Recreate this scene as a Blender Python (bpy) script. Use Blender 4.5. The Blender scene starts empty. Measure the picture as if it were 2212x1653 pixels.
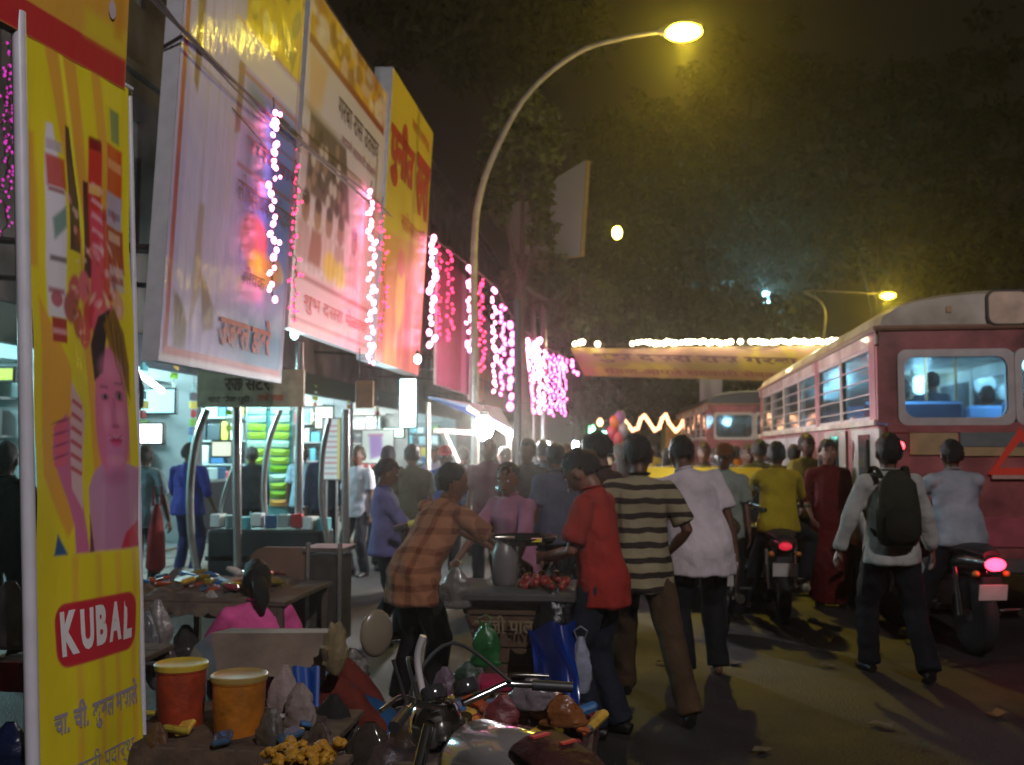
import bpy, math, random
import numpy as np
from mathutils import Vector, Matrix, Euler, noise as mnoise
random.seed(7); np.random.seed(7)
PI = math.pi; R = math.radians
scene = bpy.context.scene
C = scene.collection

# ---------------------------------------------------------------- camera
CAM = Vector((0, 0, 1.62)); YAW = R(6.4); PITCH = R(3.74); F = 2170.0
cd = bpy.data.cameras.new('camera'); cam = bpy.data.objects.new('camera', cd); C.objects.link(cam)
cam.location = CAM; cam.rotation_euler = (PI/2 + PITCH, 0, YAW)
cd.sensor_width = 36; cd.lens = 36*F/2212; cd.clip_end = 900; cd.clip_start = .05
cd.dof.use_dof = True; cd.dof.focus_distance = 3.0; cd.dof.aperture_fstop = 4.2
scene.camera = cam
# ---------------------------------------------------------------- night sky
world = bpy.data.worlds.new('World'); scene.world = world; world.use_nodes = True
bg = world.node_tree.nodes['Background']
bg.inputs[0].default_value = (1.0, .72, .50, 1); bg.inputs[1].default_value = .005
scene.view_settings.view_transform = 'Standard'; scene.view_settings.look = 'None'
scene.view_settings.exposure = 0.4; scene.view_settings.gamma = 1
scene.cycles.max_bounces = 5; scene.cycles.diffuse_bounces = 2; scene.cycles.glossy_bounces = 3
scene.cycles.transmission_bounces = 4; scene.cycles.transparent_max_bounces = 8; scene.cycles.volume_bounces = 0
scene.cycles.sample_clamp_indirect = 3.0; scene.cycles.sample_clamp_direct = 0; scene.cycles.caustics_reflective = False; scene.cycles.caustics_refractive = False
scene.cycles.use_adaptive_sampling = True; scene.cycles.adaptive_threshold = .02
scene.cycles.use_denoising = True; scene.cycles.denoiser = 'OPENIMAGEDENOISE'

RM = Euler((PI/2 + PITCH, 0, YAW)).to_matrix()
def ray(u, v):
    return RM @ Vector(((u-1106)/F, (826.5-v)/F, -1))
def D(u, v, y):            # where the sight line meets the plane Y = y
    d = ray(u, v); return CAM + d*((y-CAM.y)/d.y)
def G(u, v, z=0.0):        # where it meets the level z
    d = ray(u, v); return CAM + d*((z-CAM.z)/d.z)
def XP(u, v, x):           # where it meets the plane X = x
    d = ray(u, v); return CAM + d*((x-CAM.x)/d.x)

# ---------------------------------------------------------------- objects
def V(*a): return Vector(a)
def props(o, label=None, cat=None, group=None, kind=None):
    if label: o['label'] = label
    if cat: o['category'] = cat
    if group: o['group'] = group
    if kind: o['kind'] = kind
    return o
def thing(name, label, cat, loc=(0, 0, 0), rz=0.0, group=None):
    o = bpy.data.objects.new(name, None); C.objects.link(o)
    o.empty_display_size = .1
    o.location = loc; o.rotation_euler = (0, 0, rz)
    o.matrix_basis = Matrix.Translation(Vector(loc)) @ Matrix.Rotation(rz, 4, 'Z')
    return props(o, label, cat, group)
def wmat(o):
    m = o.matrix_basis.copy()
    if o.parent: m = wmat(o.parent) @ m
    return m
class MB:
    def __init__(s): s.v = []; s.f = []; s.m = []; s.cm = 0
    def add(s, vs, fs):
        b = len(s.v); s.v += [tuple(p) for p in vs]; s.f += [tuple(b+i for i in f) for f in fs]; s.m += [s.cm]*len(fs); return s
    def mat(s, i): s.cm = i; return s
    def box(s, c, d, rot=None, bev=0.0):
        x, y, z = d[0]/2, d[1]/2, d[2]/2
        if bev > 0:
            b = min(bev, x*.95, y*.95, z*.95); vs = []
            for sx in (-1, 1):
                for sy in (-1, 1):
                    for sz in (-1, 1):
                        vs += [(sx*x, sy*(y-b), sz*(z-b)), (sx*(x-b), sy*y, sz*(z-b)), (sx*(x-b), sy*(y-b), sz*z)]
            I = lambda a, bb, c_, k: ((a > 0)*4+(bb > 0)*2+(c_ > 0))*3+k
            fs = []
            for sx in (-1, 1): fs.append((I(sx,-1,-1,0), I(sx,1,-1,0), I(sx,1,1,0), I(sx,-1,1,0)))
            for sy in (-1, 1): fs.append((I(-1,sy,-1,1), I(1,sy,-1,1), I(1,sy,1,1), I(-1,sy,1,1)))
            for sz in (-1, 1): fs.append((I(-1,-1,sz,2), I(1,-1,sz,2), I(1,1,sz,2), I(-1,1,sz,2)))
            for sx in (-1, 1):
                for sy in (-1, 1): fs.append((I(sx,sy,-1,0), I(sx,sy,1,0), I(sx,sy,1,1), I(sx,sy,-1,1)))
                for sz in (-1, 1): fs.append((I(sx,-1,sz,0), I(sx,1,sz,0), I(sx,1,sz,2), I(sx,-1,sz,2)))
            for sy in (-1, 1):
                for sz in (-1, 1): fs.append((I(-1,sy,sz,1), I(1,sy,sz,1), I(1,sy,sz,2), I(-1,sy,sz,2)))
            for sx in (-1, 1):
                for sy in (-1, 1):
                    for sz in (-1, 1): fs.append((I(sx,sy,sz,0), I(sx,sy,sz,1), I(sx,sy,sz,2)))
        else:
            vs = [(sx*x, sy*y, sz*z) for sx in (-1, 1) for sy in (-1, 1) for sz in (-1, 1)]
            fs = [(0,1,3,2), (4,6,7,5), (0,4,5,1), (2,3,7,6), (0,2,6,4), (1,5,7,3)]
        c = Vector(c)
        if rot is not None:
            if not isinstance(rot, Matrix): rot = Euler(rot).to_matrix()
            vs = [c + rot @ Vector(p) for p in vs]
        else: vs = [c + Vector(p) for p in vs]
        return s.add(vs, fs)
    def tube(s, pts, r, n=8, cap=True, flat=1.0, side=None):
        pts = [Vector(p) for p in pts]; rs = r if isinstance(r, (list, tuple)) else [r]*len(pts)
        vs = []; prev = None
        for i, p in enumerate(pts):
            t = (pts[min(i+1, len(pts)-1)] - pts[max(i-1, 0)])
            t = t.normalized() if t.length > 1e-9 else Vector((0, 0, 1))
            if side is not None: a = Vector(side) - t*Vector(side).dot(t)
            elif prev is None: a = t.cross(Vector((0, 0, 1)) if abs(t.z) < .9 else Vector((1, 0, 0)))
            else: a = prev - t*prev.dot(t)
            a.normalize(); prev = a; b = t.cross(a)
            rr = rs[i]; ra, rb = (rr if isinstance(rr, (list, tuple)) else (rr, rr*flat))
            for k in range(n):
                q = 2*PI*k/n; vs.append(p + a*(math.cos(q)*ra) + b*(math.sin(q)*rb))
        fs = []
        for i in range(len(pts)-1):
            for k in range(n): fs.append((i*n+k, i*n+(k+1) % n, (i+1)*n+(k+1) % n, (i+1)*n+k))
        if cap: fs += [tuple(reversed(range(n))), tuple((len(pts)-1)*n+k for k in range(n))]
        return s.add(vs, fs)
    def lathe(s, prof, c=(0, 0, 0), n=16, rot=None, jitter=0.0, sx=1.0, sy=1.0):
        c = Vector(c); vs = []
        for r_, z in prof:
            for k in range(n):
                q = 2*PI*k/n; j = 1 + (random.uniform(-jitter, jitter) if jitter else 0)
                p = Vector((math.cos(q)*r_*j*sx, math.sin(q)*r_*j*sy, z))
                if rot is not None: p = (rot if isinstance(rot, Matrix) else Euler(rot).to_matrix()) @ p
                vs.append(c + p)
        fs = []
        for i in range(len(prof)-1):
            for k in range(n): fs.append((i*n+k, i*n+(k+1) % n, (i+1)*n+(k+1) % n, (i+1)*n+k))
        if prof[0][0] > 1e-4: fs.append(tuple(reversed(range(n))))
        if prof[-1][0] > 1e-4: fs.append(tuple((len(prof)-1)*n+k for k in range(n)))
        return s.add(vs, fs)
    def ball(s, c, r, n=10, m=7, rot=None):
        rx, ry, rz = r if isinstance(r, (list, tuple)) else (r, r, r)
        c = Vector(c); vs = [Vector((0, 0, -rz))]
        for i in range(1, m):
            a = -PI/2 + PI*i/m
            for k in range(n): vs.append(Vector((math.cos(a)*math.cos(2*PI*k/n)*rx, math.cos(a)*math.sin(2*PI*k/n)*ry, math.sin(a)*rz)))
        vs.append(Vector((0, 0, rz)))
        if rot is not None:
            Q = rot if isinstance(rot, Matrix) else Euler(rot).to_matrix(); vs = [Q @ p for p in vs]
        fs = [(0, 1+(k+1) % n, 1+k) for k in range(n)]
        for i in range(m-2):
            for k in range(n): fs.append((1+i*n+k, 1+i*n+(k+1) % n, 1+(i+1)*n+(k+1) % n, 1+(i+1)*n+k))
        e = len(vs)-1; fs += [(1+(m-2)*n+k, 1+(m-2)*n+(k+1) % n, e) for k in range(n)]
        return s.add([c+p for p in vs], fs)
    def prism(s, poly, ax, d0, d1):     # polygon in a plane, pushed along axis 'x','y' or 'z'
        def P(a, b, t): return {'x': (t, a, b), 'y': (a, t, b), 'z': (a, b, t)}[ax]
        n = len(poly)
        vs = [P(a, b, d0) for a, b in poly] + [P(a, b, d1) for a, b in poly]
        fs = [tuple(range(n)), tuple(reversed(range(n, 2*n)))] + [(i, (i+1) % n, n+(i+1) % n, n+i) for i in range(n)]
        return s.add(vs, fs)
    def slab(s, a, b, c, d, t):         # four corners, thickness vector t
        t = Vector(t); q = [Vector(a), Vector(b), Vector(c), Vector(d)]
        return s.add(q + [p+t for p in q], [(0,1,2,3), (7,6,5,4), (0,4,5,1), (1,5,6,2), (2,6,7,3), (3,7,4,0)])
    def build(s, name, mats, parent=None, world=False, smooth=False, loc=None):
        me = bpy.data.meshes.new(name); vs = s.v
        if world and parent is not None:
            iv = wmat(parent).inverted(); vs = [tuple(iv @ Vector(p)) for p in vs]
        if loc is not None: vs = [tuple(Vector(p)-Vector(loc)) for p in vs]
        me.from_pydata(vs, [], s.f)
        for m in (mats if isinstance(mats, (list, tuple)) else [mats]): me.materials.append(m)
        if any(s.m): me.polygons.foreach_set('material_index', s.m)
        me.validate(); fixn(me, smooth)
        o = bpy.data.objects.new(name, me); C.objects.link(o); o.parent = parent
        if loc is not None: o.location = loc; o.matrix_basis = Matrix.Translation(Vector(loc))
        return o
import bmesh
def fixn(me, smooth=False, angle=None):
    bm = bmesh.new(); bm.from_mesh(me); bmesh.ops.recalc_face_normals(bm, faces=bm.faces); bm.to_mesh(me); bm.free()
    if smooth:
        me.polygons.foreach_set('use_smooth', [True]*len(me.polygons))
        try: me.set_sharp_from_angle(angle=R(50))
        except Exception: pass
def inst(me_obj, name, parent, loc, rot=(0, 0, 0), sc=1.0):
    o = bpy.data.objects.new(name, me_obj.data if hasattr(me_obj, 'data') else me_obj); C.objects.link(o)
    o.parent = parent; o.location = loc; o.rotation_euler = rot
    o.scale = (sc, sc, sc) if not isinstance(sc, (list, tuple)) else sc
    return o
def copy_tree(o, parent=None):
    c = o.copy(); C.objects.link(c)
    if parent is not None: c.parent = parent
    for ch in list(o.children): copy_tree(ch, c)
    return c
def smoothpath(pts, n=6):
    P = [Vector(p) for p in pts]; out = []
    for i in range(len(P)-1):
        p0, p1, p2, p3 = P[max(i-1, 0)], P[i], P[i+1], P[min(i+2, len(P)-1)]
        for k in range(n):
            t = k/n; out.append(.5*((2*p1)+(p2-p0)*t+(2*p0-5*p1+4*p2-p3)*t*t+(3*p1-p0-3*p2+p3)*t**3))
    return out + [P[-1]]

# ---------------------------------------------------------------- materials
def lin(c):      # '#rrggbb' or 0..255 triple -> linear
    if isinstance(c, str): c = [int(c[i:i+2], 16) for i in (1, 3, 5)]
    return tuple(((x/255)/12.92 if x/255 <= .04045 else ((x/255+.055)/1.055)**2.4) for x in c)
_mc = {}
def mat(name, col, rough=.6, metal=0.0, var=.15, scale=8.0, bump=.0, bscale=None, emit=None, estr=0.0, coat=0.0, alpha=1.0, trans=0.0, spec=.5, dirt=None):
    if name in _mc: return _mc[name]
    m = bpy.data.materials.new(name); m.use_nodes = True; nt = m.node_tree; b = nt.nodes['Principled BSDF']
    if isinstance(col, str): col = lin(col)
    N = nt.nodes.new; L = nt.links.new
    b.inputs['Roughness'].default_value = rough; b.inputs['Metallic'].default_value = metal
    b.inputs['Specular IOR Level'].default_value = spec
    b.inputs['Coat Weight'].default_value = coat; b.inputs['Alpha'].default_value = alpha
    b.inputs['Transmission Weight'].default_value = trans
    if var > 0 or bump > 0:
        tc = N('ShaderNodeTexCoord'); nz = N('ShaderNodeTexNoise'); nz.inputs['Scale'].default_value = scale; nz.inputs['Detail'].default_value = 6
        L(tc.outputs['Object'], nz.inputs['Vector'])
        mx = N('ShaderNodeMix'); mx.data_type = 'RGBA'
        mr = N('ShaderNodeMapRange'); mr.inputs[1].default_value = .3; mr.inputs[2].default_value = .7
        L(nz.outputs['Fac'], mr.inputs[0]); L(mr.outputs[0], mx.inputs[0])
        c2 = lin(dirt) if isinstance(dirt, str) else tuple(x*(1-var) for x in col)
        mx.inputs[6].default_value = (*c2, 1)
        mx.inputs[7].default_value = (*[min(1, x*(1+var*.6)) for x in col], 1)
        L(mx.outputs[2], b.inputs['Base Color'])
        if bump > 0:
            n2 = N('ShaderNodeTexNoise'); n2.inputs['Scale'].default_value = bscale or scale*4; n2.inputs['Detail'].default_value = 5
            L(tc.outputs['Object'], n2.inputs['Vector'])
            bp = N('ShaderNodeBump'); bp.inputs['Strength'].default_value = min(1, bump); bp.inputs['Distance'].default_value = .02
            L(n2.outputs['Fac'], bp.inputs['Height']); L(bp.outputs['Normal'], b.inputs['Normal'])
    else: b.inputs['Base Color'].default_value = (*col, 1)
    if emit is not None:
        e = lin(emit) if isinstance(emit, str) else emit
        b.inputs['Emission Color'].default_value = (*e, 1); b.inputs['Emission Strength'].default_value = estr
    _mc[name] = m
    return m
def vcmat(name, rough=.35, coat=0.0, bump=.0, bscale=3.0, sheen=0):
    if name in _mc: return _mc[name]
    m = bpy.data.materials.new(name); m.use_nodes = True; nt = m.node_tree; b = nt.nodes['Principled BSDF']
    N = nt.nodes.new; L = nt.links.new
    at = N('ShaderNodeAttribute'); at.attribute_name = 'print'; L(at.outputs['Color'], b.inputs['Base Color'])
    b.inputs['Roughness'].default_value = rough; b.inputs['Coat Weight'].default_value = coat; b.inputs['Coat Roughness'].default_value = .08
    if bump:
        tc = N('ShaderNodeTexCoord'); mp = N('ShaderNodeMapping'); mp.inputs['Scale'].default_value = (1, 1, .35)
        nz = N('ShaderNodeTexNoise'); nz.inputs['Scale'].default_value = bscale; nz.inputs['Detail'].default_value = 4
        L(tc.outputs['Object'], mp.inputs[0]); L(mp.outputs[0], nz.inputs['Vector'])
        bp = N('ShaderNodeBump'); bp.inputs['Strength'].default_value = bump; bp.inputs['Distance'].default_value = .08
        L(nz.outputs['Fac'], bp.inputs['Height']); L(bp.outputs['Normal'], b.inputs['Normal']); L(bp.outputs['Normal'], b.inputs['Coat Normal'])
    _mc[name] = m; return m
def emat(name, col, s, sample=True):
    if name in _mc: return _mc[name]
    m = bpy.data.materials.new(name); m.use_nodes = True; nt = m.node_tree; b = nt.nodes['Principled BSDF']
    b.inputs['Base Color'].default_value = (*(lin(col) if isinstance(col, str) else col), 1)
    b.inputs['Emission Color'].default_value = (*(lin(col) if isinstance(col, str) else col), 1); b.inputs['Emission Strength'].default_value = s
    try:
        m.cycles.emission_sampling = 'AUTO' if sample else 'NONE'
    except Exception: pass
    _mc[name] = m; return m
def spot(name, loc, col, w, rad, parent, ang=125, blend=.6):
    l = bpy.data.lights.new(name, 'SPOT'); l.energy = w; l.color = col; l.shadow_soft_size = rad; l.spot_size = R(ang); l.spot_blend = blend
    o = bpy.data.objects.new(name, l); C.objects.link(o); o.parent = parent; o.location = wmat(parent).inverted() @ Vector(loc) if parent else loc
    return o
def point(name, loc, col, w, rad=.08, parent=None):
    l = bpy.data.lights.new(name, 'POINT'); l.energy = w; l.color = col; l.shadow_soft_size = rad
    o = bpy.data.objects.new(name, l); C.objects.link(o); o.location = loc
    if parent is not None:
        o.parent = parent; o.location = wmat(parent).inverted() @ Vector(loc)
    return o

# ---------------------------------------------------------------- prints (colour only, soft edged, no light in them)
class Paint:
    def __init__(s, w, h, cell, base):
        s.w, s.h = w, h; s.nx = max(2, int(w/cell)); s.ny = max(2, int(h/cell))
        x = np.linspace(0, w, s.nx+1); y = np.linspace(0, h, s.ny+1); s.X, s.Y = np.meshgrid(x, y)
        s.c = np.ones(s.X.shape+(3,))*np.array(lin(base)); s.soft = cell*.8
    def _m(s, d, col, a=1.0, soft=None):
        k = np.clip(.5 - d/(soft or s.soft), 0, 1)[..., None]*a
        s.c = s.c*(1-k) + np.array(lin(col))*k; return s
    def rect(s, x0, y0, x1, y1, col, a=1, soft=None, r=0.0, ang=0.0):
        cx, cy = (x0+x1)/2, (y0+y1)/2; X = s.X-cx; Y = s.Y-cy
        if ang: X, Y = X*math.cos(ang)+Y*math.sin(ang), -X*math.sin(ang)+Y*math.cos(ang)
        qx = np.abs(X)-abs(x1-x0)/2+r; qy = np.abs(Y)-abs(y1-y0)/2+r
        return s._m(np.hypot(np.maximum(qx, 0), np.maximum(qy, 0))+np.minimum(np.maximum(qx, qy), 0)-r, col, a, soft)
    def ell(s, cx, cy, rx, ry, col, a=1, soft=None, ang=0.0):
        X = s.X-cx; Y = s.Y-cy
        if ang: X, Y = X*math.cos(ang)+Y*math.sin(ang), -X*math.sin(ang)+Y*math.cos(ang)
        return s._m((np.hypot(X/rx, Y/ry)-1)*min(rx, ry), col, a, soft)
    def poly(s, pts, col, a=1, soft=None):
        d = np.full(s.X.shape, 1e9); ins = np.zeros(s.X.shape, bool); n = len(pts)
        for i in range(n):
            (x0, y0), (x1, y1) = pts[i], pts[(i+1) % n]
            ex, ey = x1-x0, y1-y0; L2 = ex*ex+ey*ey+1e-12
            t = np.clip(((s.X-x0)*ex+(s.Y-y0)*ey)/L2, 0, 1)
            d = np.minimum(d, np.hypot(s.X-x0-t*ex, s.Y-y0-t*ey))
            c = ((y0 > s.Y) != (y1 > s.Y)) & (s.X < (x1-x0)*(s.Y-y0)/((y1-y0) or 1e-9)+x0)
            ins ^= c
        return s._m(np.where(ins, -d, d), col, a, soft)
    def grad(s, col, f):      # blend towards col by f(X,Y)
        k = np.clip(f(s.X, s.Y), 0, 1)[..., None]; s.c = s.c*(1-k)+np.array(lin(col))*k; return s
    def blotch(s, col, sc, thr, a, seed=0, xs=1.0):
        rs = np.random.RandomState(seed); f = np.zeros(s.X.shape)
        for k in range(7):
            an = rs.uniform(0, 2*PI); fr = sc*rs.uniform(.6, 2.2)
            f += np.sin((s.X*xs*math.cos(an)+s.Y*math.sin(an))*fr+rs.uniform(0, 6)+1.5*np.sin(s.Y*fr*.7+k)+1.2*np.sin(s.X*fr*.6+2*k))
        k = (np.clip((f/3-thr)*2.5, 0, 1)*a)[..., None]; s.c = s.c*(1-k)+np.array(lin(col))*k; return s
    def mesh(s, name, P00, P10, P11, P01, material, parent=None, wave=None, fac=1.0):
        P00, P10, P11, P01 = [np.array(p) for p in (P00, P10, P11, P01)]
        a = (s.X/s.w)[..., None]; b = (s.Y/s.h)[..., None]
        P = P00*(1-a)*(1-b)+P10*a*(1-b)+P11*a*b+P01*(1-a)*b
        if wave is not None:
            nrm = np.cross(P10-P00, P01-P00); nrm /= np.linalg.norm(nrm); P = P + wave(s.X, s.Y)[..., None]*nrm
        if parent is not None:
            iv = np.array(wmat(parent).inverted()); P = P @ iv[:3, :3].T + iv[:3, 3]
        nx, ny = s.nx+1, s.ny+1; idx = np.arange(nx*ny).reshape(ny, nx)
        fs = np.stack([idx[:-1, :-1], idx[:-1, 1:], idx[1:, 1:], idx[1:, :-1]], -1).reshape(-1, 4)
        me = bpy.data.meshes.new(name); me.from_pydata(P.reshape(-1, 3).tolist(), [], fs.tolist())
        ca = me.color_attributes.new('print', 'FLOAT_COLOR', 'POINT')
        col = np.concatenate([s.c.reshape(-1, 3)*fac, np.ones((nx*ny, 1))], 1).astype(np.float32)
        ca.data.foreach_set('color', col.ravel()); me.materials.append(material)
        me.polygons.foreach_set('use_smooth', [True]*len(me.polygons))
        o = bpy.data.objects.new(name, me); C.objects.link(o); o.parent = parent; return o
def glyphs(txt, bold=0.0, spacing=1.0, shear=0.0):
    cu = bpy.data.curves.new('t', 'FONT'); cu.body = txt; cu.offset = bold; cu.space_character = spacing; cu.shear = shear; cu.resolution_u = 3
    ob = bpy.data.objects.new('t', cu); C.objects.link(ob)
    dg = bpy.context.evaluated_depsgraph_get(); me = bpy.data.meshes.new_from_object(ob.evaluated_get(dg))
    vs = np.array([v.co[:] for v in me.vertices]) if len(me.vertices) else np.zeros((0, 3)); fs = [tuple(p.vertices) for p in me.polygons]
    bpy.data.objects.remove(ob); bpy.data.meshes.remove(me); bpy.data.curves.remove(cu)
    return vs, fs
def lettering(name, txt, P00, P10, P01, x0, y0, x1, y1, w, h, m, parent, lift=.004, bold=.02, off=None, face=1, wave=None, **k):
    """writes txt into the rectangle (x0..x1, y0..y1) of a panel w x h whose corners are given"""
    vs, fs = glyphs(txt, bold, **k)
    if not len(vs): return None
    mn, mx = vs.min(0), vs.max(0); s = (vs-mn)/np.maximum(mx-mn, 1e-6)
    P00, P10, P01 = [np.array(p) for p in (P00, P10, P01)]
    ex, ey = P10-P00, P01-P00; n = np.cross(ex, ey); n = n/np.linalg.norm(n)*lift*face
    X = (x0+s[:, 0]*(x1-x0))/w; Y = (y0+s[:, 1]*(y1-y0))/h
    if off: X = X+off[0]/w; Y = Y+off[1]/h
    if wave is not None: n = n*(lift+wave(X*w, Y*h))[:, None]/lift
    P = P00 + X[:, None]*ex + Y[:, None]*ey + n
    b = MB(); b.add(P.tolist(), fs)
    return b.build(name, m, parent, world=True)
# ================================================================ ground
def ground_mat():
    m = bpy.data.materials.new('asphalt'); m.use_nodes = True; nt = m.node_tree; b = nt.nodes['Principled BSDF']
    N = nt.nodes.new; L = nt.links.new
    tc = N('ShaderNodeTexCoord')
    n1 = N('ShaderNodeTexNoise'); n1.inputs['Scale'].default_value = .55; n1.inputs['Detail'].default_value = 8; n1.inputs['Roughness'].default_value = .65
    n2 = N('ShaderNodeTexNoise'); n2.inputs['Scale'].default_value = 60; n2.inputs['Detail'].default_value = 4
    wv = N('ShaderNodeTexVoronoi'); wv.feature = 'DISTANCE_TO_EDGE'; wv.inputs['Scale'].default_value = .42
    n3 = N('ShaderNodeTexNoise'); n3.inputs['Scale'].default_value = 2.5; n3.inputs['Detail'].default_value = 5
    ad = N('ShaderNodeMix'); ad.data_type = 'RGBA'; ad.inputs[0].default_value = .22
    L(tc.outputs['Object'], ad.inputs[6]); L(tc.outputs['Object'], n3.inputs[0]); L(n3.outputs['Color'], ad.inputs[7]); L(ad.outputs[2], wv.inputs['Vector'])
    for n in (n1, n2): L(tc.outputs['Object'], n.inputs['Vector'])
    cr = N('ShaderNodeValToRGB'); cr.color_ramp.elements[0].position = .32; cr.color_ramp.elements[0].color = (.010, .0085, .008, 1)
    cr.color_ramp.elements[1].position = .68; cr.color_ramp.elements[1].color = (.025, .020, .017, 1)
    L(n1.outputs['Fac'], cr.inputs[0])
    mr = N('ShaderNodeMapRange'); mr.inputs[1].default_value = 0; mr.inputs[2].default_value = .03; mr.inputs[3].default_value = .12; mr.inputs[4].default_value = 1
    L(wv.outputs['Distance'], mr.inputs[0])
    mg = N('ShaderNodeMapRange'); mg.inputs[1].default_value = .3; mg.inputs[2].default_value = .7; mg.inputs[3].default_value = .6; mg.inputs[4].default_value = 1.35
    L(n2.outputs['Fac'], mg.inputs[0])
    mm = N('ShaderNodeMath'); mm.operation = 'MULTIPLY'; L(mr.outputs[0], mm.inputs[0]); L(mg.outputs[0], mm.inputs[1])
    vm = N('ShaderNodeVectorMath'); vm.operation = 'SCALE'; L(cr.outputs[0], vm.inputs[0]); L(mm.outputs[0], vm.inputs['Scale'])
    L(vm.outputs[0], b.inputs['Base Color'])
    rr = N('ShaderNodeMapRange'); rr.inputs[1].default_value = .35; rr.inputs[2].default_value = .65; rr.inputs[3].default_value = .55; rr.inputs[4].default_value = .85
    L(n1.outputs['Fac'], rr.inputs[0]); L(rr.outputs[0], b.inputs['Roughness'])
    bp = N('ShaderNodeBump'); bp.inputs['Strength'].default_value = .6; bp.inputs['Distance'].default_value = .01
    L(mm.outputs[0], bp.inputs['Height']); L(bp.outputs['Normal'], b.inputs['Normal'])
    return m
nx = 60; xs = np.concatenate([[-300], np.linspace(-14, 14, nx), [300]]); ys = np.concatenate([[-300], np.linspace(-3, 40, 80), [400]])
vs = []; fs = []
for j, y in enumerate(ys):
    for i, x in enumerate(xs):
        z = 0.0
        if abs(x) < 14 and -3 < y < 40: z = .018*mnoise.noise(Vector((x*.5, y*.5, 0)))+.006*mnoise.noise(Vector((x*2.3, y*2.3, 3)))
        vs.append((x, y, z))
n_ = len(xs)
for j in range(len(ys)-1):
    for i in range(n_-1): fs.append((j*n_+i, j*n_+i+1, (j+1)*n_+i+1, (j+1)*n_+i))
g = MB().add(vs, fs).build('road', ground_mat(), smooth=True); props(g, kind='structure')
# raised pavement in front of the shops, concrete flags as pieces
M_conc = mat('concrete', (.16, .15, .13), .85, var=.35, scale=3, bump=.4, bscale=40)
pv = MB().box((-7.6, 30, .045), (5.9, 60, .09)).build('pavement', M_conc); props(pv, kind='structure')
kb = MB().box((0, 0, .065), (.16, 1.16, .13), bev=.012)
k0 = None
for i in range(40):
    if k0 is None: k0 = kb.build('kerb_stone', mat('kerb', (.2, .19, .17), .8, var=.4, scale=5, bump=.4), pv); k0.location = (-4.56, .6+i*1.2, 0)
    else: inst(k0, 'kerb_stone', pv, (-4.56+random.uniform(-.01, .01), .6+i*1.2, random.uniform(-.01, .006)))
fl = MB().box((0, 0, 0), (.585, .585, .05), bev=.008); f0 = None
for i in range(3):
    for j in range(30):
        loc = (-4.94-i*.6, 6+j*.6, .078+random.uniform(-.004, .004)); ro = (random.uniform(-.01, .01), random.uniform(-.01, .01), random.uniform(-.01, .01))
        if f0 is None: f0 = fl.build('flagstone', M_conc, pv); f0.location = loc
        else: inst(f0, 'flagstone', pv, loc, ro)

# ================================================================ long building over the shops
bd = thing('shop_house', 'long dark plastered building with shuttered windows above the row of bright shops', 'building', (-6.6, 4, 0))
M_pl = mat('plaster', (.17, .14, .125), .9, var=.4, scale=1.2, bump=.3, bscale=14, dirt='#3a302a')
M_fr = mat('window_paint', (.30, .34, .31), .6, var=.2)
M_gl = mat('dark_glass', (.02, .025, .03), .12, var=0, spec=.6)
M_dk = mat('dark_wood', (.045, .032, .025), .7, var=.3, scale=12, bump=.2)
wx = -6.6
win_y = [9.2+3.15*i for i in range(14)]
wb = MB()      # facade built round its openings: piers and bands
wb.box((wx-.15, 32, 3.75), (.3, 60, 1.1))
y0 = 2.0
for floor_z in (4.3, 7.7):
    y0 = 2.0
    for y in win_y:
        wb.box((wx-.15, (y0+y-.62)/2, floor_z+.9), (.3, y-.62-y0, 1.8)); y0 = y+.62
    wb.box((wx-.15, (y0+62)/2, floor_z+.9), (.3, 62-y0, 1.8))
wb.box((wx-.15, 32, 6.9), (.3, 60, 1.6)); wb.box((wx-.15, 32, 10.3), (.3, 60, 1.6))
wb.box((wx-.02, 32, 6.75), (.22, 60, .12)); wb.box((wx+.05, 32, 11.16), (.5, 60, .12))
wb.box((wx-4, 2.15, 5.5), (7.4, .3, 11)); wb.box((wx-4, 62.2, 5.5), (7.4, .3, 11)); wb.box((wx-7.8, 32, 5.5), (.2, 60, 11)); wb.box((wx-3.9, 32, 11.05), (8, 60, .1))
wb.build('wall', M_pl, bd, world=True)
frm = MB().box((0, 0, 0), (.08, 1.24, .07)).box((0, 0, 1.73), (.08, 1.24, .07)).box((0, -.585, .865), (.078, .07, 1.66)).box((0, .585, .865), (.078, .07, 1.66)).box((0, 0, .865), (.076, .05, 1.66)).box((-.005, 0, 1.2), (.07, 1.1, .045))
pan = MB().box((-.03, 0, .865), (.01, 1.12, 1.62)); lv = MB().box((0, 0, 0), (.012, .5, .07), rot=(0, .5, 0))
wf0 = wp0 = lv0 = None
for floor_z in (4.3, 7.7):
    for y in win_y[:9 if floor_z < 7 else 6]:
        loc = (wx-.1-bd.location.x, y-bd.location.y, floor_z+.03)
        if wf0 is None:
            wf0 = frm.build('window', M_fr, bd); wf0.location = loc; wp0 = pan.build('pane', M_gl, wf0); w_ = wf0
            lv0 = lv.build('louvre_slat', M_fr, wf0); lv0.location = (.02, -.3, .12)
        else:
            w_ = inst(wf0, 'window', bd, loc); inst(wp0, 'pane', w_, (0, 0, 0))
        for s in (-1, 1):
            for k in range(11):
                if not (w_ is wf0 and s == -1 and k == 0): inst(lv0, 'louvre_slat', w_, (.02, s*.29, .12+k*.1))

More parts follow.
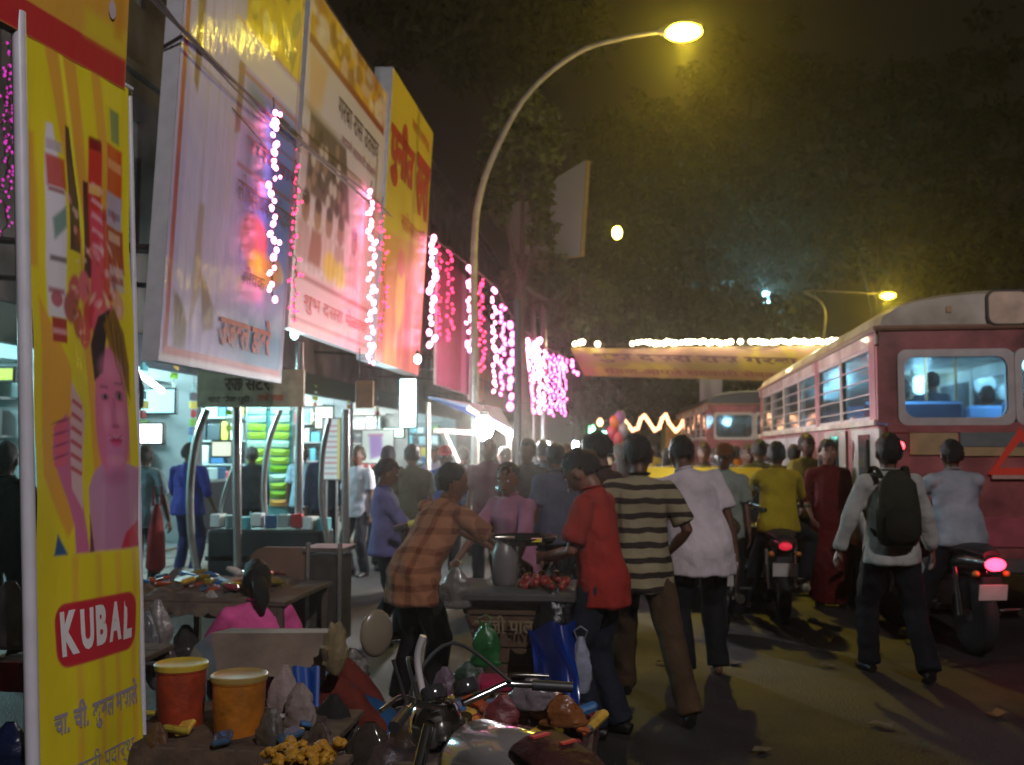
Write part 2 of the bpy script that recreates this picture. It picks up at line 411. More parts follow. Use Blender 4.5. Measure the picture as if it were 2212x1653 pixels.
# ================================================================ street lamps
M_pole = mat('lamp_pole', (.34, .31, .28), .5, metal=.3, var=.25, scale=6, bump=.1)
M_sod = emat('sodium_glass', (1.0, .80, .03), 34)
SOD = (1.0, .72, .07); WARM = (1.0, .94, .98)
def street_lamp(label, base, r, h, reach, watts, group='curved sodium street lamps', pts=None, hv=(1, 0), small=1.0, light=True, col=None, cut=True):
    t = thing('street_lamp', label, 'street lamp', base, group=group)
    if pts is None:
        pts = [(0, 0, 0), (0, 0, h*.45), (0, 0, h*.62), (reach*.13, 0, h*.76), (reach*.36, 0, h*.89), (reach*.66, 0, h*.965), (reach*.9, 0, h*.995)]
    sp = smoothpath(pts, 6); n = len(sp)
    MB().tube(sp, [r*(1-.55*i/n) for i in range(n)], 12).lathe([(r*2.2, 0), (r*2.2, .05), (r*1.5, .08), (r*1.35, .8), (r, .85)]).build('pole', M_pole, t, smooth=True)
    e = Vector(pts[-1]); dv = (e-Vector(pts[-2])).normalized()
    q = Matrix.Rotation(-math.atan2(dv.z, dv.x), 3, 'Y')
    hd = MB(); prof = [(.03, 0), (.07, .05), (.11, .18), (.125, .36), (.11, .52), (.05, .62), (.0, .64)]
    Q = q @ Matrix.Rotation(PI/2, 3, 'Y')
    hd.lathe([(a*small, b*small) for a, b in prof], e, 14, rot=Q, sx=.75); hd.build('lamp_head', M_pole, t, smooth=True)
    c = e + dv*.36*small + Vector((0, 0, -.06*small))
    gl = MB().ball(c, (.27*small, .18*small, .12*small), 14, 8).build('lamp_glass', M_sod, t, smooth=True)
    if light:
        w_ = Vector(base)+c+Vector((0, 0, -.16*small)); point('lamp_light', w_, col or SOD, watts*(.24 if cut else 1), .12, t)
        if cut: spot('lamp_beam', w_+V(0, 0, -.05), col or SOD, watts*.8, .14, t)
    return t
LB = D(1026, 968, 18); LX = LB.x
def L18(u, v): p = D(u, v, 18); return (p.x-LX, 0, p.z)
main_lamp = street_lamp('tall street lamp curving over the road from behind the pink light strings, glowing yellow', (LX, 18, 0), .075, 9, 3.4, 1250,
    pts=[(0, 0, 0), (0, 0, 2.5), L18(1024, 560), L18(1037, 420), L18(1085, 295), L18(1150, 192), L18(1250, 113), L18(1345, 83), L18(1420, 70)], small=1.3)
street_lamp('smaller street lamp glowing yellow above the roof of the bus', (6.9, 36, 0), .075, 9, -3.0, 1500,
    pts=[(0, 0, 0), (0, 0, 3), (0, 0, 5.2), (.1, 0, 6.3), (-.1+0, 0, 6.8), (-.5, 0, 7.15), (D(1895, 634, 36).x-6.9, 0, D(1895, 634, 36).z)])
street_lamp('unseen street lamp standing behind the viewer on the right', (7.5, -5, 0), .08, 9.2, -3.4, 2600, col=WARM, cut=False)  # unseen lamp, placed and whitened to light the near banners and people
# straight dark pole in front of the pink curtains
t = thing('utility_pole', 'straight dark steel pole between the curved lamp and the curtain of pink lights', 'pole', (D(1118, 968, 15).x, 15, 0))
MB().tube([(0, 0, 0), (0, 0, 3.8)], [.06, .052], 12).lathe([(.09, 0), (.09, .5), (.078, .52)]).build('shaft', mat('dark_pole', (.035, .03, .032), .8, metal=0, var=.2), t, smooth=True)
MB().lathe([(.0, 3.8), (.055, 3.8), (.06, 3.84), (.03, 3.9), (0, 3.91)]).build('cap', mat('dark_pole', (0, 0, 0)), t, smooth=True)

# ================================================================ hoardings on the left
M_print = vcmat('vinyl_print', .46, coat=.10, bump=.10, bscale=9)
M_cloth = vcmat('banner_cloth', .55, coat=.05, bump=.12, bscale=7)
M_edge = mat('board_edge', (.62, .62, .66), .5, var=.12)
M_back = mat('board_back', (.2, .17, .14), .8, var=.2)
def letm(n, c, r=.4): return mat(n, c, r, var=0)
RED = letm('red_letter', '#b23c22'); ORED = letm('orange_red_letter', '#c4451c'); GREYL = letm('grey_letter', '#9a929e'); WHITEL = letm('white_letter', '#e8e2e2'); DARKL = letm('dark_letter', '#4a3430'); MARO = letm('maroon_letter', '#7c2040')
PINKL = letm('pink_red_letter', '#c04a50'); GOLD = letm('gold_letter', '#b08018')
def hoarding(label, a, k, Y0, Y1, zb, h, th, painter, texts, name='hoarding', cell=.02):
    t = thing(name, label, 'billboard', (-a, Y0, zb), group='leaning hoardings in a row above the shops')
    P00 = V(-a, Y0, zb); P10 = V(-a, Y1, zb); P01 = V(-a+k*h, Y0, zb+h); P11 = V(-a+k*h, Y1, zb+h)
    n = V(1, 0, -k).normalized()
    MB().slab(P00-n*.004, P10-n*.004, P11-n*.004, P01-n*.004, -n*th).build('board', M_edge, t, world=True)
    w = Y1-Y0; H = (P01-P00).length
    p = painter(w, H, cell)
    p.mesh('print', P00, P10, P11, P01, M_print, t, wave=lambda X, Y: .0014*np.sin(X*3.1+Y*.4)+.0006*np.sin(Y*17+X*5+2*np.sin(X*3)))
    for tx in texts:
        nm, s, x0, y0, x1, y1, m = tx[:7]
        lettering(nm, s, P00, P10, P01, x0, y0, x1, y1, w, H, m, t, lift=.012, bold=tx[7] if len(tx) > 7 else .02)
    # frame battens behind and struts to the wall
    for yy in (Y0+.25, Y1-.25): MB().tube([(-a-th+k*h*.2, yy, zb+h*.2), (wx, yy, zb+h*.25)], .03, 6).build('strut', M_dk, t, world=True)
    return t
def paint1(w, h, c):
    p = Paint(w, h, c, '#bcb2ea')
    p.blotch('#ccc6ea', 14, .1, .3, 1, xs=2).blotch('#b8b0c8', 22, .5, .3, 2, xs=2)
    # left figure in a long white tunic, waistcoat line, trouser legs and shoes
    p.poly([(.22, .65), (.2, 4.3), (1.12, 4.3), (1.12, 1.3), (1.0, .62)], '#cac2f0', 1, .05)
    p.poly([(.95, 1.4), (.95, 4.3), (1.25, 4.3), (1.2, 2.2), (1.05, 1.3)], '#c0b4cc', .6, .06)
    p.poly([(.26, 2.2), (.22, 3.4), (.38, 3.4), (.37, 2.4), (.33, 2.12)], '#6d3a3c', .9, .03)
    p.poly([(1.10, 2.05), (1.12, 3.0), (1.26, 3.0), (1.22, 2.1)], '#7a3e44', .85, .03)
    p.poly([(.2, .35), (.2, 1.3), (.5, 1.3), (.48, .34)], '#ccc4ee', 1, .03).poly([(.55, .45), (.5, 1.3), (.98, 1.3), (.9, .42)], '#c8c0ec', 1, .03)
    p.poly([(.46, .3), (.5, 1.3), (.60, 1.3), (.62, .6)], '#a08a80', .8, .05)
    p.poly([(.20, .12), (.17, .55), (.3, .50), (.42, .34), (.42, .12)], '#5b4630', .9, .05).poly([(.72, .30), (.6, .78), (.72, .7), (.92, .5), (.92, .34)], '#5b3f38', .9, .05)
    for x in (.5, .72, .86): p.poly([(x, 1.3), (x+.02, 4.2), (x+.05, 4.2), (x+.04, 1.3)], '#b4aac6', .6, .04)
    # right half: sky blue field with pink haze and teal at the foot
    p.grad('#4a74cc', lambda X, Y: np.clip((X-1.2)/.3, 0, 1)*np.clip((Y-.7)/.4, 0, 1)*np.clip((2.72-Y)/.2, 0, 1)*.9)
    p.rect(1.35, 1.75, 1.9, 2.6, '#3a7f92', .6, .15).rect(2.05, 1.35, 2.8, 2.0, '#3f64a8', .7, .2)
    p.grad('#1b84b4', lambda X, Y: np.clip((X-.9)/.9, 0, 1)*np.clip((.75-Y)/.35, 0, 1)*.95)
    p.ell(1.7, 1.25, .34, .22, '#c8503a', .8, .08).ell(1.95, 1.0, .35, .16, '#e0a828', .9, .1).ell(1.75, 1.05, .16, .1, '#f0cc30', 1, .06).ell(2.3, 1.05, .2, .12, '#d8903a', .8, .08)
    p.ell(1.7, .78, .3, .1, '#c890b8', .8, .06)
    p.rect(1.2, 1.80, 2.85, 1.84, '#6a3550', .9, .02).rect(1.2, 2.22, 2.85, 2.25, '#6a3550', .7, .02)
    # top: white stripe, marigold crowd above
    p.rect(1.1, 2.62, 2.9, 2.66, '#a04a4a', .8, .02).rect(1.0, 2.70, 2.95, 2.98, '#d8d2dc', 1, .02).rect(1.0, 3.02, 2.95, 3.05, '#b0503c', .8, .02)
    p.rect(1.2, 3.05, 2.95, 4.35, '#e2c020', 1, .05).blotch('#fbe838', 4, .2, .0, 3)
    q = Paint(w, h, c, '#000000')
    def mk(X, Y): return np.clip((Y-3.08)/.06, 0, 1)*np.clip((X-1.2)/.08, 0, 1)
    rs = np.random.RandomState(4)
    for i in range(46):
        x, y = rs.uniform(1.3, 2.85), rs.uniform(3.2, 4.3); p.ell(x, y, rs.uniform(.03, .1), rs.uniform(.05, .22), ['#f6e030', '#7a6a30', '#c89a30', '#2f5060', '#e8e0a0', '#f2d41e'][i % 6], .75, .04, rs.uniform(-.8, .8))
    p.rect(.0, .0, w, .07, '#c9c2cf', 1).rect(.05, .055, w-.06, .115, '#b8323c', 1, .015).rect(.05, .06, .115, h, '#b03044', 1, .015)
    p.rect(w-.07, .06, w-.03, h, '#a85a70', .8, .015)
    return p
Y0a, Y1a = D(345, 775, 7).y, 0
A1 = 3.4
y_of = lambda u, a: XP(u, 968, -a).y
b1Y0, b1Y1 = y_of(338, A1), y_of(605, A1); zb1 = XP(340, 778, -A1).z
w1 = b1Y1-b1Y0
hoarding('white election hoarding nearest the viewer with red border, white clad figure and blue corner', A1, .05, b1Y0, b1Y1, zb1, 4.4, .13, paint1, [
    ('lettering', 'उजवल डावरे', 1.05, .22, 2.25, .56, PINKL, .03),
    ('lettering', 'लोकसेवक उमेदवार', 1.22, 1.50, 2.75, 1.76, DARKL, .0),
    ('lettering', 'उमेदवार', 1.35, 1.98, 2.7, 2.16, MARO, .0), ('lettering', 'सेवक', 1.5, .82, 2.0, .98, DARKL, .0), ('lettering', 'आपला भाऊ', 1.9, 2.36, 2.8, 2.54, DARKL, .0)], cell=.018)
def paint2(w, h, c):
    p = Paint(w, h, c, '#d0b4bc')
    p.blotch('#b08a80', 10, .3, .4, 5)
    p.rect(0, 2.5, w, 3.55, '#cfc6cc', 1, .08)
    p.rect(0, 3.62, w, h, '#cf9a1e', 1, .05)
    rs = np.random.RandomState(9)
    for i in range(60): p.ell(rs.uniform(0, w), rs.uniform(3.7, h), rs.uniform(.05, .3), rs.uniform(.05, .2), ['#f0c840', '#e8e0d8', '#a85a18', '#d4c0c0', '#7a4020'][i % 5], .6, .06)
    p.poly([(.1, 3.5), (.9, 3.5), (.7, 2.9), (.2, 2.7)], '#d8a030', .6, .2)
    p.rect(0, 3.55, w, 3.66, '#8c2c24', 1, .03)
    p.poly([(.3, 2.75), (1.9, 2.75), (2.3, 1.75), (.3, 1.75)], '#4e3730', .92, .08)
    for i in range(26): p.ell(rs.uniform(.4, 2.1), rs.uniform(1.8, 2.6), .09, .1, ['#a08070', '#d0c0b8', '#302220'][i % 3], .8, .04)
    for i, x in enumerate((.35, .85, 1.35, 1.9, 2.6)):
        p.ell(x, 1.55, .16, .2, '#8a5a48', .9, .05); p.poly([(x-.3, .9), (x-.2, 1.35), (x+.2, 1.35), (x+.3, .9)], ['#b88e90', '#8a4638', '#caa0a4', '#a88078', '#c09090'][i], .9, .06)
        p.ell(x, 1.68, .15, .1, '#2f201c', .9, .04)
    p.ell(1.5, 1.0, .3, .2, '#dcb030', .9, .1).ell(2.0, .95, .25, .2, '#e4c43c', .8, .1)
    for x in np.linspace(.2, 3.9, 19): p.rect(x, .75, x+.04, 1.5, '#a06a68', .35, .03)
    p.rect(0, 0, w, .78, '#cfa2aa', 1, .08).rect(0, .66, w, .72, '#8c3a34', .8, .03).rect(0, .12, w, .17, '#98343c', .6, .02)
    p.rect(0, 0, .07, h, '#d6ccd6', 1, .02).rect(w-.1, 0, w, h, '#c8b8c4', 1, .02)
    p.rect(w-.42, 1.9, w-.34, 3.1, '#6e5648', .8, .05)
    return p
A2 = 4.0
b2Y0, b2Y1 = y_of(618, A2), y_of(800, A2); zb2 = XP(618, 706, -A2).z
hoarding('pinkish white middle hoarding with golden top strip and brown group picture', A2, .055, b2Y0, b2Y1, zb2, 4.25, .12, paint2, [
    ('lettering', 'गरबा रास उतसव', 1.4, 3.05, 3.6, 3.32, DARKL, .0),
    ('lettering', 'आपले सहकारी सोबती', 1.6, 2.72, 3.5, 2.9, MARO, .0),
    ('lettering', 'शुभ दसरा मेळावा', .5, .25, 3.6, .55, PINKL, .0)], cell=.03)
def paint3(w, h, c):
    p = Paint(w, h, c, '#cbb82c')
    p.blotch('#c8a818', 7, .4, .3, 3)
    p.grad('#c88a28', lambda X, Y: np.clip((2.1-Y)/.5, 0, 1))
    rs = np.random.RandomState(3)
    p.grad('#c86a4a', lambda X, Y: np.clip((1.5-Y)/.8, 0, 1)*.8)
    for i in range(24): p.poly([(x := rs.uniform(0, w-.3), rs.uniform(0, .4)), (x+rs.uniform(.1, .25), .0), (x+rs.uniform(-.2, .4), rs.uniform(1, 2)), (x+rs.uniform(-.3, .2), rs.uniform(1, 1.9))], ['#a8382c', '#e0a050', '#d06a5a', '#b84858', '#e8c878'][i % 5], .45, .08)
    p.ell(1.5, 1.3, .35, .6, '#ecc850', .9, .15).ell(1.45, 1.85, .3, .25, '#d04a70', .8, .1)
    p.poly([(0, 2.15), (w, 2.5), (w, 1.6), (0, 1.9)], '#c07a30', .5, .1)
    p.rect(0, 0, .05, h, '#d8d0d8', 1, .02)
    return p
b3Y0, b3Y1 = y_of(803, A2+.05), y_of(900, A2+.05)
w3 = b3Y1-b3Y0
hoarding('yellow hoarding farthest along the row with big red Devanagari letters', A2+.02, .055, b3Y0+.02, b3Y1, zb2-.02, 4.85, .30, paint3, [
    ('lettering', 'पुनीत', .12, 3.0, w3*.56, 4.25, RED, .05), ('lettering', 'सरा', w3*.62, 2.95, w3*.97, 4.1, RED, .05),
    ('lettering', 'सोसायटी', w3*.35, 2.45, w3*.95, 2.8, ORED, .0), ('lettering', 'जय गणेश', w3*.45, 4.35, w3*.9, 4.6, ORED, .0)], cell=.03)

def paint4(w, h, c):
    p = Paint(w, h, c, '#7a3048'); p.blotch('#94506a', 6, .2, .5, 5).blotch('#4a1c30', 9, .4, .5, 7, xs=2)
    for x in np.arange(.2, w, .34): p.rect(x, 0, x+.10, h, '#5c2438', .6, .06)
    p.rect(w*.72, 0, w*.9, h, '#b88ea8', .8, .08); return p
def paint5(w, h, c):
    p = Paint(w, h, c, '#8c5068'); p.blotch('#a87088', 5, .2, .5, 2); p.rect(w*.15, 0, w*.95, h*.42, '#b86c38', .9, .1); p.rect(w*.3, h*.5, w*.45, h, '#b494ac', .8, .08)
    for i in range(12): p.ell(.3+i*w/13, h*.22, .14, .3, ['#c88a50', '#8c3c30', '#c0a090'][i % 3], .7, .08)
    return p
hoarding('maroon cloth hoarding glowing pink behind the light strings past the yellow one', 3.9, .01, 20.6, 25.0, 2.95, 2.9, .06, paint4, [], cell=.05)
hoarding('last mauve and orange hoarding behind the pink light strings', 3.9, .01, 25.2, 33.5, 2.85, 2.5, .06, paint5, [('lettering', 'शुभ दसरा मेळावा', .8, .2, 6.8, .8, DARKL)], cell=.06)
# ================================================================ yellow cloth banner close by
def paintk(w, h, c):
    p = Paint(w, h, c, '#e2cf22')
    OR = '#e0a23a'
    # rays of the upper part
    p.poly([(.10, 3.0), (.30, 3.0), (.42, 2.1), (.50, 1.2), (.40, 1.2), (.30, 2.2)], OR, 1, .015)
    p.poly([(.40, 3.0), (.46, 3.0), (.54, 2.2), (.60, 1.4), (.52, 1.4)], OR, .9, .015)
    p.poly([(.19, 3.0), (.215, 3.0), (.34, 2.3), (.36, 2.0), (.30, 2.3)], '#f4ee2c', .9, .02)
    p.poly([(.05, 2.0), (.22, 1.75), (.26, 1.2), (.2, 1.12), (.05, 1.35)], OR, 1, .015)
    p.poly([(0, 2.6), (.06, 2.6), (.06, 2.1), (0, 2.1)], OR, .8, .02)
    for x in (.22, .36, .48, .6): p.rect(x, 0, x+.035, 1.05, '#dfae3a', .8, .02)
    p.rect(.5, 2.0, .55, 3.0, '#dcc030', .6, .02)
    # bottles, jars and tins
    p.poly([(.12, 2.66), (.15, 2.66), (.20, 2.4), (.20, 2.1), (.10, 2.1), (.10, 2.45)], '#ded6dc', 1, .01)
    p.rect(.11, 2.42, .21, 2.54, '#c03a2a', .9, .015).poly([(.13, 2.3), (.2, 2.36), (.2, 2.28), (.14, 2.22)], '#4a7a66', .8, .015)
    p.poly([(.225, 2.68), (.25, 2.68), (.30, 2.4), (.30, 2.2), (.22, 2.2)], '#4a2430', 1, .01)
    p.poly([(.34, 2.5), (.38, 2.5), (.39, 2.12), (.33, 2.12)], '#5a2a2c', 1, .01)
    p.rect(.37, 2.2, .45, 2.68, '#cc3828', 1, .012).rect(.38, 2.0, .47, 2.4, '#d84860', .95, .012).rect(.46, 2.05, .56, 2.42, '#d0303a', .8, .02)
    p.rect(.49, 2.46, .62, 2.70, '#d8421c', 1, .015).rect(.49, 2.36, .62, 2.50, '#b8a8c8', 1, .015).rect(.49, 2.18, .63, 2.36, '#a8302a', 1, .015).rect(.5, 2.10, .62, 2.2, '#c8b0b8', .9, .015)
    p.rect(.53, 2.72, .60, 2.86, '#68885c', .9, .015).rect(.49, 2.86, .62, 2.98, '#ecd832', .9, .02)
    p.rect(.10, 1.93, .20, 2.14, '#dcd4d4', 1, .012).ell(.15, 2.0, .03, .03, '#b04a5a', .9, .01).rect(.12, 1.84, .20, 1.93, '#a83a34', 1, .01)
    for i, (x, y, cc) in enumerate([(.26, 2.05, '#c8405a'), (.33, 2.08, '#e0607a'), (.38, 1.98, '#d0303e'), (.44, 1.96, '#e05a68'), (.29, 1.93, '#b83030'), (.5, 1.98, '#d85a6a'), (.23, 1.98, '#a84a50'), (.34, 1.9, '#d84858'), (.56, 2.04, '#e0a080')]):
        p.ell(x, y, .045, .06, cc, .95, .015)
    for i in range(5): p.rect(.39, 2.24+i*.06, .46, 2.26+i*.06, '#e8b0b8', .7, .012, ang=-.3)
    # lids, labels and highlights of the packs
    for x0, x1, y0, y1, cc in ((.115, .195, 2.40, 2.415, '#8c1c1c'), (.115, .195, 2.56, 2.60, '#b8a8b0'), (.12, .20, 2.14, 2.16, '#5c3a3a'), (.375, .445, 2.64, 2.69, '#7c1818'), (.375, .445, 2.46, 2.50, '#e8c070'), (.495, .615, 2.60, 2.64, '#f0a070'), (.50, .61, 2.40, 2.43, '#8070a0'), (.50, .61, 2.30, 2.34, '#e0b0a0'), (.505, .615, 2.13, 2.16, '#a04050'), (.11, .19, 2.02, 2.04, '#a05060'), (.12, .20, 1.87, 1.89, '#e0a0a0')): p.rect(x0, y0, x1, y1, cc, .85, .012)
    for i in range(60):
        rs_ = np.random.RandomState(100+i); x, y = rs_.uniform(.22, .6), rs_.uniform(1.88, 2.42); p.ell(x, y, rs_.uniform(.006, .022), rs_.uniform(.006, .03), ['#f0a0a8', '#a82830', '#e8c0c0', '#c83848', '#7c2028', '#f0d0b0'][i % 6], .6, .012, rs_.uniform(-1, 1))
    # woman with short hair holding a sachet
    p.poly([(.33, 1.06), (.34, 1.30), (.38, 1.36), (.46, 1.42), (.67, 1.38), (.67, 1.06)], '#c08aa8', 1, .012)
    p.poly([(.46, 1.38), (.58, 1.38), (.60, 1.06), (.42, 1.06)], '#b87a9c', .8, .02)
    p.ell(.50, 1.60, .105, .27, '#cf7090', 1, .012).rect(.46, 1.32, .56, 1.5, '#c8789c', 1, .02)
    p.poly([(.40, 1.72), (.385, 1.86), (.43, 1.98), (.50, 2.02), (.47, 1.85), (.455, 1.76)], '#3b2b2c', 1, .012)
    p.poly([(.46, 1.95), (.52, 2.03), (.60, 1.93), (.635, 1.80), (.63, 1.66), (.605, 1.70), (.58, 1.79), (.50, 1.86)], '#85601e', 1, .015)
    p.poly([(.53, 2.02), (.58, 1.92), (.61, 1.76), (.59, 1.76), (.54, 1.88)], '#6a4420', .8, .012)
    p.ell(.455, 1.66, .02, .012, '#5c3448', .9, .01).ell(.545, 1.67, .028, .02, '#5c3c4c', .9, .012).rect(.43, 1.695, .475, 1.705, '#7a4a58', .8, .008).rect(.515, 1.715, .575, 1.725, '#7a4a58', .8, .008)
    p.poly([(.495, 1.66), (.515, 1.66), (.525, 1.545), (.49, 1.54)], '#b85e84', .8, .012).ell(.51, 1.49, .035, .015, '#b02c58', 1, .008).ell(.51, 1.41, .05, .02, '#d88aa4', .8, .015)
    p.ell(.46, 1.58, .02, .05, '#e094ac', .6, .02)
    p.grad('#a85480', lambda X, Y: np.clip((X-.55)/.06, 0, 1)*np.clip((1.84-Y)/.05, 0, 1)*np.clip((Y-1.38)/.05, 0, 1)*np.clip((.61-X)/.02, 0, 1)*.6).ell(.54, 1.585, .03, .04, '#dc8aa6', .7, .03).ell(.50, 1.78, .06, .05, '#dd88a4', .6, .05)
    p.ell(.545, 1.668, .022, .009, '#b890a8', .6, .010).ell(.545, 1.668, .010, .011, '#2c1820', 1, .006).ell(.455, 1.662, .015, .007, '#b890a8', .6, .010).ell(.458, 1.662, .008, .009, '#2c1820', 1, .006)
    p.ell(.51, 1.545, .022, .008, '#9c4468', .8, .008).ell(.51, 1.50, .034, .006, '#d8a8b8', .6, .009).poly([(.465, 1.512), (.51, 1.494), (.555, 1.514), (.51, 1.486)], '#8c1c44', .9, .005).ell(.51, 1.474, .028, .010, '#d0507c', .9, .008).ell(.51, 1.34, .07, .03, '#a86488', .7, .03)
    for i in range(9): p.poly([(.47+i*.014, 1.99-i*.012), (.475+i*.014, 2.0-i*.012), (.535+i*.010, 1.80-i*.02), (.53+i*.010, 1.80-i*.02)], ['#a07828', '#5c3c18', '#3c2820'][i % 3], .6, .008)
    p.poly([(.52, 1.06), (.56, 1.12), (.67, 1.17), (.67, 1.06)], '#c02848', 1, .012)
    p.poly([(.24, 1.06), (.235, 1.16), (.21, 1.24), (.12, 1.42), (.13, 1.52), (.20, 1.58), (.25, 1.50), (.28, 1.36), (.30, 1.2), (.32, 1.06)], '#c86a90', 1, .012)
    for i in range(4): p.ell(.17, 1.40+i*.043, .045, .017, '#d86078', 1, .008, .25); p.ell(.17, 1.421+i*.043, .045, .005, '#8e3450', .9, .006, .25)
    p.poly([(.23, 1.30), (.22, 1.70), (.30, 1.62), (.32, 1.58), (.29, 1.22)], '#d8b0b4', 1, .01)
    for i in range(6): p.rect(.225, 1.36+i*.05, .30, 1.376+i*.05, '#b83848', .9, .008, ang=-.35)
    p.poly([(.12, 1.06), (.14, 1.14), (.2, 1.06)], '#2c5a88', 1, .01)
    p.poly([(.32, 1.06), (.335, 1.2), (.35, 1.06)], '#6a3040', 1, .008)
    # red badge
    p.rect(.115, .655, .63, .885, '#c22636', 1, .008, r=.07)
    p.blotch('#c89a20', 40, 1.0, .0, 8)
    rs = np.random.RandomState(2)
    for i in range(40): p.ell(rs.uniform(.05, .64), rs.uniform(.02, .3), rs.uniform(.005, .02), rs.uniform(.005, .02), ['#a8842a', '#d0802a', '#8c7c34', '#7a5a28'][i % 4], .7, .012)
    return p
kY0, kY1 = 3.5, 4.14
def kcorner(u0, v0, u1, v1, y, z):   # point at level z on the line between two sighted points
    a = D(u0, v0, y); b = D(u1, v1, y); t_ = (z-a.z)/(b.z-a.z); return a.lerp(b, t_)
KBL = kcorner(52, 60, 86, 1653, kY0, .10); KTL = D(52, 40, kY0)
KBR = kcorner(279, 200, 312, 1653, kY1, .10); KTR = D(277, 188, kY1)
t = thing('shop_banner', 'tall yellow cloth banner reading KUBAL with a woman holding a sachet', 'banner', KBL)
kw, kh = (KBR-KBL).length, 3.0
wv = lambda X, Y: (.010*np.sin(X*22+Y*1.5)*np.clip(Y/3, .2, 1)+.008*np.sin(X*9-Y*3)+.004*np.sin(Y*11+X*7))*np.clip((3.02-Y)/.5, .05, 1)
pk = paintk(.67, 3.0, .0062); pk.mesh('cloth', KBL, KBR, KTR, KTL, M_cloth, t, wave=wv)
def KW(nm, s, x0, y0, x1, y1, m, **k): return lettering(nm, s, KBL, KBR, KTL, x0, y0, x1, y1, .67, 3.0, m, t, wave=wv, **k)
xk = .145
for i, ch in enumerate('KUBAL'):
    cw = [.098, .076, .076, .086, .062][i]; dy = [0, .004, .006, .004, -.002][i]
    KW('letter_'+ch.lower(), ch, xk, .695+dy, xk+cw, .845+dy+(.01 if i == 0 else 0), WHITEL, lift=.004, bold=.055); xk += cw+.014
KW('lettering', 'चा. ची. कुबल मसाले', .09, .40, .64, .53, GREYL, lift=.004, bold=.03)
KW('lettering', 'घरगुती पदार्थ', .14, .22, .6, .33, GREYL, lift=.004, bold=.0)
pn = MB(); 
pn.tube([KBL+V(-.015, -.012, -.1), KTL+V(-.015, -.012, .02)], .026, 10)
pn.build('side_pole', mat('white_pole', (.62, .60, .66), .4, var=.1), t, world=True, smooth=True)
MB().tube([KBL+V(-.055, .03, -.1), KTL+V(-.055, .03, .02)], .016, 8).tube([KTL+V(-.04, .02, .0), KTR+V(.0, .03, .0)], .012, 8).tube([KBR+V(-.02, .05, -.1), KTR+V(-.02, .05, 0)], .012, 8).build('frame', mat('white_pole', (0, 0, 0)), t, world=True, smooth=True)
# orange sign above it
def painth(w, h, c):
    p = Paint(w, h, c, '#d9a03c'); p.rect(0, 0, w, .135, '#c02c30', 1, .01).rect(w-.28, .14, w, .25, '#d8c42c', .8, .05).rect(w-.4, .55, w, h, '#dcd028', .9, .08).rect(w-.09, .2, w-.03, .6, '#c88420', .6, .03)
    return p
hz = D(279, 196, 4.12).z; dirk = (KTR-KTL); dirk.z = 0; dirk.normalize()
HBR = V(KTR.x, KTR.y, hz)+V(.0, -.03, 0); HBL = HBR - dirk*1.5; HTL = HBL+V(.0, 0, .9); HTR = HBR+V(.02, 0, .9)
t = thing('fascia_sign', 'orange sign with a red lower stripe and Devanagari letters above the yellow banner', 'sign', HBL)
MB().slab(HBL+V(-.004, .01, 0), HBR+V(-.004, .01, 0), HTR+V(-.004, .01, 0), HTL+V(-.004, .01, 0), V(-.04, .02, 0)).build('board', M_back, t, world=True)
ph = painth(1.5, .9, .01); ph.mesh('print', HBL, HBR, HTR, HTL, M_cloth, t)
for nm, s, x0, y0, x1, y1 in (('lettering', 'महा पुरवठा', .35, .30, 1.32, .72), ('exclamation_mark', '!', 1.36, .27, 1.41, .62)):
    lettering(nm, s, HBL, HBR, HTL, x0+.008, y0-.008, x1+.008, y1-.008, 1.5, .9, letm('shadow_letter', '#5a3a1c'), t, lift=.006, bold=.05)
    lettering(nm, s, HBL, HBR, HTL, x0, y0, x1, y1, 1.5, .9, letm('pale_letter', '#c4b2bc'), t, lift=.012, bold=.03)

# ================================================================ strings of pink lights
M_wire = mat('wire', (.05, .035, .035), .6, var=0)
M_pk = emat('pink_bulb', (1.0, .16, .36), 9); M_pkh = emat('pink_bulb_hot', (1.0, .24, .46), 13); M_rd = emat('red_bulb', (1.0, .03, .12), 5); M_pu = emat('magenta_bulb', (1.0, .12, .50), 9); M_vi = emat('violet_bulb', (.6, .03, .42), .8)
def bulbmesh(m, n=8): return MB().ball((0, 0, 0), (.5, .5, .62), n, 5).build('bulb', m, None, smooth=True)
_bm = {}
for k_, m_ in (('pk', M_pk), ('hot', M_pkh), ('rd', M_rd), ('pu', M_pu), ('vi', M_vi)):
    o_ = bulbmesh(m_); _bm[k_] = o_.data; bpy.data.objects.remove(o_)
PG = 'hanging strings of pink fairy lights'
def light_string(label, u, v0, v1, Y, n, kind, size, jx=.04, sway=.0, group=PG, dbl=0.0, Yx=0):
    a = D(u, v0, Y); b = D(u, v1, Y)
    t = thing('light_string', label, 'fairy lights', a, group=group)
    w_ = MB(); pts = []
    for i in range(n):
        f = i/(n-1); p = a.lerp(b, f)+V(random.uniform(-jx, jx)+sway*f, random.uniform(-jx, jx), random.uniform(-.4, .4)*(a.z-b.z)/n*.6); pts.append(p)
    w_.tube([a+V(0, 0, .15)]+[V(p.x*.5+a.lerp(b, i/(n-1)).x*.5, p.y*.5+a.y*.5, p.z) for i, p in enumerate(pts)], .006, 4).build('wire', M_wire, t, world=True)
    for p in pts:
        s = size*random.uniform(.75, 1.25)
        inst(_bm[kind], 'bulb', t, p-a, (random.uniform(-.6, .6), random.uniform(-.6, .6), 0), (s, s, s*1.1))
        if random.random() < dbl:
            s *= .8; inst(_bm[kind], 'bulb', t, p-a+V(random.uniform(-.06, .06), 0, random.uniform(-.03, .03)), (0, 0, 0), (s, s, s))
    return t
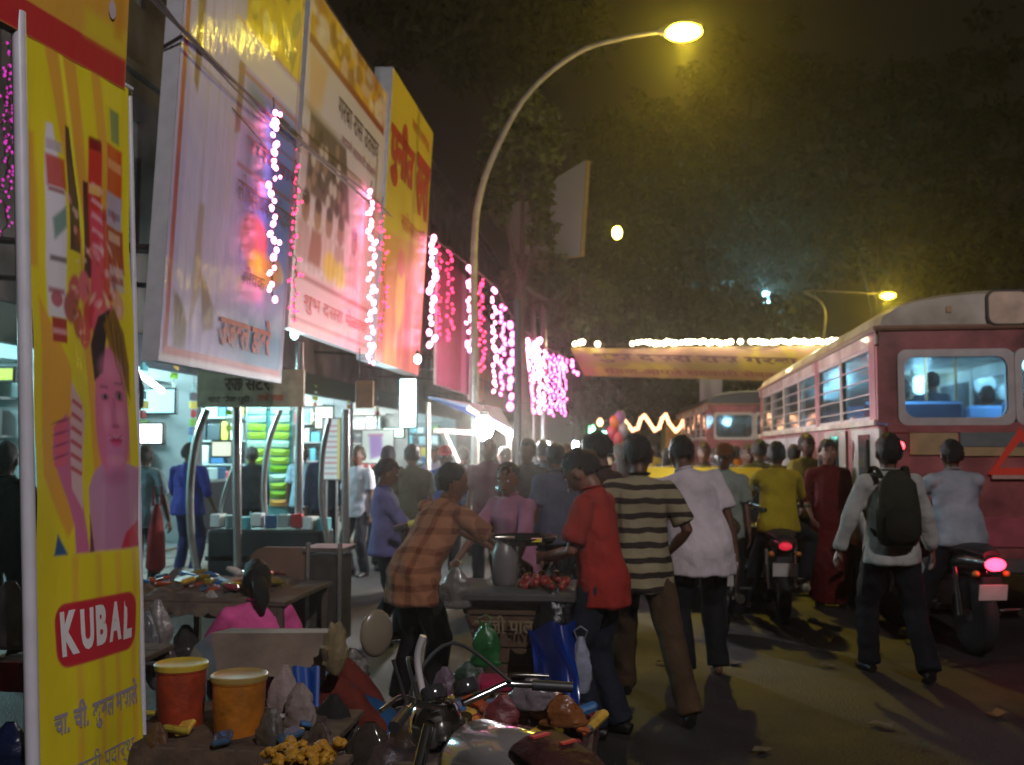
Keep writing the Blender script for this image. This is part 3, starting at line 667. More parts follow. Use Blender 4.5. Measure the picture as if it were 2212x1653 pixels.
light_string('nearest pink light string hanging in front of the white election hoarding', 590, 245, 645, 8.9, 24, 'hot', .046, .035, dbl=.35)
light_string('dim red light string in the gap between first and middle hoardings', 637, 285, 690, 11.3, 30, 'rd', .03, .05, dbl=.5)
light_string('pink light string hanging between the middle and yellow hoardings', 803, 412, 785, 14.6, 30, 'hot', .062, .05, dbl=.4)
light_string('dim red light string over the left edge of the yellow hoarding', 828, 445, 735, 15.4, 26, 'rd', .032, .07, dbl=.5)
light_string('pink light string just past the right edge of the yellow hoarding', 934, 516, 745, 19.5, 17, 'hot', .10, .07, dbl=.2)
light_string('dim red light string beside the one past the yellow hoarding', 947, 525, 720, 19.8, 30, 'rd', .04, .07, dbl=.4)
light_string('zigzag pink light string over the lamp pole', 1015, 572, 757, 21, 24, 'hot', .08, .07)
light_string('loose pink light string right of the curved lamp pole', 1068, 622, 845, 21.3, 22, 'hot', .08, .05)
light_string('widely spaced pink light string beside the dark pole', 1104, 702, 878, 22.2, 10, 'pu', .14, .04)
light_string('dense pink light string right of the dark pole', 1137, 735, 893, 23, 24, 'hot', .09, .07)
light_string('short pink light string left of the bright light curtain', 1161, 737, 812, 23.7, 12, 'hot', .13, .07)
light_string('faint red light string before the maroon hoarding', 972, 545, 735, 20.9, 30, 'rd', .045, .08, dbl=.4)
light_string('second faint red string left of the loose pink one', 1042, 605, 800, 21.2, 30, 'rd', .05, .08, dbl=.4)
light_string('pink light string between the loose one and the spaced one', 1086, 660, 850, 21.9, 24, 'pu', .07, .06)
light_string('pink light string just right of the spaced one', 1122, 716, 888, 22.6, 22, 'pu', .07, .06)
light_string('pink light string left of the short one', 1150, 742, 888, 23.4, 24, 'pu', .075, .05)
light_string('low pink light string under the short one', 1166, 752, 892, 24.0, 24, 'hot', .075, .05)
for i in range(6):
    light_string(['left edge string of the bright pink light curtain', 'second string of the bright pink light curtain', 'third string of the bright pink light curtain', 'fourth string of the bright pink light curtain', 'fifth string of the bright pink light curtain', 'right edge string of the bright pink light curtain'][i],
                 1176+i*9, 758+i*4, 885+(i % 3)*6, 24.2+i*.35, 22, 'pu' if i > 0 else 'hot', .052, .05, group='strings of the bright pink light curtain')
light_string('pink lights trailing off the end of the light curtain', 1228, 782, 806, 26.5, 7, 'pu', .09, .25)
for i, (u, v0, v1) in enumerate([(20, 70, 420), (8, 250, 520), (27, 120, 330)]):
    light_string(['violet light string on the wall at the left edge, longest', 'lowest violet light string on the wall at the left edge', 'short violet light string on the wall by the banner pole'][i], u, v0, v1, 7.5+i*.3, 26, 'vi', .022, .06, group='violet light strings at the left edge')
# cables over the street front
def cable(label, pts, r, name='cable', m=M_wire, cat='cable', grp='cables strung along the shop fronts'):
    P = [D(u, v, y) for u, v, y in pts]; t = MB().tube(smoothpath([p-P[0] for p in P], 8), r, 6).build(name, m, None, smooth=True)
    t.location = P[0]; t.matrix_basis = Matrix.Translation(P[0]); props(t, label, cat, grp); return t
M_cab = mat('cable_sheath', (.13, .10, .10), .5, var=.2)
cable('thick cable crossing the top of the white election hoarding', [(300, -30, 6.3), (400, 70, 7.0), (520, 190, 8.2), (640, 300, 9.6), (800, 440, 13)], .016, m=M_cab)
cable('second cable just under the thick one by the election hoarding', [(330, -20, 6.4), (420, 95, 7.1), (540, 225, 8.3), (640, 318, 9.7)], .009, m=M_cab)
cable('thin cable drooping over the election hoarding print', [(370, 100, 7.0), (470, 200, 7.8), (560, 300, 8.6), (660, 420, 10.5)], .007, m=M_cab)
cable('cable carrying the pink lights from the middle hoarding towards the banner', [(590, 240, 8.9), (680, 330, 11.5), (803, 425, 14.6), (860, 480, 17), (934, 515, 19.5), (1015, 575, 21), (1068, 620, 21.3), (1104, 680, 22.2), (1161, 738, 23.7), (1235, 780, 26.7)], .014, m=M_cab)
# ================================================================ figures
_sc = bpy.data.objects.new('tmp_remesh', bpy.data.meshes.new('tmp_remesh'))
def remesh(mb, voxel, smooth_it=2):
    me = bpy.data.meshes.new('t'); me.from_pydata([tuple(p) for p in mb.v], [], mb.f); fixn(me)
    o = bpy.data.objects.new('t', me); C.objects.link(o)
    md = o.modifiers.new('r', 'REMESH'); md.mode = 'VOXEL'; md.voxel_size = voxel
    ms = o.modifiers.new('s', 'SMOOTH'); ms.iterations = smooth_it; ms.factor = .6
    dg = bpy.context.evaluated_depsgraph_get(); out = bpy.data.meshes.new_from_object(o.evaluated_get(dg))
    bpy.data.objects.remove(o); bpy.data.meshes.remove(me); return out
def finish(me, name, mats, parent, wr=0.0, seed=0, wl=14.0):
    n = len(me.vertices); co = np.empty(n*3); me.vertices.foreach_get('co', co); co = co.reshape(-1, 3)
    if wr > 0:
        no = np.empty(n*3); me.vertices.foreach_get('normal', no); no = no.reshape(-1, 3); rs = np.random.RandomState(seed)
        f = np.zeros(n); wob = 1.3*np.sin(co[:, 2]*9+seed)+1.1*np.sin(co[:, 0]*11+co[:, 2]*5)
        for k in range(5):
            d = rs.normal(size=3)*(1, 1, .75); d /= np.linalg.norm(d); f += np.sin(co@d*wl*rs.uniform(1, 3)+wob*rs.uniform(.5, 1.4)+rs.uniform(0, 6))
        f = np.abs(f/2.2)**.8*np.sign(f); co += no*((np.clip(f, -1, 1)*.5+(.62 if wr > .011 else .3))*wr)[:, None]; me.vertices.foreach_set('co', co.ravel())
    me.materials.clear()
    for m in (mats if isinstance(mats, (list, tuple)) else [mats]): me.materials.append(m)
    me.polygons.foreach_set('use_smooth', [True]*len(me.polygons)); me.update()
    o = bpy.data.objects.new(name, me); C.objects.link(o); o.parent = parent; return o
def ik(a, b, l1, l2, pole):
    a, b, pole = Vector(a), Vector(b), Vector(pole); d = b-a; L = d.length
    if L > (l1+l2)*.998: b = a+d.normalized()*(l1+l2)*.998; d = b-a; L = d.length
    if L < abs(l1-l2)+.02: b = a+d.normalized()*(abs(l1-l2)+.02); d = b-a; L = d.length
    x = (l1*l1-l2*l2+L*L)/(2*L); h = math.sqrt(max(l1*l1-x*x, 0)); u = d.normalized(); p = (pole-u*pole.dot(u)).normalized()
    return a+u*x+p*h, b
def skinmat(c): return mat('skin_'+c[1:], c, .5, var=.12, scale=30, spec=.4)
def cloth(name, c, pattern=None, c2=None, rough=.85):
    key = 'cloth_'+name
    if key in _mc: return _mc[key]
    if pattern is None: return mat(key, c, rough, var=.28, scale=5, bump=.9, bscale=13, spec=.2)
    m = mat(key, c, rough, var=.2, scale=5, bump=.9, bscale=13, spec=.2); nt = m.node_tree; N = nt.nodes.new; L = nt.links.new
    b = nt.nodes['Principled BSDF']; src = b.inputs['Base Color'].links[0].from_socket
    tc = N('ShaderNodeTexCoord'); sx = N('ShaderNodeSeparateXYZ'); L(tc.outputs['Object'], sx.inputs[0])
    nz = N('ShaderNodeTexNoise'); nz.inputs['Scale'].default_value = 6; L(tc.outputs['Object'], nz.inputs[0])
    def band(out, freq, duty, seq=None):
        a = N('ShaderNodeMath'); a.operation = 'MULTIPLY_ADD'; L(out, a.inputs[0]); a.inputs[1].default_value = freq
        w_ = N('ShaderNodeMath'); w_.operation = 'MULTIPLY'; L(nz.outputs['Fac'], w_.inputs[0]); w_.inputs[1].default_value = .5; L(w_.outputs[0], a.inputs[2])
        fr = N('ShaderNodeMath'); fr.operation = 'FRACT'; L(a.outputs[0], fr.inputs[0])
        lt = N('ShaderNodeMath'); lt.operation = 'LESS_THAN'; L(fr.outputs[0], lt.inputs[0]); lt.inputs[1].default_value = duty; return lt.outputs[0]
    mx = N('ShaderNodeMix'); mx.data_type = 'RGBA'; L(src, mx.inputs[6]); mx.inputs[7].default_value = (*lin(c2), 1)
    if pattern == 'stripe': L(band(sx.outputs['Z'], 11.5, .40), mx.inputs[0])
    elif pattern == 'pin':
        q = N('ShaderNodeMath'); q.operation = 'MULTIPLY'; L(band(sx.outputs['X'], 30, .3), q.inputs[0]); q.inputs[1].default_value = .5; L(q.outputs[0], mx.inputs[0])
    else:
        s = N('ShaderNodeMath'); s.operation = 'ADD'; L(band(sx.outputs['X'], 9, .35), s.inputs[0]); L(band(sx.outputs['Z'], 9, .35), s.inputs[1])
        q = N('ShaderNodeMath'); q.operation = 'MULTIPLY'; L(s.outputs[0], q.inputs[0]); q.inputs[1].default_value = .45; L(q.outputs[0], mx.inputs[0])
    L(mx.outputs[2], b.inputs['Base Color']); return m
M_hair = mat('black_hair', '#1c1613', .55, var=.3, scale=60, bump=.6, bscale=120, spec=.35)
M_shoe = mat('shoe', '#17130f', .45, var=.2)
M_eye = mat('eye_white', '#cfc8c0', .3, var=0); M_pup = mat('pupil', '#120c0a', .2, var=0)
def person(label, loc, face, H=1.68, shirt='#888888', pants='#22222a', skin='#6b4733', sleeve='short', pat=None, c2=None, female=False,
           lean=0.0, side=0.0, twist=0.0, hp=0.0, hy=0.0, hr=0.0, hands=None, elbows=None, feet=None, knees=None, pelvis=None, hip_pitch=0.0,
           shirtlen=.13, wide=1.0, hair='short', fine=1.0, curl=.5, name='person', group=None, loose=1.0, skirt=False, tag=None, shoes=True, detail=True, hem=0.0):
    """facing angle in degrees: 0 looks along +Y (away down the street), 180 looks back to the viewer, 90 to the left"""
    t = thing(name, label, 'person', loc, R(face), group); k = H/1.70; seed = int(abs(loc[0]*131+loc[1]*77)) % 997
    P = Vector(pelvis) if pelvis else Vector((0, 0, .93*k)); 
    S = Euler((-lean, side, 0)).to_matrix() @ Vector((0, 0, 1)); Rt = (Matrix.Rotation(twist, 3, 'Z') @ Vector((1, 0, 0))); Rt = (Rt-S*Rt.dot(S)).normalized(); Fw = S.cross(Rt)
    R0 = Vector((1, 0, 0)); N_ = P+S*.53*k; shl = P+S*.462*k; mid = P+S*.22*k+Fw*.012*k; ch = P+S*.38*k+Fw*.01*k
    w = wide
    # head
    Hm = Matrix.Rotation(hy, 3, 'Z') @ Euler((-hp, hr, 0)).to_matrix(); Hu = Hm @ Vector((0, 0, 1)); Hf = Hm @ Vector((0, 1, 0)); Hx = Hm @ Vector((1, 0, 0))
    HC = N_ + S*.028*k + Hu*.118*k + Hf*.018*k; q = k*1.09
    def hd(x, y, z): return HC+Hx*x*q+Hf*y*q+Hu*z*q
    SL, SR = shl-Rt*.172*w*k, shl+Rt*.172*w*k
    l1, l2 = .29*k, .255*k
    if hands is None: hands = [(-.24, .04, .80), (.24, .04, .80)]
    if elbows is None: elbows = [(-.4, -1, -.2), (.4, -1, -.2)]
    hands = [Vector(h)*k if h is not None else None for h in hands]
    EL, WL = ik(SL, hands[0], l1, l2, elbows[0]); ER, WR = ik(SR, hands[1], l1, l2, elbows[1])
    HL, HR = P-R0*.088*k-V(0, 0, .03), P+R0*.088*k-V(0, 0, .03); g1, g2 = .44*k, .425*k
    if feet is None: feet = [(-.11, 0, 0), (.11, 0, 0)]
    if knees is None: knees = [(-.15, 1, .1), (.15, 1, .1)]
    KL, AL = ik(HL, Vector(feet[0])+V(0, 0, .08*k), g1, g2, knees[0]); KR, AR = ik(HR, Vector(feet[1])+V(0, 0, .08*k), g1, g2, knees[1])
    # --- one continuous body
    b = MB(); F2 = 12
    b.tube([P-V(0, 0, .09*k), P, mid, ch, shl, N_-S*.005], [(.10*k, .08*k), (.145*k, .10*k), (.125*k, .09*k), (.13*k*w, .10*k), (.11*k*w, .07*k), (.055*k, .055*k)], F2, side=Rt)
    b.tube([N_-S*.06*k, N_+S*.05*k, HC-Hu*.03*k-Hf*.01*k], [.058*k, .052*k, .055*k], 10)
    prof = [(-.118, .012, .030, .022), (-.108, .020, .036, .040), (-.085, .012, .050, .060), (-.05, .008, .063, .078), (-.01, .004, .070, .088), (.03, .0, .073, .093), (.07, -.006, .068, .086), (.10, -.01, .052, .066), (.118, -.012, .026, .034), (.122, -.012, .006, .01)]
    b.tube([hd(0, y, z) for z, y, rx, ry in prof], [(rx*q, ry*q) for z, y, rx, ry in prof], 16, side=Hx)
    b.tube([hd(0, .078, .02), hd(0, .098, -.012), hd(0, .104, -.028), hd(0, .085, -.038)], [.007*q, .010*q, .015*q, .011*q], 6)
    b.ball(hd(0, .080, -.062), (.026*q, .013*q, .012*q), 8, 5, rot=Hm)
    for s in (-1, 1):
        b.ball(hd(s*.078, -.008, -.012), (.013*q, .022*q, .035*q), 8, 6, rot=Hm); b.ball(hd(s*.035, .078, .028), (.024*q, .010*q, .009*q), 6, 4, rot=Hm)
        A, E_, Wr = (SL, EL, WL) if s < 0 else (SR, ER, WR)
        b.tube([A+S*.0, A.lerp(E_, .15), A.lerp(E_, .5), E_, E_.lerp(Wr, .3), Wr], [.052*k, .05*k, .044*k, .036*k, .038*k, .026*k], 10)
        Hh, Kk, Aa = (HL, KL, AL) if s < 0 else (HR, KR, AR)
        b.tube([Hh, Hh.lerp(Kk, .4), Kk, Kk.lerp(Aa, .3), Aa], [.085*k, .075*k, .05*k, .052*k, .034*k], 10)
        fd = Vector((Kk-Aa).xy.to_3d())*0 + (Vector((s*.12, 1, 0)).normalized())
        b.tube([Aa-fd*.06*k-V(0, 0, .04*k), Aa-V(0, 0, .035*k), Aa+fd*.10*k-V(0, 0, .05*k), Aa+fd*.17*k-V(0, 0, .06*k)], [(.03*k, .03*k), (.036*k, .04*k), (.042*k, .024*k), (.03*k, .013*k)], 10, side=Vector((1, 0, 0)))
        # palm
        hdv = (Wr-E_).normalized(); pole = V(-s*1.0, .2, -.25) ; nrm = (pole-hdv*pole.dot(hdv)).normalized(); sd = hdv.cross(nrm)
        b.tube([Wr-hdv*.02*k, Wr+hdv*.03*k, Wr+hdv*.085*k], [(.024*k, .018*k), (.036*k, .015*k), (.038*k, .013*k)], 10, side=sd)
    me = remesh(b, .0125*fine, 2)
    if detail:
        fm = MB()
        for s in (-1, 1):
            E_, Wr = (EL, WL) if s < 0 else (ER, WR); hdv = (Wr-E_).normalized(); pole = V(-s*1.0, .2, -.25); nrm = (pole-hdv*pole.dot(hdv)).normalized(); sd = hdv.cross(nrm)*(-s)
            for i, (off, ln) in enumerate(((-.028, .062), (-.009, .074), (.010, .080), (.028, .070))):
                p0 = Wr+hdv*.07*k+sd*off*k; d1 = (hdv*math.cos(curl*.5)+nrm*math.sin(curl*.5)); d2 = (hdv*math.cos(curl*1.3)+nrm*math.sin(curl*1.3)); d3 = (hdv*math.cos(curl*2.2)+nrm*math.sin(curl*2.2))
                p1 = p0+d1*(.015+ln*.45)*k; p2 = p1+d2*ln*.32*k; p3 = p2+d3*ln*.28*k
                fm.tube([p0, p1, p2, p3], [.0095*k, .009*k, .008*k, .0055*k], 6)
            p0 = Wr+hdv*.02*k+sd*.028*k; p1 = p0+(hdv*.7+sd*.7+nrm*.3).normalized()*.04*k; p2 = p1+(hdv*.9+sd*.15+nrm*.5).normalized()*.035*k
            fm.tube([p0, p1, p2], [.013*k, .011*k, .007*k], 6)
        bm = bmesh.new(); bm.from_mesh(me); base = len(bm.verts); tv = [bm.verts.new(p) for p in fm.v]
        for f in fm.f:
            try: bm.faces.new([tv[i] for i in f])
            except Exception: pass
        bm.to_mesh(me); bm.free()
    finish(me, 'body', skinmat(skin), t)
    # eyes, brows
    if detail and abs(((face+math.degrees(hy)) % 360)-0) > 60 and abs(((face+math.degrees(hy)) % 360)-360) > 60:
        for s in (-1, 1):
            e = MB().ball(hd(s*.032, .080, .010), (.013*q, .008*q, .007*q), 8, 5, rot=Hm).build('eye', M_eye, t, smooth=True)
            MB().ball(hd(s*.032, .0865, .010), (.006*q, .004*q, .006*q), 6, 4, rot=Hm).build('pupil', M_pup, e)
            if s > 0: MB().ball(hd(0, .090, -.056), (.024*q, .007*q, .007*q), 8, 5, rot=Hm).build('mouth', mat('lips', '#4a2622', .5, var=0), t, smooth=True)
            MB().ball(hd(s*.034, .086, .031), (.020*q, .005*q, .004*q), 6, 4, rot=Hm).build('eyebrow', M_hair, t)
    # hair
    hb_ = MB(); n1, m1 = 30, 22; cc = (0, -.016, .016); rr = (.085, .113, .117) if hair != 'long' else (.092, .118, .126)
    vs = []; keep = []
    for i in range(m1+1):
        a = -PI/2+PI*i/m1
        for j in range(n1):
            th = 2*PI*j/n1; x, y, z = rr[0]*math.cos(a)*math.cos(th)+cc[0], rr[1]*math.cos(a)*math.sin(th)+cc[1], rr[2]*math.sin(a)+cc[2]
            nz_ = mnoise.noise(Vector((x*26+seed, y*26, z*26)))*.012+mnoise.noise(Vector((x*110+seed, y*110, z*70)))*.009; vs.append(hd(x*(1+nz_*8), y*(1+nz_*8), z+nz_)); keep.append(z > (-.052 if hair != 'bald' else -.03)+1.25*max(y-.0, 0) + (.0 if abs(x) < .05 or y < -.055 else .062))
    fs = []
    for i in range(m1):
        for j in range(n1):
            f = (i*n1+j, i*n1+(j+1) % n1, (i+1)*n1+(j+1) % n1, (i+1)*n1+j)
            if sum(keep[x] for x in f) >= 3: fs.append(f)
    hb_.add(vs, fs)
    if hair == 'bun': hb_.ball(hd(0, -.13, -.035), (.055*q, .045*q, .055*q), 12, 8)
    if hair == 'ponytail': hb_.tube([hd(0, -.10, .0), hd(.01, -.145, -.05), hd(.02, -.15, -.13), hd(.025, -.13, -.2)], [(.045*q, .035*q), (.05*q, .04*q), (.045*q, .03*q), (.015*q, .012*q)], 10)
    if hair == 'long': hb_.tube([hd(0, -.06, .02), hd(0, -.09, -.08), hd(0, -.10, -.22), hd(0, -.095, -.34)], [(.075*q, .05*q), (.085*q, .045*q), (.08*q, .035*q), (.04*q, .02*q)], 12, side=Hx)
    if hair in ('short', 'bun', 'ponytail', 'long', 'bald', 'messy'):
        o = hb_.build('hair', M_hair if hair != 'bald' else mat('grey_hair', '#4a403a', .7, var=.3, scale=60), t, smooth=True)
        try:
            pass
        except Exception: pass
    if hair == 'veil':
        vm_ = MB().tube([hd(0, -.02, .13), hd(0, -.02, .10), hd(0, -.02, .0), hd(0, -.04, -.12), shl, P+S*.25*k, P-V(0, 0, .1), P-V(0, 0, .7*k)], [(.02, .02), (.075*q, .09*q), (.10*q, .115*q), (.10*q, .12*q), (.22*k, .14*k), (.24*k, .19*k), (.25*k, .2*k), (.3*k, .25*k)], 14, side=Rt)
        finish(remesh(vm_, .02, 2), 'veil', cloth('veil', '#101014'), t, .01, seed, 8)
    if hair == 'cap':
        cm_ = MB().lathe([(.09*q, 0), (.094*q, .03*q), (.085*q, .075*q), (.05*q, .105*q), (.0, .112*q)], hd(0, -.01, .03), 14, rot=Hm, sx=.92, sy=1.12)
        cm_.tube([hd(0, .075, .04), hd(0, .13, .03), hd(0, .165, .02)], [(.07*q, .008), (.065*q, .006), (.03*q, .004)], 10, side=Hx); cm_.build('cap', cloth('cap_'+tag, tag), t, smooth=True)
        hb_.build('hair', M_hair, t, smooth=True)
    if hair == 'turban':
        MB().ball(hd(0, -.01, .055), (.115*q, .125*q, .085*q), 14, 9, rot=Hm).tube([hd(.08*math.cos(a_), -.01+.09*math.sin(a_), .035+.02*math.sin(3*a_)) for a_ in np.linspace(0, 2*PI, 17)], .035*q, 8).build('turban', cloth('turban_'+tag, tag), t, smooth=True)
    # --- trousers or skirt
    if pants:
        tb = MB(); L_ = loose
        if skirt:
            kk = (KL+KR)/2; aa = (AL+AR)/2
            tb.tube([P+V(0, 0, .10*k), P, (HL+HR)/2-V(0, 0, .12*k), kk, aa+V(0, 0, .02)], [(.135*k, .10*k), (.17*k, .13*k), (.19*k, .15*k), (.2*k, .17*k), (.22*k, .19*k)], 16, side=R0)
        else:
            tb.tube([P+V(0, 0, .05*k), P+V(0, 0, .02*k), P-V(0, 0, .05*k), P-V(0, 0, .12*k)], [(.14*k*w, .10*k), (.146*k*w, .108*k), (.155*k*w, .116*k), (.13*k, .09*k)], 14, side=R0)
            for Hh, Kk, Aa in ((HL, KL, AL), (HR, KR, AR)):
                e = Aa+(Kk-Aa)*(-.04+hem); tb.tube([Hh+V(0, 0, .03), Hh.lerp(Kk, .3), Hh.lerp(Kk, .7), Kk, Kk.lerp(Aa, .4), Kk.lerp(Aa, .8), e], [.093*k*L_, .092*k*L_, .084*k*L_, .076*k*L_, .074*k*L_, .07*k*L_, .072*k*L_], 12)
        finish(remesh(tb, .016*fine, 1), 'trousers' if not skirt else 'skirt', cloth(pants[1:], pants), t, .0105, seed, 20)
    # --- shirt
    if shirt:
        sb = MB(); hemv = P+V(0, 0, -shirtlen*k); b2 = .0
        sb.tube([hemv, P-V(0, 0, .03*k), P+S*.07*k, mid, ch, shl-S*.01*k, N_-S*.045*k, N_-S*.01*k, N_+S*.012*k], [(.200*k*w, .160*k), (.194*k*w, .152*k), (.178*k*w, .136*k), (.165*k*w, .124*k), (.172*k*w, .126*k), (.145*k*w, .092*k), (.100*k, .078*k), (.068*k, .066*k), (.064*k, .062*k)], 16, side=Rt)
        for s, A, E_, Wr in ((-1, SL, EL, WL), (1, SR, ER, WR)):
            if sleeve == 'none': continue
            sb.tube([N_-S*.03*k, A.lerp(N_-S*.03*k, .45)-S*.012*k, A-S*.01*k], [.055*k, .058*k, .056*k], 10)
            sb.ball(A-S*.008*k, .062*k, 10, 7)
            if sleeve == 'short':
                sb.tube([A.lerp(E_, .08), A.lerp(E_, .3), A.lerp(E_, .80)], [.062*k, .066*k, .072*k], 12)
            elif sleeve == 'half':
                sb.tube([A.lerp(E_, .08), A.lerp(E_, .5), E_, E_.lerp(Wr, .25)], [.061*k, .058*k, .053*k, .054*k], 12)
            else:
                sb.tube([A.lerp(E_, .08), A.lerp(E_, .5), E_, E_.lerp(Wr, .5), Wr-(Wr-E_)*.04], [.061*k, .058*k, .053*k, .048*k, .040*k], 12)
        me = remesh(sb, .0145*fine, 1)
        o = finish(me, 'dress' if skirt and shirt == pants else 'shirt', cloth((pat or '')+shirt[1:], shirt, pat, c2), t, .0125, seed+3, 19)
        cl = MB(); ring = []
        for i in range(13):
            a_ = 2*PI*i/12+PI/2+.25; ring.append(N_+S*(.016+.012*abs(math.sin((a_-PI/2)/2)))*k+Rt*math.cos(a_)*.060*k+Fw*math.sin(a_)*.060*k)
        cl.tube(ring, [(.016*k, .008*k)]*13, 6); cl.build('collar', cloth((pat or '')+shirt[1:], shirt, pat, c2), t, smooth=True)
    # --- shoes
    if shoes and pants:
        for s, Aa in ((-1, AL), (1, AR)):
            fd = Vector((s*.12, 1, 0)).normalized()
            MB().tube([Aa-fd*.075*k-V(0, 0, .045*k), Aa-fd*.02*k-V(0, 0, .03*k), Aa+fd*.08*k-V(0, 0, .045*k), Aa+fd*.15*k-V(0, 0, .055*k), Aa+fd*.20*k-V(0, 0, .06*k)], [(.03*k, .035*k), (.043*k, .045*k), (.050*k, .032*k), (.047*k, .024*k), (.025*k, .014*k)], 12, side=Vector((1, 0, 0))).build('shoe', M_shoe, t, smooth=True)
    t['hl'] = [*(WL+(WL-EL).normalized()*.06)]; t['hr'] = [*(WR+(WR-ER).normalized()*.06)]
    return t
def handpos(t, which):
    v = wmat(t) @ Vector(t['hl' if which == 'l' else 'hr'][:]); return v
# ================================================================ buses
M_bred = mat('bus_red', (.40, .10, .10), .45, var=.35, scale=2.5, coat=.3, dirt='#5a1c1c')
M_bcream = mat('bus_cream', (.62, .56, .47), .45, var=.25, scale=2.0, coat=.2, dirt='#85765f')
M_tan = mat('bus_tan', (.42, .27, .12), .5, var=.2); M_gry = mat('bus_grey_band', (.13, .14, .14), .5, var=.2)
M_win = mat('window_rubber', (.50, .44, .42), .5, var=.15)
M_glass = mat('bus_glass', (.55, .62, .66), .05, var=0, trans=.9, spec=.5)
M_tyre = mat('tyre', (.018, .017, .016), .85, var=.2, bump=.3); M_blk = mat('black_plastic', (.02, .02, .02), .5, var=.2)
M_chr = mat('chrome', (.75, .74, .72), .12, metal=1.0, var=.05); M_steel = mat('dull_steel', (.38, .37, .36), .35, metal=.9, var=.2)
M_intb = mat('bus_interior', (.30, .36, .40), .7, var=.2); M_seatb = mat('bus_seat', (.08, .16, .32), .7, var=.2)
def wheel(parent, c, r, w, n=24):
    ty = MB().lathe([(r*.62, -w/2), (r*.93, -w/2), (r, -w*.36), (r, w*.36), (r*.93, w/2), (r*.62, w/2)], c, n, rot=(0, PI/2, 0)).build('tyre', M_tyre, parent, smooth=True)
    MB().lathe([(.001, -w*.1), (r*.3, -w*.2), (r*.5, -w*.1), (r*.6, -w*.35), (r*.64, -w*.4), (r*.64, w*.4), (r*.5, w*.2), (.001, w*.25)], c, n, rot=(0, PI/2, 0)).build('rim', M_steel, ty, smooth=True)
def bus(label, loc, rz, L, lit=True, near=True, roofm=None):
    """origin under the middle of the rear end, body runs along +Y"""
    t = thing('city_bus', label, 'bus', loc, rz, 'red and cream city buses'); W_ = 1.20; ft, wt = .95, 2.62
    wz0, wz1 = 1.86, 2.46
    body = MB(); body.box((-W_+.04, L/2, 1.22), (.08, L, 1.24), bev=.02).box((W_-.04, L/2, 1.22), (.08, L, 1.24), bev=.02).box((0, .045, 1.22), (2*W_-.16, .09, 1.24)).box((0, L-.045, 1.22), (2*W_-.16, .09, 1.24)).box((0, L/2, .68), (2*W_-.16, L-.2, .12))                                   # lower sides as one closed box
    body.build('lower_body', M_bred, t)
    # rear face round its window
    rf = MB(); rf.box((0, .03, 2.63), (2*W_-.06, .06, .26)); rf.box((-W_+.10, .03, 2.21), (.2, .059, .72)); rf.box((W_-.10, .03, 2.21), (.2, .059, .72)); rf.build('rear_frame', M_bred, t)
    # roof: cambered cream shell
    prof = []
    for i in range(13):
        a = PI*i/12; prof.append((-math.cos(a)*(W_-.02 if i not in (0, 12) else W_-.02), 2.74+.36*math.sin(a)**.75))
    rb = MB()
    ys_ = [(0, .86), (.10, .97), (.35, 1.0), (L-.3, 1.0), (L-.08, .95), (L, .85)]
    vs = [((x*(.97+.03*s) if True else x), y, 2.72+(z-2.72)*s) for y, s in ys_ for x, z in prof]; n = len(prof)
    fs = [(j*n+i, j*n+i+1, (j+1)*n+i+1, (j+1)*n+i) for j in range(len(ys_)-1) for i in range(n-1)]+[tuple(range(n)), tuple(reversed(range((len(ys_)-1)*n, len(ys_)*n)))]
    fs += [(j*n, (j+1)*n, (j+1)*n+n-1, j*n+n-1) for j in range(len(ys_)-1)]
    rb.add(vs, fs); rb.build('roof', roofm or M_bcream, t, smooth=True)
    MB().tube([(-W_-.005, 0, 2.735), (-W_-.005, L, 2.735)], .028, 6).tube([(W_+.005, 0, 2.735), (W_+.005, L, 2.735)], .028, 6).tube([(-W_, -.012, 2.735), (W_, -.012, 2.735)], .026, 6).build('gutter', mat('gutter', '#93705c', .5), t)
    # rear windows: two panes with rounded pale rubber surrounds
    for s in (-1, 1):
        cx = s*.512; wd, hh = .96, .60
        fr = MB(); outer = []; inner = []
        def rr(w2, h2, r, k=6):
            o = []
            for qx, qz, a0 in ((1, 1, 0), (-1, 1, 90), (-1, -1, 180), (1, -1, 270)):
                for i in range(k): a = R(a0+90*i/(k-1)); o.append((qx*(w2-r)+math.cos(a)*r, qz*(h2-r)+math.sin(a)*r))
            return o
        o1, i1 = rr(wd/2+.03, hh/2+.05, .08), rr(wd/2-.03, hh/2-.02, .10)
        n = len(o1); vs = [(cx+x, -.025, 2.18+z) for x, z in o1]+[(cx+x, -.03, 2.18+z) for x, z in i1]+[(cx+x, .06, 2.18+z) for x, z in i1]+[(cx+x, .03, 2.18+z) for x, z in o1]
        fs = []
        for a in range(3):
            for i in range(n): fs.append((a*n+i, a*n+(i+1) % n, (a+1)*n+(i+1) % n, (a+1)*n+i))
        f = MB().add(vs, fs).build('rear_window', M_win, t, smooth=True)
        MB().add([(cx+x, .02, 2.18+z) for x, z in i1]+[(cx+x, .026, 2.18+z) for x, z in i1], [tuple(range(n)), tuple(range(n, 2*n))]+[(i, (i+1) % n, n+(i+1) % n, n+i) for i in range(n)]).build('pane', M_glass, f)
    # sides: pillars, rails, windows with bars
    M_bar = mat('side_bar', (.42, .40, .36), .4, metal=.4, var=.2)
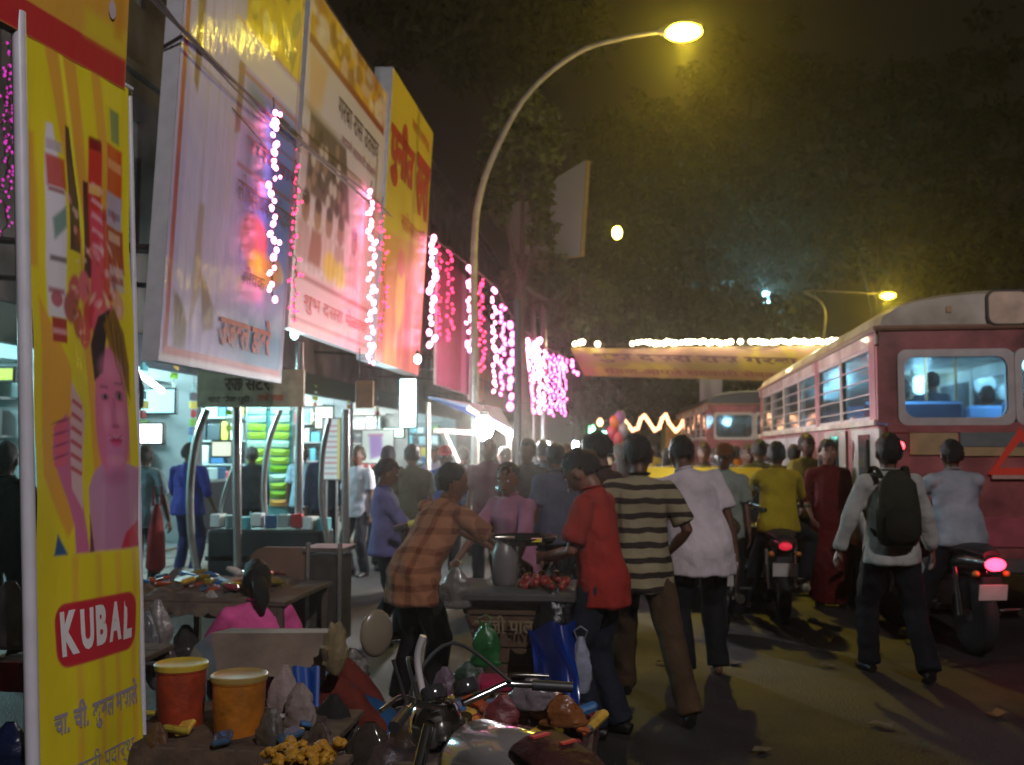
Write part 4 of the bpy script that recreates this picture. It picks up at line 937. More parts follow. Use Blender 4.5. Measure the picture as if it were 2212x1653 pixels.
    for s in (-1, 1):
        nW = 6; y0 = .22; dy = (L-.6)/nW
        if s < 0 and near: ysd = [0, 1.25, 1.55]     # rear door bay
        pl = MB(); edges = []
        for i in range(nW+1): edges.append(y0+dy*i)
        for i, y in enumerate(edges):
            wide_ = .26 if i in (0, 2, nW) else .08
            o = MB().box((s*(W_-.035), y, 2.30), (.07, wide_, .84)).build('pillar', M_bred if wide_ > .1 else M_bcream, t)
        MB().box((s*(W_-.03), L/2, 2.66), (.058, L-.1, .13)).build('top_rail', M_bcream, t)
        MB().box((s*(W_+.012), L/2, 1.86), (.03, L-.1, .05)).build('waist_rail', M_bcream, t)
        for i in range(nW):
            ya, yb = edges[i]+(.13 if i in (0, 2) else .04), edges[i+1]-(.13 if i+1 in (2, nW) else .04)
            f = MB().box((s*(W_-.03), (ya+yb)/2, 1.905), (.05, yb-ya, .035)).box((s*(W_-.03), (ya+yb)/2, 2.575), (.05, yb-ya, .035)).box((s*(W_-.03), ya+.018, 2.24), (.048, .035, .64)).box((s*(W_-.03), yb-.018, 2.24), (.048, .035, .64)).build('side_window', M_win, t)
            MB().box((s*(W_-.05), (ya+yb)/2, 2.24), (.008, yb-ya-.06, .64)).build('pane', M_glass, f)
            for k in range(4):
                MB().tube([(s*(W_-.01), ya, 2.0+k*.14), (s*(W_-.01), yb, 2.0+k*.14)], .009, 5).build('bar', M_bar, f)
        # folding door panels and pale side panels near the rear
        if s < 0 and near:
            for k in range(2):
                dp = MB().box((s*(W_+.012), .50+dy*k*1.0, 1.25), (.03, dy-.32, 1.1)).build('door', mat('pale_door', (.33, .30, .25), .4, var=.3, scale=3), t)
                MB().box((s*(W_+.03), .50+dy*k, 1.5), (.012, .5, .5)).build('door_glass', mat('mirror_glass', (.12, .14, .15), .06, var=0, metal=.4), dp)
                MB().tube([(s*(W_+.045), .28+dy*k, 1.0), (s*(W_+.045), .28+dy*k, 1.7)], .014, 6).build('handle', M_chr, dp)
            ap = MB().box((s*(W_+.012), L*.66, 1.25), (.024, L*.52, 1.05)).build('side_panel', mat('pale_side', (.36, .34, .36), .5, var=.35, scale=2), t)
    # floor, seats, inside lamps
    fl_ = MB().box((0, L/2, .98), (2*W_-.16, L-.2, .04)).build('cabin_floor', M_intb, t)
    if near:
        st = MB().box((0, 0, .28), (.95, .08, .62), bev=.03).box((0, .22, .02), (.95, .42, .1), bev=.03); s0 = None
        for i in range(7):
            for s in (-1, 1):
                loc_ = (s*.66, .9+i*1.15, 1.50)
                if s0 is None: s0 = st.build('seat', M_seatb, t); s0.location = loc_
                else: inst(s0, 'seat', t, loc_)
        for i in range(9):
            MB().tube([((-1)**i*.3, .8+i*1.0, 1.0), ((-1)**i*.3, .8+i*1.0, 2.7)], .016, 6).build('grab_pole', mat('grab_pole', '#a88058', .3, metal=.3), t)
        for i, (x, y) in enumerate(((-.95, .6), (.75, 1.3), (-.7, 4.2), (.7, 5.6), (-.3, 7.6))):
            MB().tube([(x-.0, y, 2.63), (x, y+.55, 2.63)], .022, 8).build('tube_light', emat('bus_tube', (.40, .85, 1.0), 16), t)
            point('tube_glow', wmat(t) @ V(x, y+.27, 2.56), (.30, .72, 1.0), 85 if i < 3 else 70, .15, t)
    # rear details
    if near:
        MB().box((0, -.012, 1.81), (2*W_-.16, .024, .09)).build('red_band', M_bred, t)
        lb = thing
        for nm, s_, x0, x1, z0, z1, m_ in (('number_lettering', 'MH01 LA', -1.02, -.62, 1.80, 1.855, WHITEL), ('number_lettering', 'AA', -.52, -.40, 1.80, 1.855, WHITEL)):
            lettering(nm, s_, V(-W_, -.026, 0), V(W_, -.026, 0), V(-W_, -.026, 3), x0+W_, z0, x1+W_, z1, 2*W_, 3, m_, t, lift=.003, bold=.01)
        MB().box((-.72, -.013, 1.66), (.42, .026, .20)).build('tan_panel', M_tan, t)
        lettering('panel_lettering', 'आगमन', V(-W_, -.028, 0), V(W_, -.028, 0), V(-W_, -.028, 3), .34, 1.61, .62, 1.72, 2*W_, 3, DARKL, t, lift=.003)
        MB().box((.32, -.013, 1.70), (1.62, .026, .13)).build('grey_band', M_gry, t)
        MB().box((.32, -.014, 1.59), (1.62, .024, .08)).build('tan_stripe', M_tan, t)
        M_tri = mat('reflector_red', (.55, .05, .03), .3, var=0, emit=(1, .05, .02), estr=.05)
        tr = MB(); A_, B_, C_ = V(.03, -.035, 1.76), V(-.20, -.035, 1.42), V(.26, -.035, 1.42)
        for a, b_ in ((A_, B_), (A_, C_)): tr.tube([a, b_], [(.035, .01), (.035, .01)], 4, side=V(0, 1, 0)).mat(0)
        tr = MB().add([tuple(A_+V(0, 0, .05)), tuple(B_+V(-.06, 0, -.04)), tuple(C_+V(.06, 0, -.04)), tuple(A_+V(0, 0, -.07)), tuple(B_+V(.03, 0, .02)), tuple(C_+V(-.03, 0, .02))]+[tuple(p+V(0, .02, 0)) for p in (A_+V(0, 0, .05), B_+V(-.06, 0, -.04), C_+V(.06, 0, -.04), A_+V(0, 0, -.07), B_+V(.03, 0, .02), C_+V(-.03, 0, .02))],
            [(0, 1, 4, 3), (0, 3, 5, 2), (1, 2, 5, 4), (6, 7, 1, 0), (6, 8, 2, 0), (7, 8, 2, 1)]).build('warning_triangle', M_tri, t)
        MB().box((.05, -.036, 1.36), (.56, .03, .035)).build('triangle_sill', mat('pink_sill', (.55, .30, .25), .5), t)
        MB().box((0, -.012, .86), (2*W_-.2, .024, .26)).build('rear_skirt', mat('rear_pink', (.36, .07, .09), .4, var=.5, scale=4), t)
        MB().box((0, -.06, .56), (2*W_-.1, .12, .13), bev=.02).build('bumper', mat('bumper', (.07, .06, .06), .5), t)
        for s in (-1, 1):
            lt = MB().ball((s*1.02, -.03, 1.64), (.045, .03, .045), 12, 8).build('tail_light', emat('tail_red', (1.0, .04, .05), 9 if s < 0 else .5), t, smooth=True)
            MB().lathe([(.06, 0), (.06, .03), (.045, .035)], (s*1.02, -.0, 1.64), 12, rot=(PI/2, 0, 0)).build('lamp_rim', M_blk, lt)
        # route box window high on the roof dome
        rw = MB(); i1 = rr(.17, .15, .07)
        n = len(i1); cx, cz = -.04, 2.905
        MB().add([(cx+x*1.12, -.035, cz+z*1.12) for x, z in i1]+[(cx+x, -.04, cz+z) for x, z in i1]+[(cx+x*1.12, .08, cz+z*1.12) for x, z in i1], [(i, (i+1) % n, n+(i+1) % n, n+i) for i in range(n)]+[(i, (i+1) % n, 2*n+(i+1) % n, 2*n+i) for i in range(n)]).build('route_window_frame', mat('dark_rubber', (.05, .035, .03), .6), t)
        MB().add([(cx+x, -.03, cz+z) for x, z in i1], [tuple(range(n))]).build('route_window', mat('route_glass', (.75, .55, .42), .15, var=.3, scale=6, coat=.5), t)
        MB().box((-.55, .0, 2.90), (.05, .03, .06)).build('vent_hook', M_tan, t)
    for y in (1.9, L-1.9):
        for s in (-1, 1): wheel(t, (s*(W_-.16), y, .48), .48, .28)
    MB().box((0, L/2, .62), (2*W_-.7, L-.4, .2)).build('chassis', M_blk, t)
    return t
RBX = D(1900, 968, 9.6)
brz = -R(1.4)
bus('large red and cream bus with blue lit rear windows and a red warning triangle', (RBX.x+1.20, 9.6, 0), brz, 10.2)
# distant bus below the street banner
fb = bus('distant dark roofed bus with glinting rear windows beyond the crowd', (D(1600, 968, 26).x+.35, 26, 0), R(2), 9, near=False, roofm=mat('dark_roof', (.05, .055, .06), .5))
# pieces of that far bus are lit only by the street

# ================================================================ two wheelers seen from behind
M_pnt = mat('bike_black', (.03, .028, .028), .25, var=.1, coat=.6); M_mar = mat('bike_maroon', (.22, .04, .035), .25, var=.1, coat=.6)
M_plate = mat('number_plate', (.5, .46, .42), .5, var=.15)
def scooter(label, loc, face, paint, lamp, group='motorcycles ridden away down the street', tl=.22):
    t = thing('motorcycle', label, 'motorcycle', loc, R(face), group)
    ty = lambda y: MB().lathe([(.20, -.045), (.265, -.055), (.30, -.03), (.305, 0), (.30, .03), (.265, .055), (.20, .045)], (0, y, .305), 26, rot=(0, PI/2, 0))
    for y in (-.02, 1.28):
        w_ = ty(y).build('tyre', M_tyre, t, smooth=True); MB().lathe([(.02, -.06), (.05, -.05), (.05, .05), (.02, .06)], (0, y, .305), 12, rot=(0, PI/2, 0)).build('hub', M_steel, w_, smooth=True)
        for k in range(6):
            a = PI*k/3; MB().tube([(0, y+math.cos(a)*.05, .305+math.sin(a)*.05), (0, y+math.cos(a)*.21, .305+math.sin(a)*.21)], .012, 5).build('spoke', M_steel, w_)
    MB().tube([(0, -.16, .62), (0, -.02, .645), (0, .15, .60)], [(.075, .02), (.085, .025), (.07, .02)], 10, side=V(1, 0, 0)).build('rear_mudguard', M_blk, t, smooth=True)
    MB().tube([(0, -.30, .80), (0, -.1, .83), (0, .25, .80), (0, .6, .80)], [(.07, .04), (.13, .05), (.15, .055), (.10, .05)], 12, side=V(1, 0, 0)).build('seat', mat('bike_seat', (.02, .018, .018), .5, var=.2), t, smooth=True)
    MB().tube([(0, -.33, .74), (0, -.12, .74), (0, .2, .70), (0, .5, .66)], [(.06, .05), (.12, .08), (.13, .10), (.08, .1)], 12, side=V(1, 0, 0)).build('tail_panel', paint, t, smooth=True)
    MB().tube([(0, .45, .80), (0, .65, .88), (0, .88, .86), (0, 1.0, .80)], [(.07, .06), (.14, .11), (.15, .12), (.08, .08)], 14, side=V(1, 0, 0)).build('tank', paint, t, smooth=True)
    MB().box((0, .62, .42), (.24, .36, .30), bev=.05).tube([(.0, .60, .5), (0, .75, .62)], .09, 10).build('engine', M_steel, t)
    MB().tube([(.13, .62, .30), (.15, .3, .27), (.16, -.1, .32), (.165, -.42, .38)], [.022, .03, .045, .04], 10).build('exhaust', M_chr, t, smooth=True)
    for s in (-1, 1):
        MB().tube([(s*.11, -.02, .31), (s*.13, .02, .68)], [.03, .022], 8).build('shock_absorber', M_chr, t, smooth=True)
        MB().tube([(s*.09, 1.28, .31), (s*.08, 1.05, .95)], .022, 8).build('fork', M_chr, t, smooth=True)
        MB().tube([(s*.04, 1.02, 1.0), (s*.2, .98, 1.05), (s*.34, .86, 1.04)], .013, 8).build('handlebar', M_chr, t, smooth=True)
        MB().tube([(s*.27, .92, 1.045), (s*.38, .83, 1.035)], .019, 8).build('grip', M_blk, t, smooth=True)
        st = MB().tube([(s*.24, .96, 1.06), (s*.28, .98, 1.20)], .006, 6).build('mirror_stem', M_blk, t); MB().ball((s*.30, .98, 1.24), (.065, .02, .045), 12, 8).build('mirror', mat('bike_mirror', (.6, .7, .75), .06, metal=1, var=0), st, smooth=True)
        MB().ball((s*.12, -.28, .66), (.03, .03, .025), 8, 6).build('indicator', mat('amber_lens', (.6, .2, .03), .3, var=0), t, smooth=True)
        MB().tube([(s*.10, .35, .36), (s*.24, .35, .36)], .014, 6).build('footrest', M_blk, t)
    l_ = MB().ball((0, -.345, .735), (.085 if lamp > 1 else .06, .03, .05 if lamp > 1 else .035), 14, 8).build('tail_light', emat('bike_tail_%d' % int(lamp*10), (1.0, .03, .07), lamp), t, smooth=True)
    if lamp > 1: point('tail_glow', wmat(t) @ V(0, -.42, .735), (1, .05, .1), 1.2, .04, t)
    MB().box((0, -.30, .52), (.22, .012, .12), rot=(.2, 0, 0)).build('number_plate', M_plate, t); MB().box((0, -.28, .585), (.14, .03, .1)).build('plate_bracket', M_blk, t)
    MB().ball((0, 1.12, .92), (.10, .09, .10), 14, 10).build('headlamp', M_chr, t, smooth=True)
    return t
# ================================================================ people
def at(u, v, y=None):
    p = G(u, v) if y is None else D(u, 968, y); return (p.x, p.y, 0)
GB = 'shoppers and riders in the road'
NAVY = '#1d2130'; BLK = '#15151a'; BRN = '#4a3826'; SK1 = '#6e4632'; SK2 = '#5a3a2a'; SK3 = '#7c5340'
# man in red polo, side on, head bowed, counting something
red = person('man in a red polo shirt and dark jeans, head bowed over his hands', at(1305, 1590), 68, 1.60, '#962a22', '#20242f', SK3, lean=.12, hp=.62, hands=[(-.10, .34, 1.06), (.07, .33, 1.05)], elbows=[(-.5, -.6, -.6), (.6, -.9, -.5)],
    feet=[(-.09, .02, 0), (.09, -.06, 0)], shirtlen=.15, curl=.9, hair='messy', group=GB, loose=1.06, fine=.85, wide=.95)
person('broad man in a brown and cream striped shirt and brown trousers, seen from behind', at(1385, 1560), 8, 1.66, '#8f8468', BRN, SK2, pat='stripe', c2='#2e2420', hands=[(-.16, .28, 1.0), (.2, .24, .98)], elbows=[(-.6, -.6, -.4), (.7, -.6, -.3)],
    feet=[(-.03, .5, 0), (.27, -.12, 0)], knees=[(-.1, 1, 0), (.2, 1, 0)], pelvis=(.02, .1, .92), lean=.06, hp=.3, group=GB, wide=1.0, loose=1.05, shirtlen=.16, fine=.85)
person('man in a loose white shirt and dark trousers leaning to the left', at(1518, 1465), 12, 1.70, '#c9bcc0', '#1a1a1f', SK2, lean=.22, side=-.16, hands=[(-.12, .35, .95), (.30, .02, .74)], elbows=[(-.6, -.5, -.4), (.6, -.6, -.2)],
    feet=[(-.13, .0, 0), (.14, .1, 0)], hp=.45, group=GB, wide=1.24, loose=1.12, shirtlen=.2, shoes=False, fine=.9, hair='short')
person('person in a grey shirt walking beyond the man in white', at(1568, 1335), 170, 1.62, '#8b9388', '#14151a', SK2, hands=[(-.26, .1, .75), (.24, .1, .8)], group=GB, hair='cap', tag='#6b4022')
person('person in a pale green shirt between the grey shirt and the yellow shirted rider', at(1622, 1250), 185, 1.62, '#6e7a5a', '#20202a', SK2, group=GB)
# rider in yellow
rp = at(1690, 1345)
scooter('motorcycle carrying the rider in the yellow shirt', rp, -2, M_mar, .35)
person('rider in a mustard yellow shirt seated on a motorcycle', (rp[0], rp[1]+.02, 0), -2, 1.58, '#a8931e', '#1b1b22', SK2, pelvis=(0, .14, .93), lean=.12, hands=[(-.33, .74, 1.05), (.33, .74, 1.05)], elbows=[(-1, -.4, -.5), (1, -.4, -.5)],
    feet=[(-.30, .38, .02), (.26, .38, .3)], knees=[(-1, 1, .8), (1, 1, .8)], hp=.05, group=GB, wide=1.05, sleeve='half', shirtlen=.10)
person('woman in a long maroon dress facing the viewer', at(1795, 1310), 178, 1.66, '#571013', '#571013', SK3, skirt=True, hair='long', hands=[(-.22, .1, .72), (.2, .12, .95)], shirtlen=.3, sleeve='half', group=GB, wide=.95)
person('man in a yellow shirt just left of the woman in maroon', at(1748, 1270), 200, 1.74, '#8c7c34', '#241a1c', SK2, group=GB)
person('young walker in a white shirt carrying a dark backpack', at(1932, 1462), 3, 1.68, '#a9a6a0', '#15161b', SK2, sleeve='long', hands=[(-.36, .12, .84), (.36, .16, .82)], elbows=[(-1, -.5, -.1), (1, -.5, -.1)], feet=[(-.13, .16, 0), (.17, -.22, .02)], group=GB, wide=1.0, loose=1.1, shirtlen=.12, fine=.9, tag=None)
bp_ = at(1932, 1462)
t = thing('backpack', 'dark olive backpack on the back of the walker in white', 'backpack', (bp_[0], bp_[1]-.19, .95), R(3))
MB().tube([(0, 0, 0), (0, -.01, .05), (0, -.02, .22), (0, -.01, .42), (0, .02, .50)], [(.12, .08), (.15, .11), (.155, .12), (.13, .09), (.06, .05)], 14, side=V(1, 0, 0)).build('bag', cloth('backpack', '#2b2c20'), t, smooth=True)
MB().tube([(0, -.10, .04), (0, -.13, .08), (0, -.13, .20), (0, -.10, .25)], [(.10, .03), (.12, .04), (.12, .04), (.09, .03)], 12, side=V(1, 0, 0)).build('front_pocket', cloth('backpack2', '#222319'), t, smooth=True)
for s in (-1, 1): MB().tube(smoothpath([(s*.09, .04, .46), (s*.11, .16, .54), (s*.12, .30, .40), (s*.14, .27, .2), (s*.13, .05, .05)], 4), [(.022, .006)]*17, 6).build('strap', cloth('backpack2', '#222319'), t, smooth=True)
rp = at(2115, 1418); rp = (rp[0], rp[1]+.1, 0)
scooter('motorcycle with a glowing red tail light under the rider in pale blue', (rp[0], rp[1], 0), 10, M_pnt, 7.0)
person('rider in a pale blue grey shirt seated on a motorcycle beside the bus', (rp[0], rp[1], 0), 12, 1.60, '#9a9ea6', '#16171c', SK2, sleeve='half', pelvis=(0, .16, .93), lean=.16, hands=[(-.33, .74, 1.05), (.33, .74, 1.05)], elbows=[(-1, -.3, -.5), (1, -.3, -.5)],
    feet=[(-.30, .4, .02), (.26, .38, .3)], knees=[(-1, 1, .8), (1, 1, .8)], hp=.1, group=GB, wide=1.18, shirtlen=.1, fine=.9)
# crowd farther down the road
GC = 'distant crowd down the street'
far = [(1225, 14.5, 170, '#5a5f70', 'person in a slate shirt behind the street stall'), (1262, 20, 0, '#8a3030', 'distant person in dull red beyond the stall lamps'), (1300, 23, 180, '#b0a090', 'distant person in a beige shirt under the green lights'),
       (1352, 21, 30, '#404858', 'distant person in a dark blue shirt beside the taxi'), (1408, 24, 180, '#8a7a30', 'distant person in dull yellow above the taxi roof'), (1440, 18, 0, '#3a4a60', 'person in dark blue close to the taxi'),
       (1545, 17, 170, '#9a9aa4', 'distant person in light grey under the far bus'), (1590, 21, 10, '#a06028', 'distant person in an orange top by the far bus'), (1655, 16, 190, '#b8b0b4', 'person in off white left of the big bus'), (1680, 19, 0, '#8c3038', 'distant person in dark red at the corner of the big bus'), (1480, 26, 180, '#705a40', 'farthest person in brown in front of the yellow truck')]
far += [(1250, 12.5, 150, '#2a2a34', 'dark clothed person left of the taxi, nearer than the rest'), (1340, 14, 20, '#4a2c2c', 'person in dull maroon just left of the taxi'), (1475, 14.5, 10, '#2c3440', 'person in dark slate beyond the white shirted man'), (1520, 13, 180, '#54483c', 'person in taupe beyond the white shirted man'),
        (1575, 13.5, 0, '#8a8c90', 'person in pale grey between the taxi and the big bus'), (1612, 14, 190, '#3c5060', 'person in steel blue at the far corner of the big bus'), (1640, 12.4, 10, '#5e5a34', 'person in dull olive left of the mustard shirted rider'), (1715, 13.6, 0, '#402024', 'person in dark wine red close to the side of the big bus'),
        (1000, 15, 20, '#30303c', 'dark person under the blue tarpaulin'), (1055, 11.4, 190, '#5c3040', 'person in plum beside the lamp pole'), (1140, 10.6, 160, '#38302c', 'dark brown clothed person behind the vendor'), (1172, 12, 10, '#2c4454', 'person in teal grey right of the dark pole'), (940, 16, 180, '#706c80', 'person in mauve grey before the tarpaulin stall'), (1420, 30, 0, '#2c2c30', 'tiny dark figure under the zigzag lights'), (1385, 28, 180, '#6a5a30', 'tiny figure in khaki under the zigzag lights'), (1562, 24, 180, '#903030', 'tiny figure in bright red before the distant bus')]
for u, y, f, c, lb in far: person(lb, at(u, 0, y), f, 1.55+random.random()*.18, c, random.choice([NAVY, BLK, BRN]), SK2, group=GC, fine=1.5, detail=False, hair=random.choice(['short', 'short', 'long', 'messy']), shoes=False)
# the people round the fruit cart
person('man in a lavender shirt standing left of the cart and looking right', at(0, 0, 0) if False else (D(835, 968, 8.3).x, 8.3, 0), -78, 1.50, '#6d6a9c', '#141318', SK1, sleeve='half', lean=-.06, hp=.28, hands=[(-.06, .30, .98), (.16, .34, .95)], elbows=[(-.6, -.8, -.4), (.6, -.8, -.4)],
    feet=[(-.12, .1, 0), (.12, -.1, 0)], group='customers round the street cart', shirtlen=.1, fine=.9)
person('young man in an orange plaid shirt bending over the cart', (D(925, 968, 6.3).x, 6.3, 0), -38, 1.55, '#9c6a4c', '#1c1618', SK1, pat='plaid', c2='#5e2f1e', lean=.55, side=.1, hp=.1, hy=-.35, hands=[(.10, .55, 1.05), (.42, .50, .98)], elbows=[(-.8, .2, -.5), (.8, .2, -.3)],
    feet=[(-.14, -.1, 0), (.14, -.1, 0)], pelvis=(0, -.12, .86), group='customers round the street cart', shirtlen=.22, fine=.85, wide=1.08, loose=1.1, hair='messy')
person('vendor in a pink shirt behind the cart looking left', (D(1118, 968, 7.2).x, 7.2, 0), 142, 1.49, '#a06a80', '#221a1c', SK1, lean=.16, hp=.2, hy=.35, hands=[(-.38, .42, .92), (.30, .42, .92)], elbows=[(-1, -.3, -.4), (1, -.3, -.4)], group='customers round the street cart', fine=.85, wide=1.08, sleeve='half')
person('dark haired man right behind the man in the red polo', (D(1300, 968, 7.3).x, 7.3, 0), 60, 1.70, '#3a2020', '#15151a', SK2, hp=.3, group='customers round the street cart', hair='messy')
person('woman in a bright pink blouse with a low ponytail, sitting with her back to us', (D(562, 968, 5.9).x, 5.9, 0), 25, 1.56, '#e05a98', '#3a2030', SK1, sleeve='short', pelvis=(0, 0, .20), feet=[(-.2, .5, 0), (.2, .5, 0)], knees=[(-.4, 1, 1), (.4, 1, 1)], hands=[(-.2, .4, .45), (.2, .4, .45)], lean=.1, hair='ponytail', hp=.25, fine=.85, wide=1.02, shirtlen=.05)
person('crouching person in a blue top with bare arms at the foot of the cart', (D(835, 968, 5.2).x, 5.2, 0), 95, 1.60, '#24507e', '#6a2c22', '#7a4636', sleeve='short', pelvis=(0, 0, .14), feet=[(-.2, .38, 0), (.2, .38, 0)], knees=[(-.4, 1, 1), (.4, 1, 1)], hands=[(-.25, .62, .25), (.2, .6, .22)], lean=1.0, hp=.6, fine=.9, hair='bald', shirtlen=.05)
# in front of the shops
GS = 'shoppers by the lit shops'
person('shopper in a pale blue shirt beside a hanging red bag, back turned', (D(312, 968, 10.6).x, 10.6, 0), 5, 1.62, '#7f97a0', '#15161a', SK2, hands=[(-.24, .05, .8), (.28, .08, .85)], group=GS)
person('man in a royal blue shirt and blue trousers behind the curved steel tube', (D(408, 968, 12.4).x, 12.4, 0), -10, 1.64, '#1d2470', '#161a48', SK2, sleeve='half', group=GS, wide=1.2, hands=[(-.2, .25, 1.0), (.3, .15, .9)])
person('dark clothed shopper at the far left edge', (D(12, 968, 6.9).x, 6.9, 0), 10, 1.62, '#1c1518', '#1a1a1c', SK2, sleeve='long', group=GS)
person('shopper in dark clothes standing before the green packets', (D(545, 968, 14.0).x, 14, 0), 30, 1.6, '#1d232c', '#14161c', SK2, sleeve='long', group=GS)
person('shopper in a light blue shirt standing right of the green packets', (D(655, 968, 14.5).x, 14.5, 0), 10, 1.62, '#8fb4c4', '#1a2430', SK2, group=GS)
person('shopper in dark blue between the two straight steel posts', (D(700, 968, 13.5).x, 13.5, 0), 190, 1.66, '#222c44', '#1a1a20', SK2, sleeve='long', group=GS)
person('woman in a black veil in front of the pale poster', (D(838, 968, 13.2).x, 13.2, 0), 20, 1.62, '#101014', '#101014', SK2, hair='veil', skirt=True, sleeve='long', group=GS, detail=False)
person('man in an olive T shirt with his back turned beyond the lavender shirt', (D(890, 968, 11.2).x, 11.2, 0), 15, 1.62, '#4a4a34', '#1e1e22', SK1, group=GS, hands=[(-.26, .05, .8), (.26, .1, .85)])
person('person in a deep blue top and red cap beyond the plaid shirt', (D(962, 968, 11.8).x, 11.8, 0), 185, 1.60, '#1f3f86', '#1c1c24', SK2, hair='cap', tag='#a02838', group=GS, wide=1.25, sleeve='half')
person('thin shopper in white far behind the yellow roll', (D(775, 968, 12.6).x, 12.6, 0), 160, 1.6, '#a8a8b0', '#1c1c24', SK2, group=GS)
person('person in a pale shirt beside the bright bare lamp', (D(1090, 968, 12.5).x, 12.5, 0), 170, 1.6, '#b8a8a0', '#30201c', SK2, group=GS)
person('person in white past the foot of the lamp pole', (D(1175, 968, 16).x, 16, 0), 175, 1.6, '#c4b8b4', '#30201c', SK2, group=GS, hair='short')
person('dark haired person to the right of the vendor in pink', (D(1200, 968, 9.2).x, 9.2, 0), 30, 1.62, '#4a4c60', '#1c1c24', SK2, group=GS)

# passengers inside the big bus
bm_ = bpy.data.objects['city_bus']; BW = wmat(bm_)
for i, (x, y, c, st_, lb) in enumerate(((-.62, 1.5, '#7c8890', 0, 'bus passenger in light grey, nearest the left rear window'), (-.1, 2.3, '#2c3440', 1, 'bus passenger standing in the aisle, dark shirt'), (.62, 2.7, '#6a4a40', 0, 'bus passenger in brown on the right hand seats'), (-.62, 3.8, '#40506c', 0, 'bus passenger in blue near the side windows'), (.1, 4.6, '#8c8478', 1, 'bus passenger in beige standing in the aisle'), (-.62, 6.1, '#5c3038', 0, 'bus passenger in maroon farther along the side windows'))):
    w_ = BW @ V(x, y, 1.0)
    if st_: person(lb, tuple(w_), 0, 1.45, c, BLK, SK2, group='passengers in the big bus', fine=1.5, detail=False, shoes=False, hands=[(-.24, .1, 1.3), (.24, .1, .8)])
    else: person(lb, (w_.x, w_.y, 1.28), 0, 1.6, c, BLK, SK2, group='passengers in the big bus', fine=1.5, detail=False, shoes=False, pelvis=(0, 0, .30), feet=[(-.12, .42, -.25), (.12, .42, -.25)], hands=[(-.2, .35, .5), (.2, .35, .5)])
# ================================================================ lit shops under the long building
M_shw = mat('shop_wall', (.22, .27, .27), .6, var=.2, scale=2); M_shf = mat('shop_floor', (.22, .24, .24), .4, var=.3)
M_shelf = mat('shop_shelf', (.35, .38, .38), .5, var=.1)
PK = [mat('goods_'+n, c, .45, var=.12, scale=9) for n, c in (('white', '#c8d4d4'), ('cyan', '#4fa6b0'), ('blue', '#2c5f8c'), ('green', '#5f9a3c'), ('red', '#a83238'), ('yellow', '#c0b040'), ('dark', '#26323a'), ('pale', '#9ab8ba'))]
CY = (.50, .93, 1.0)
M_tube = emat('shop_tube', (.62, .95, 1.0), 14)
boxm = MB().box((0, 0, 0), (1, 1, 1), bev=.06); _b0 = boxm.build('goods_box', PK[0], None); BOXM = {}
for i, m in enumerate(PK):
    me = _b0.data.copy(); me.materials.clear(); me.materials.append(m); BOXM[i] = me
bpy.data.objects.remove(_b0)
shops = [(7.4, 11.6), (11.6, 15.4), (15.4, 19.4), (19.4, 24.4), (24.4, 31), (31, 40)]
snm = ['shop at the left edge with the green yellow strip over its door', 'shop behind the yellow banner with the white lit panel', 'cyan lit shop behind the curved steel tubes', 'shop behind the two straight steel posts', 'shop with the glowing white upright sign', 'far shop beyond the blue tarpaulin']
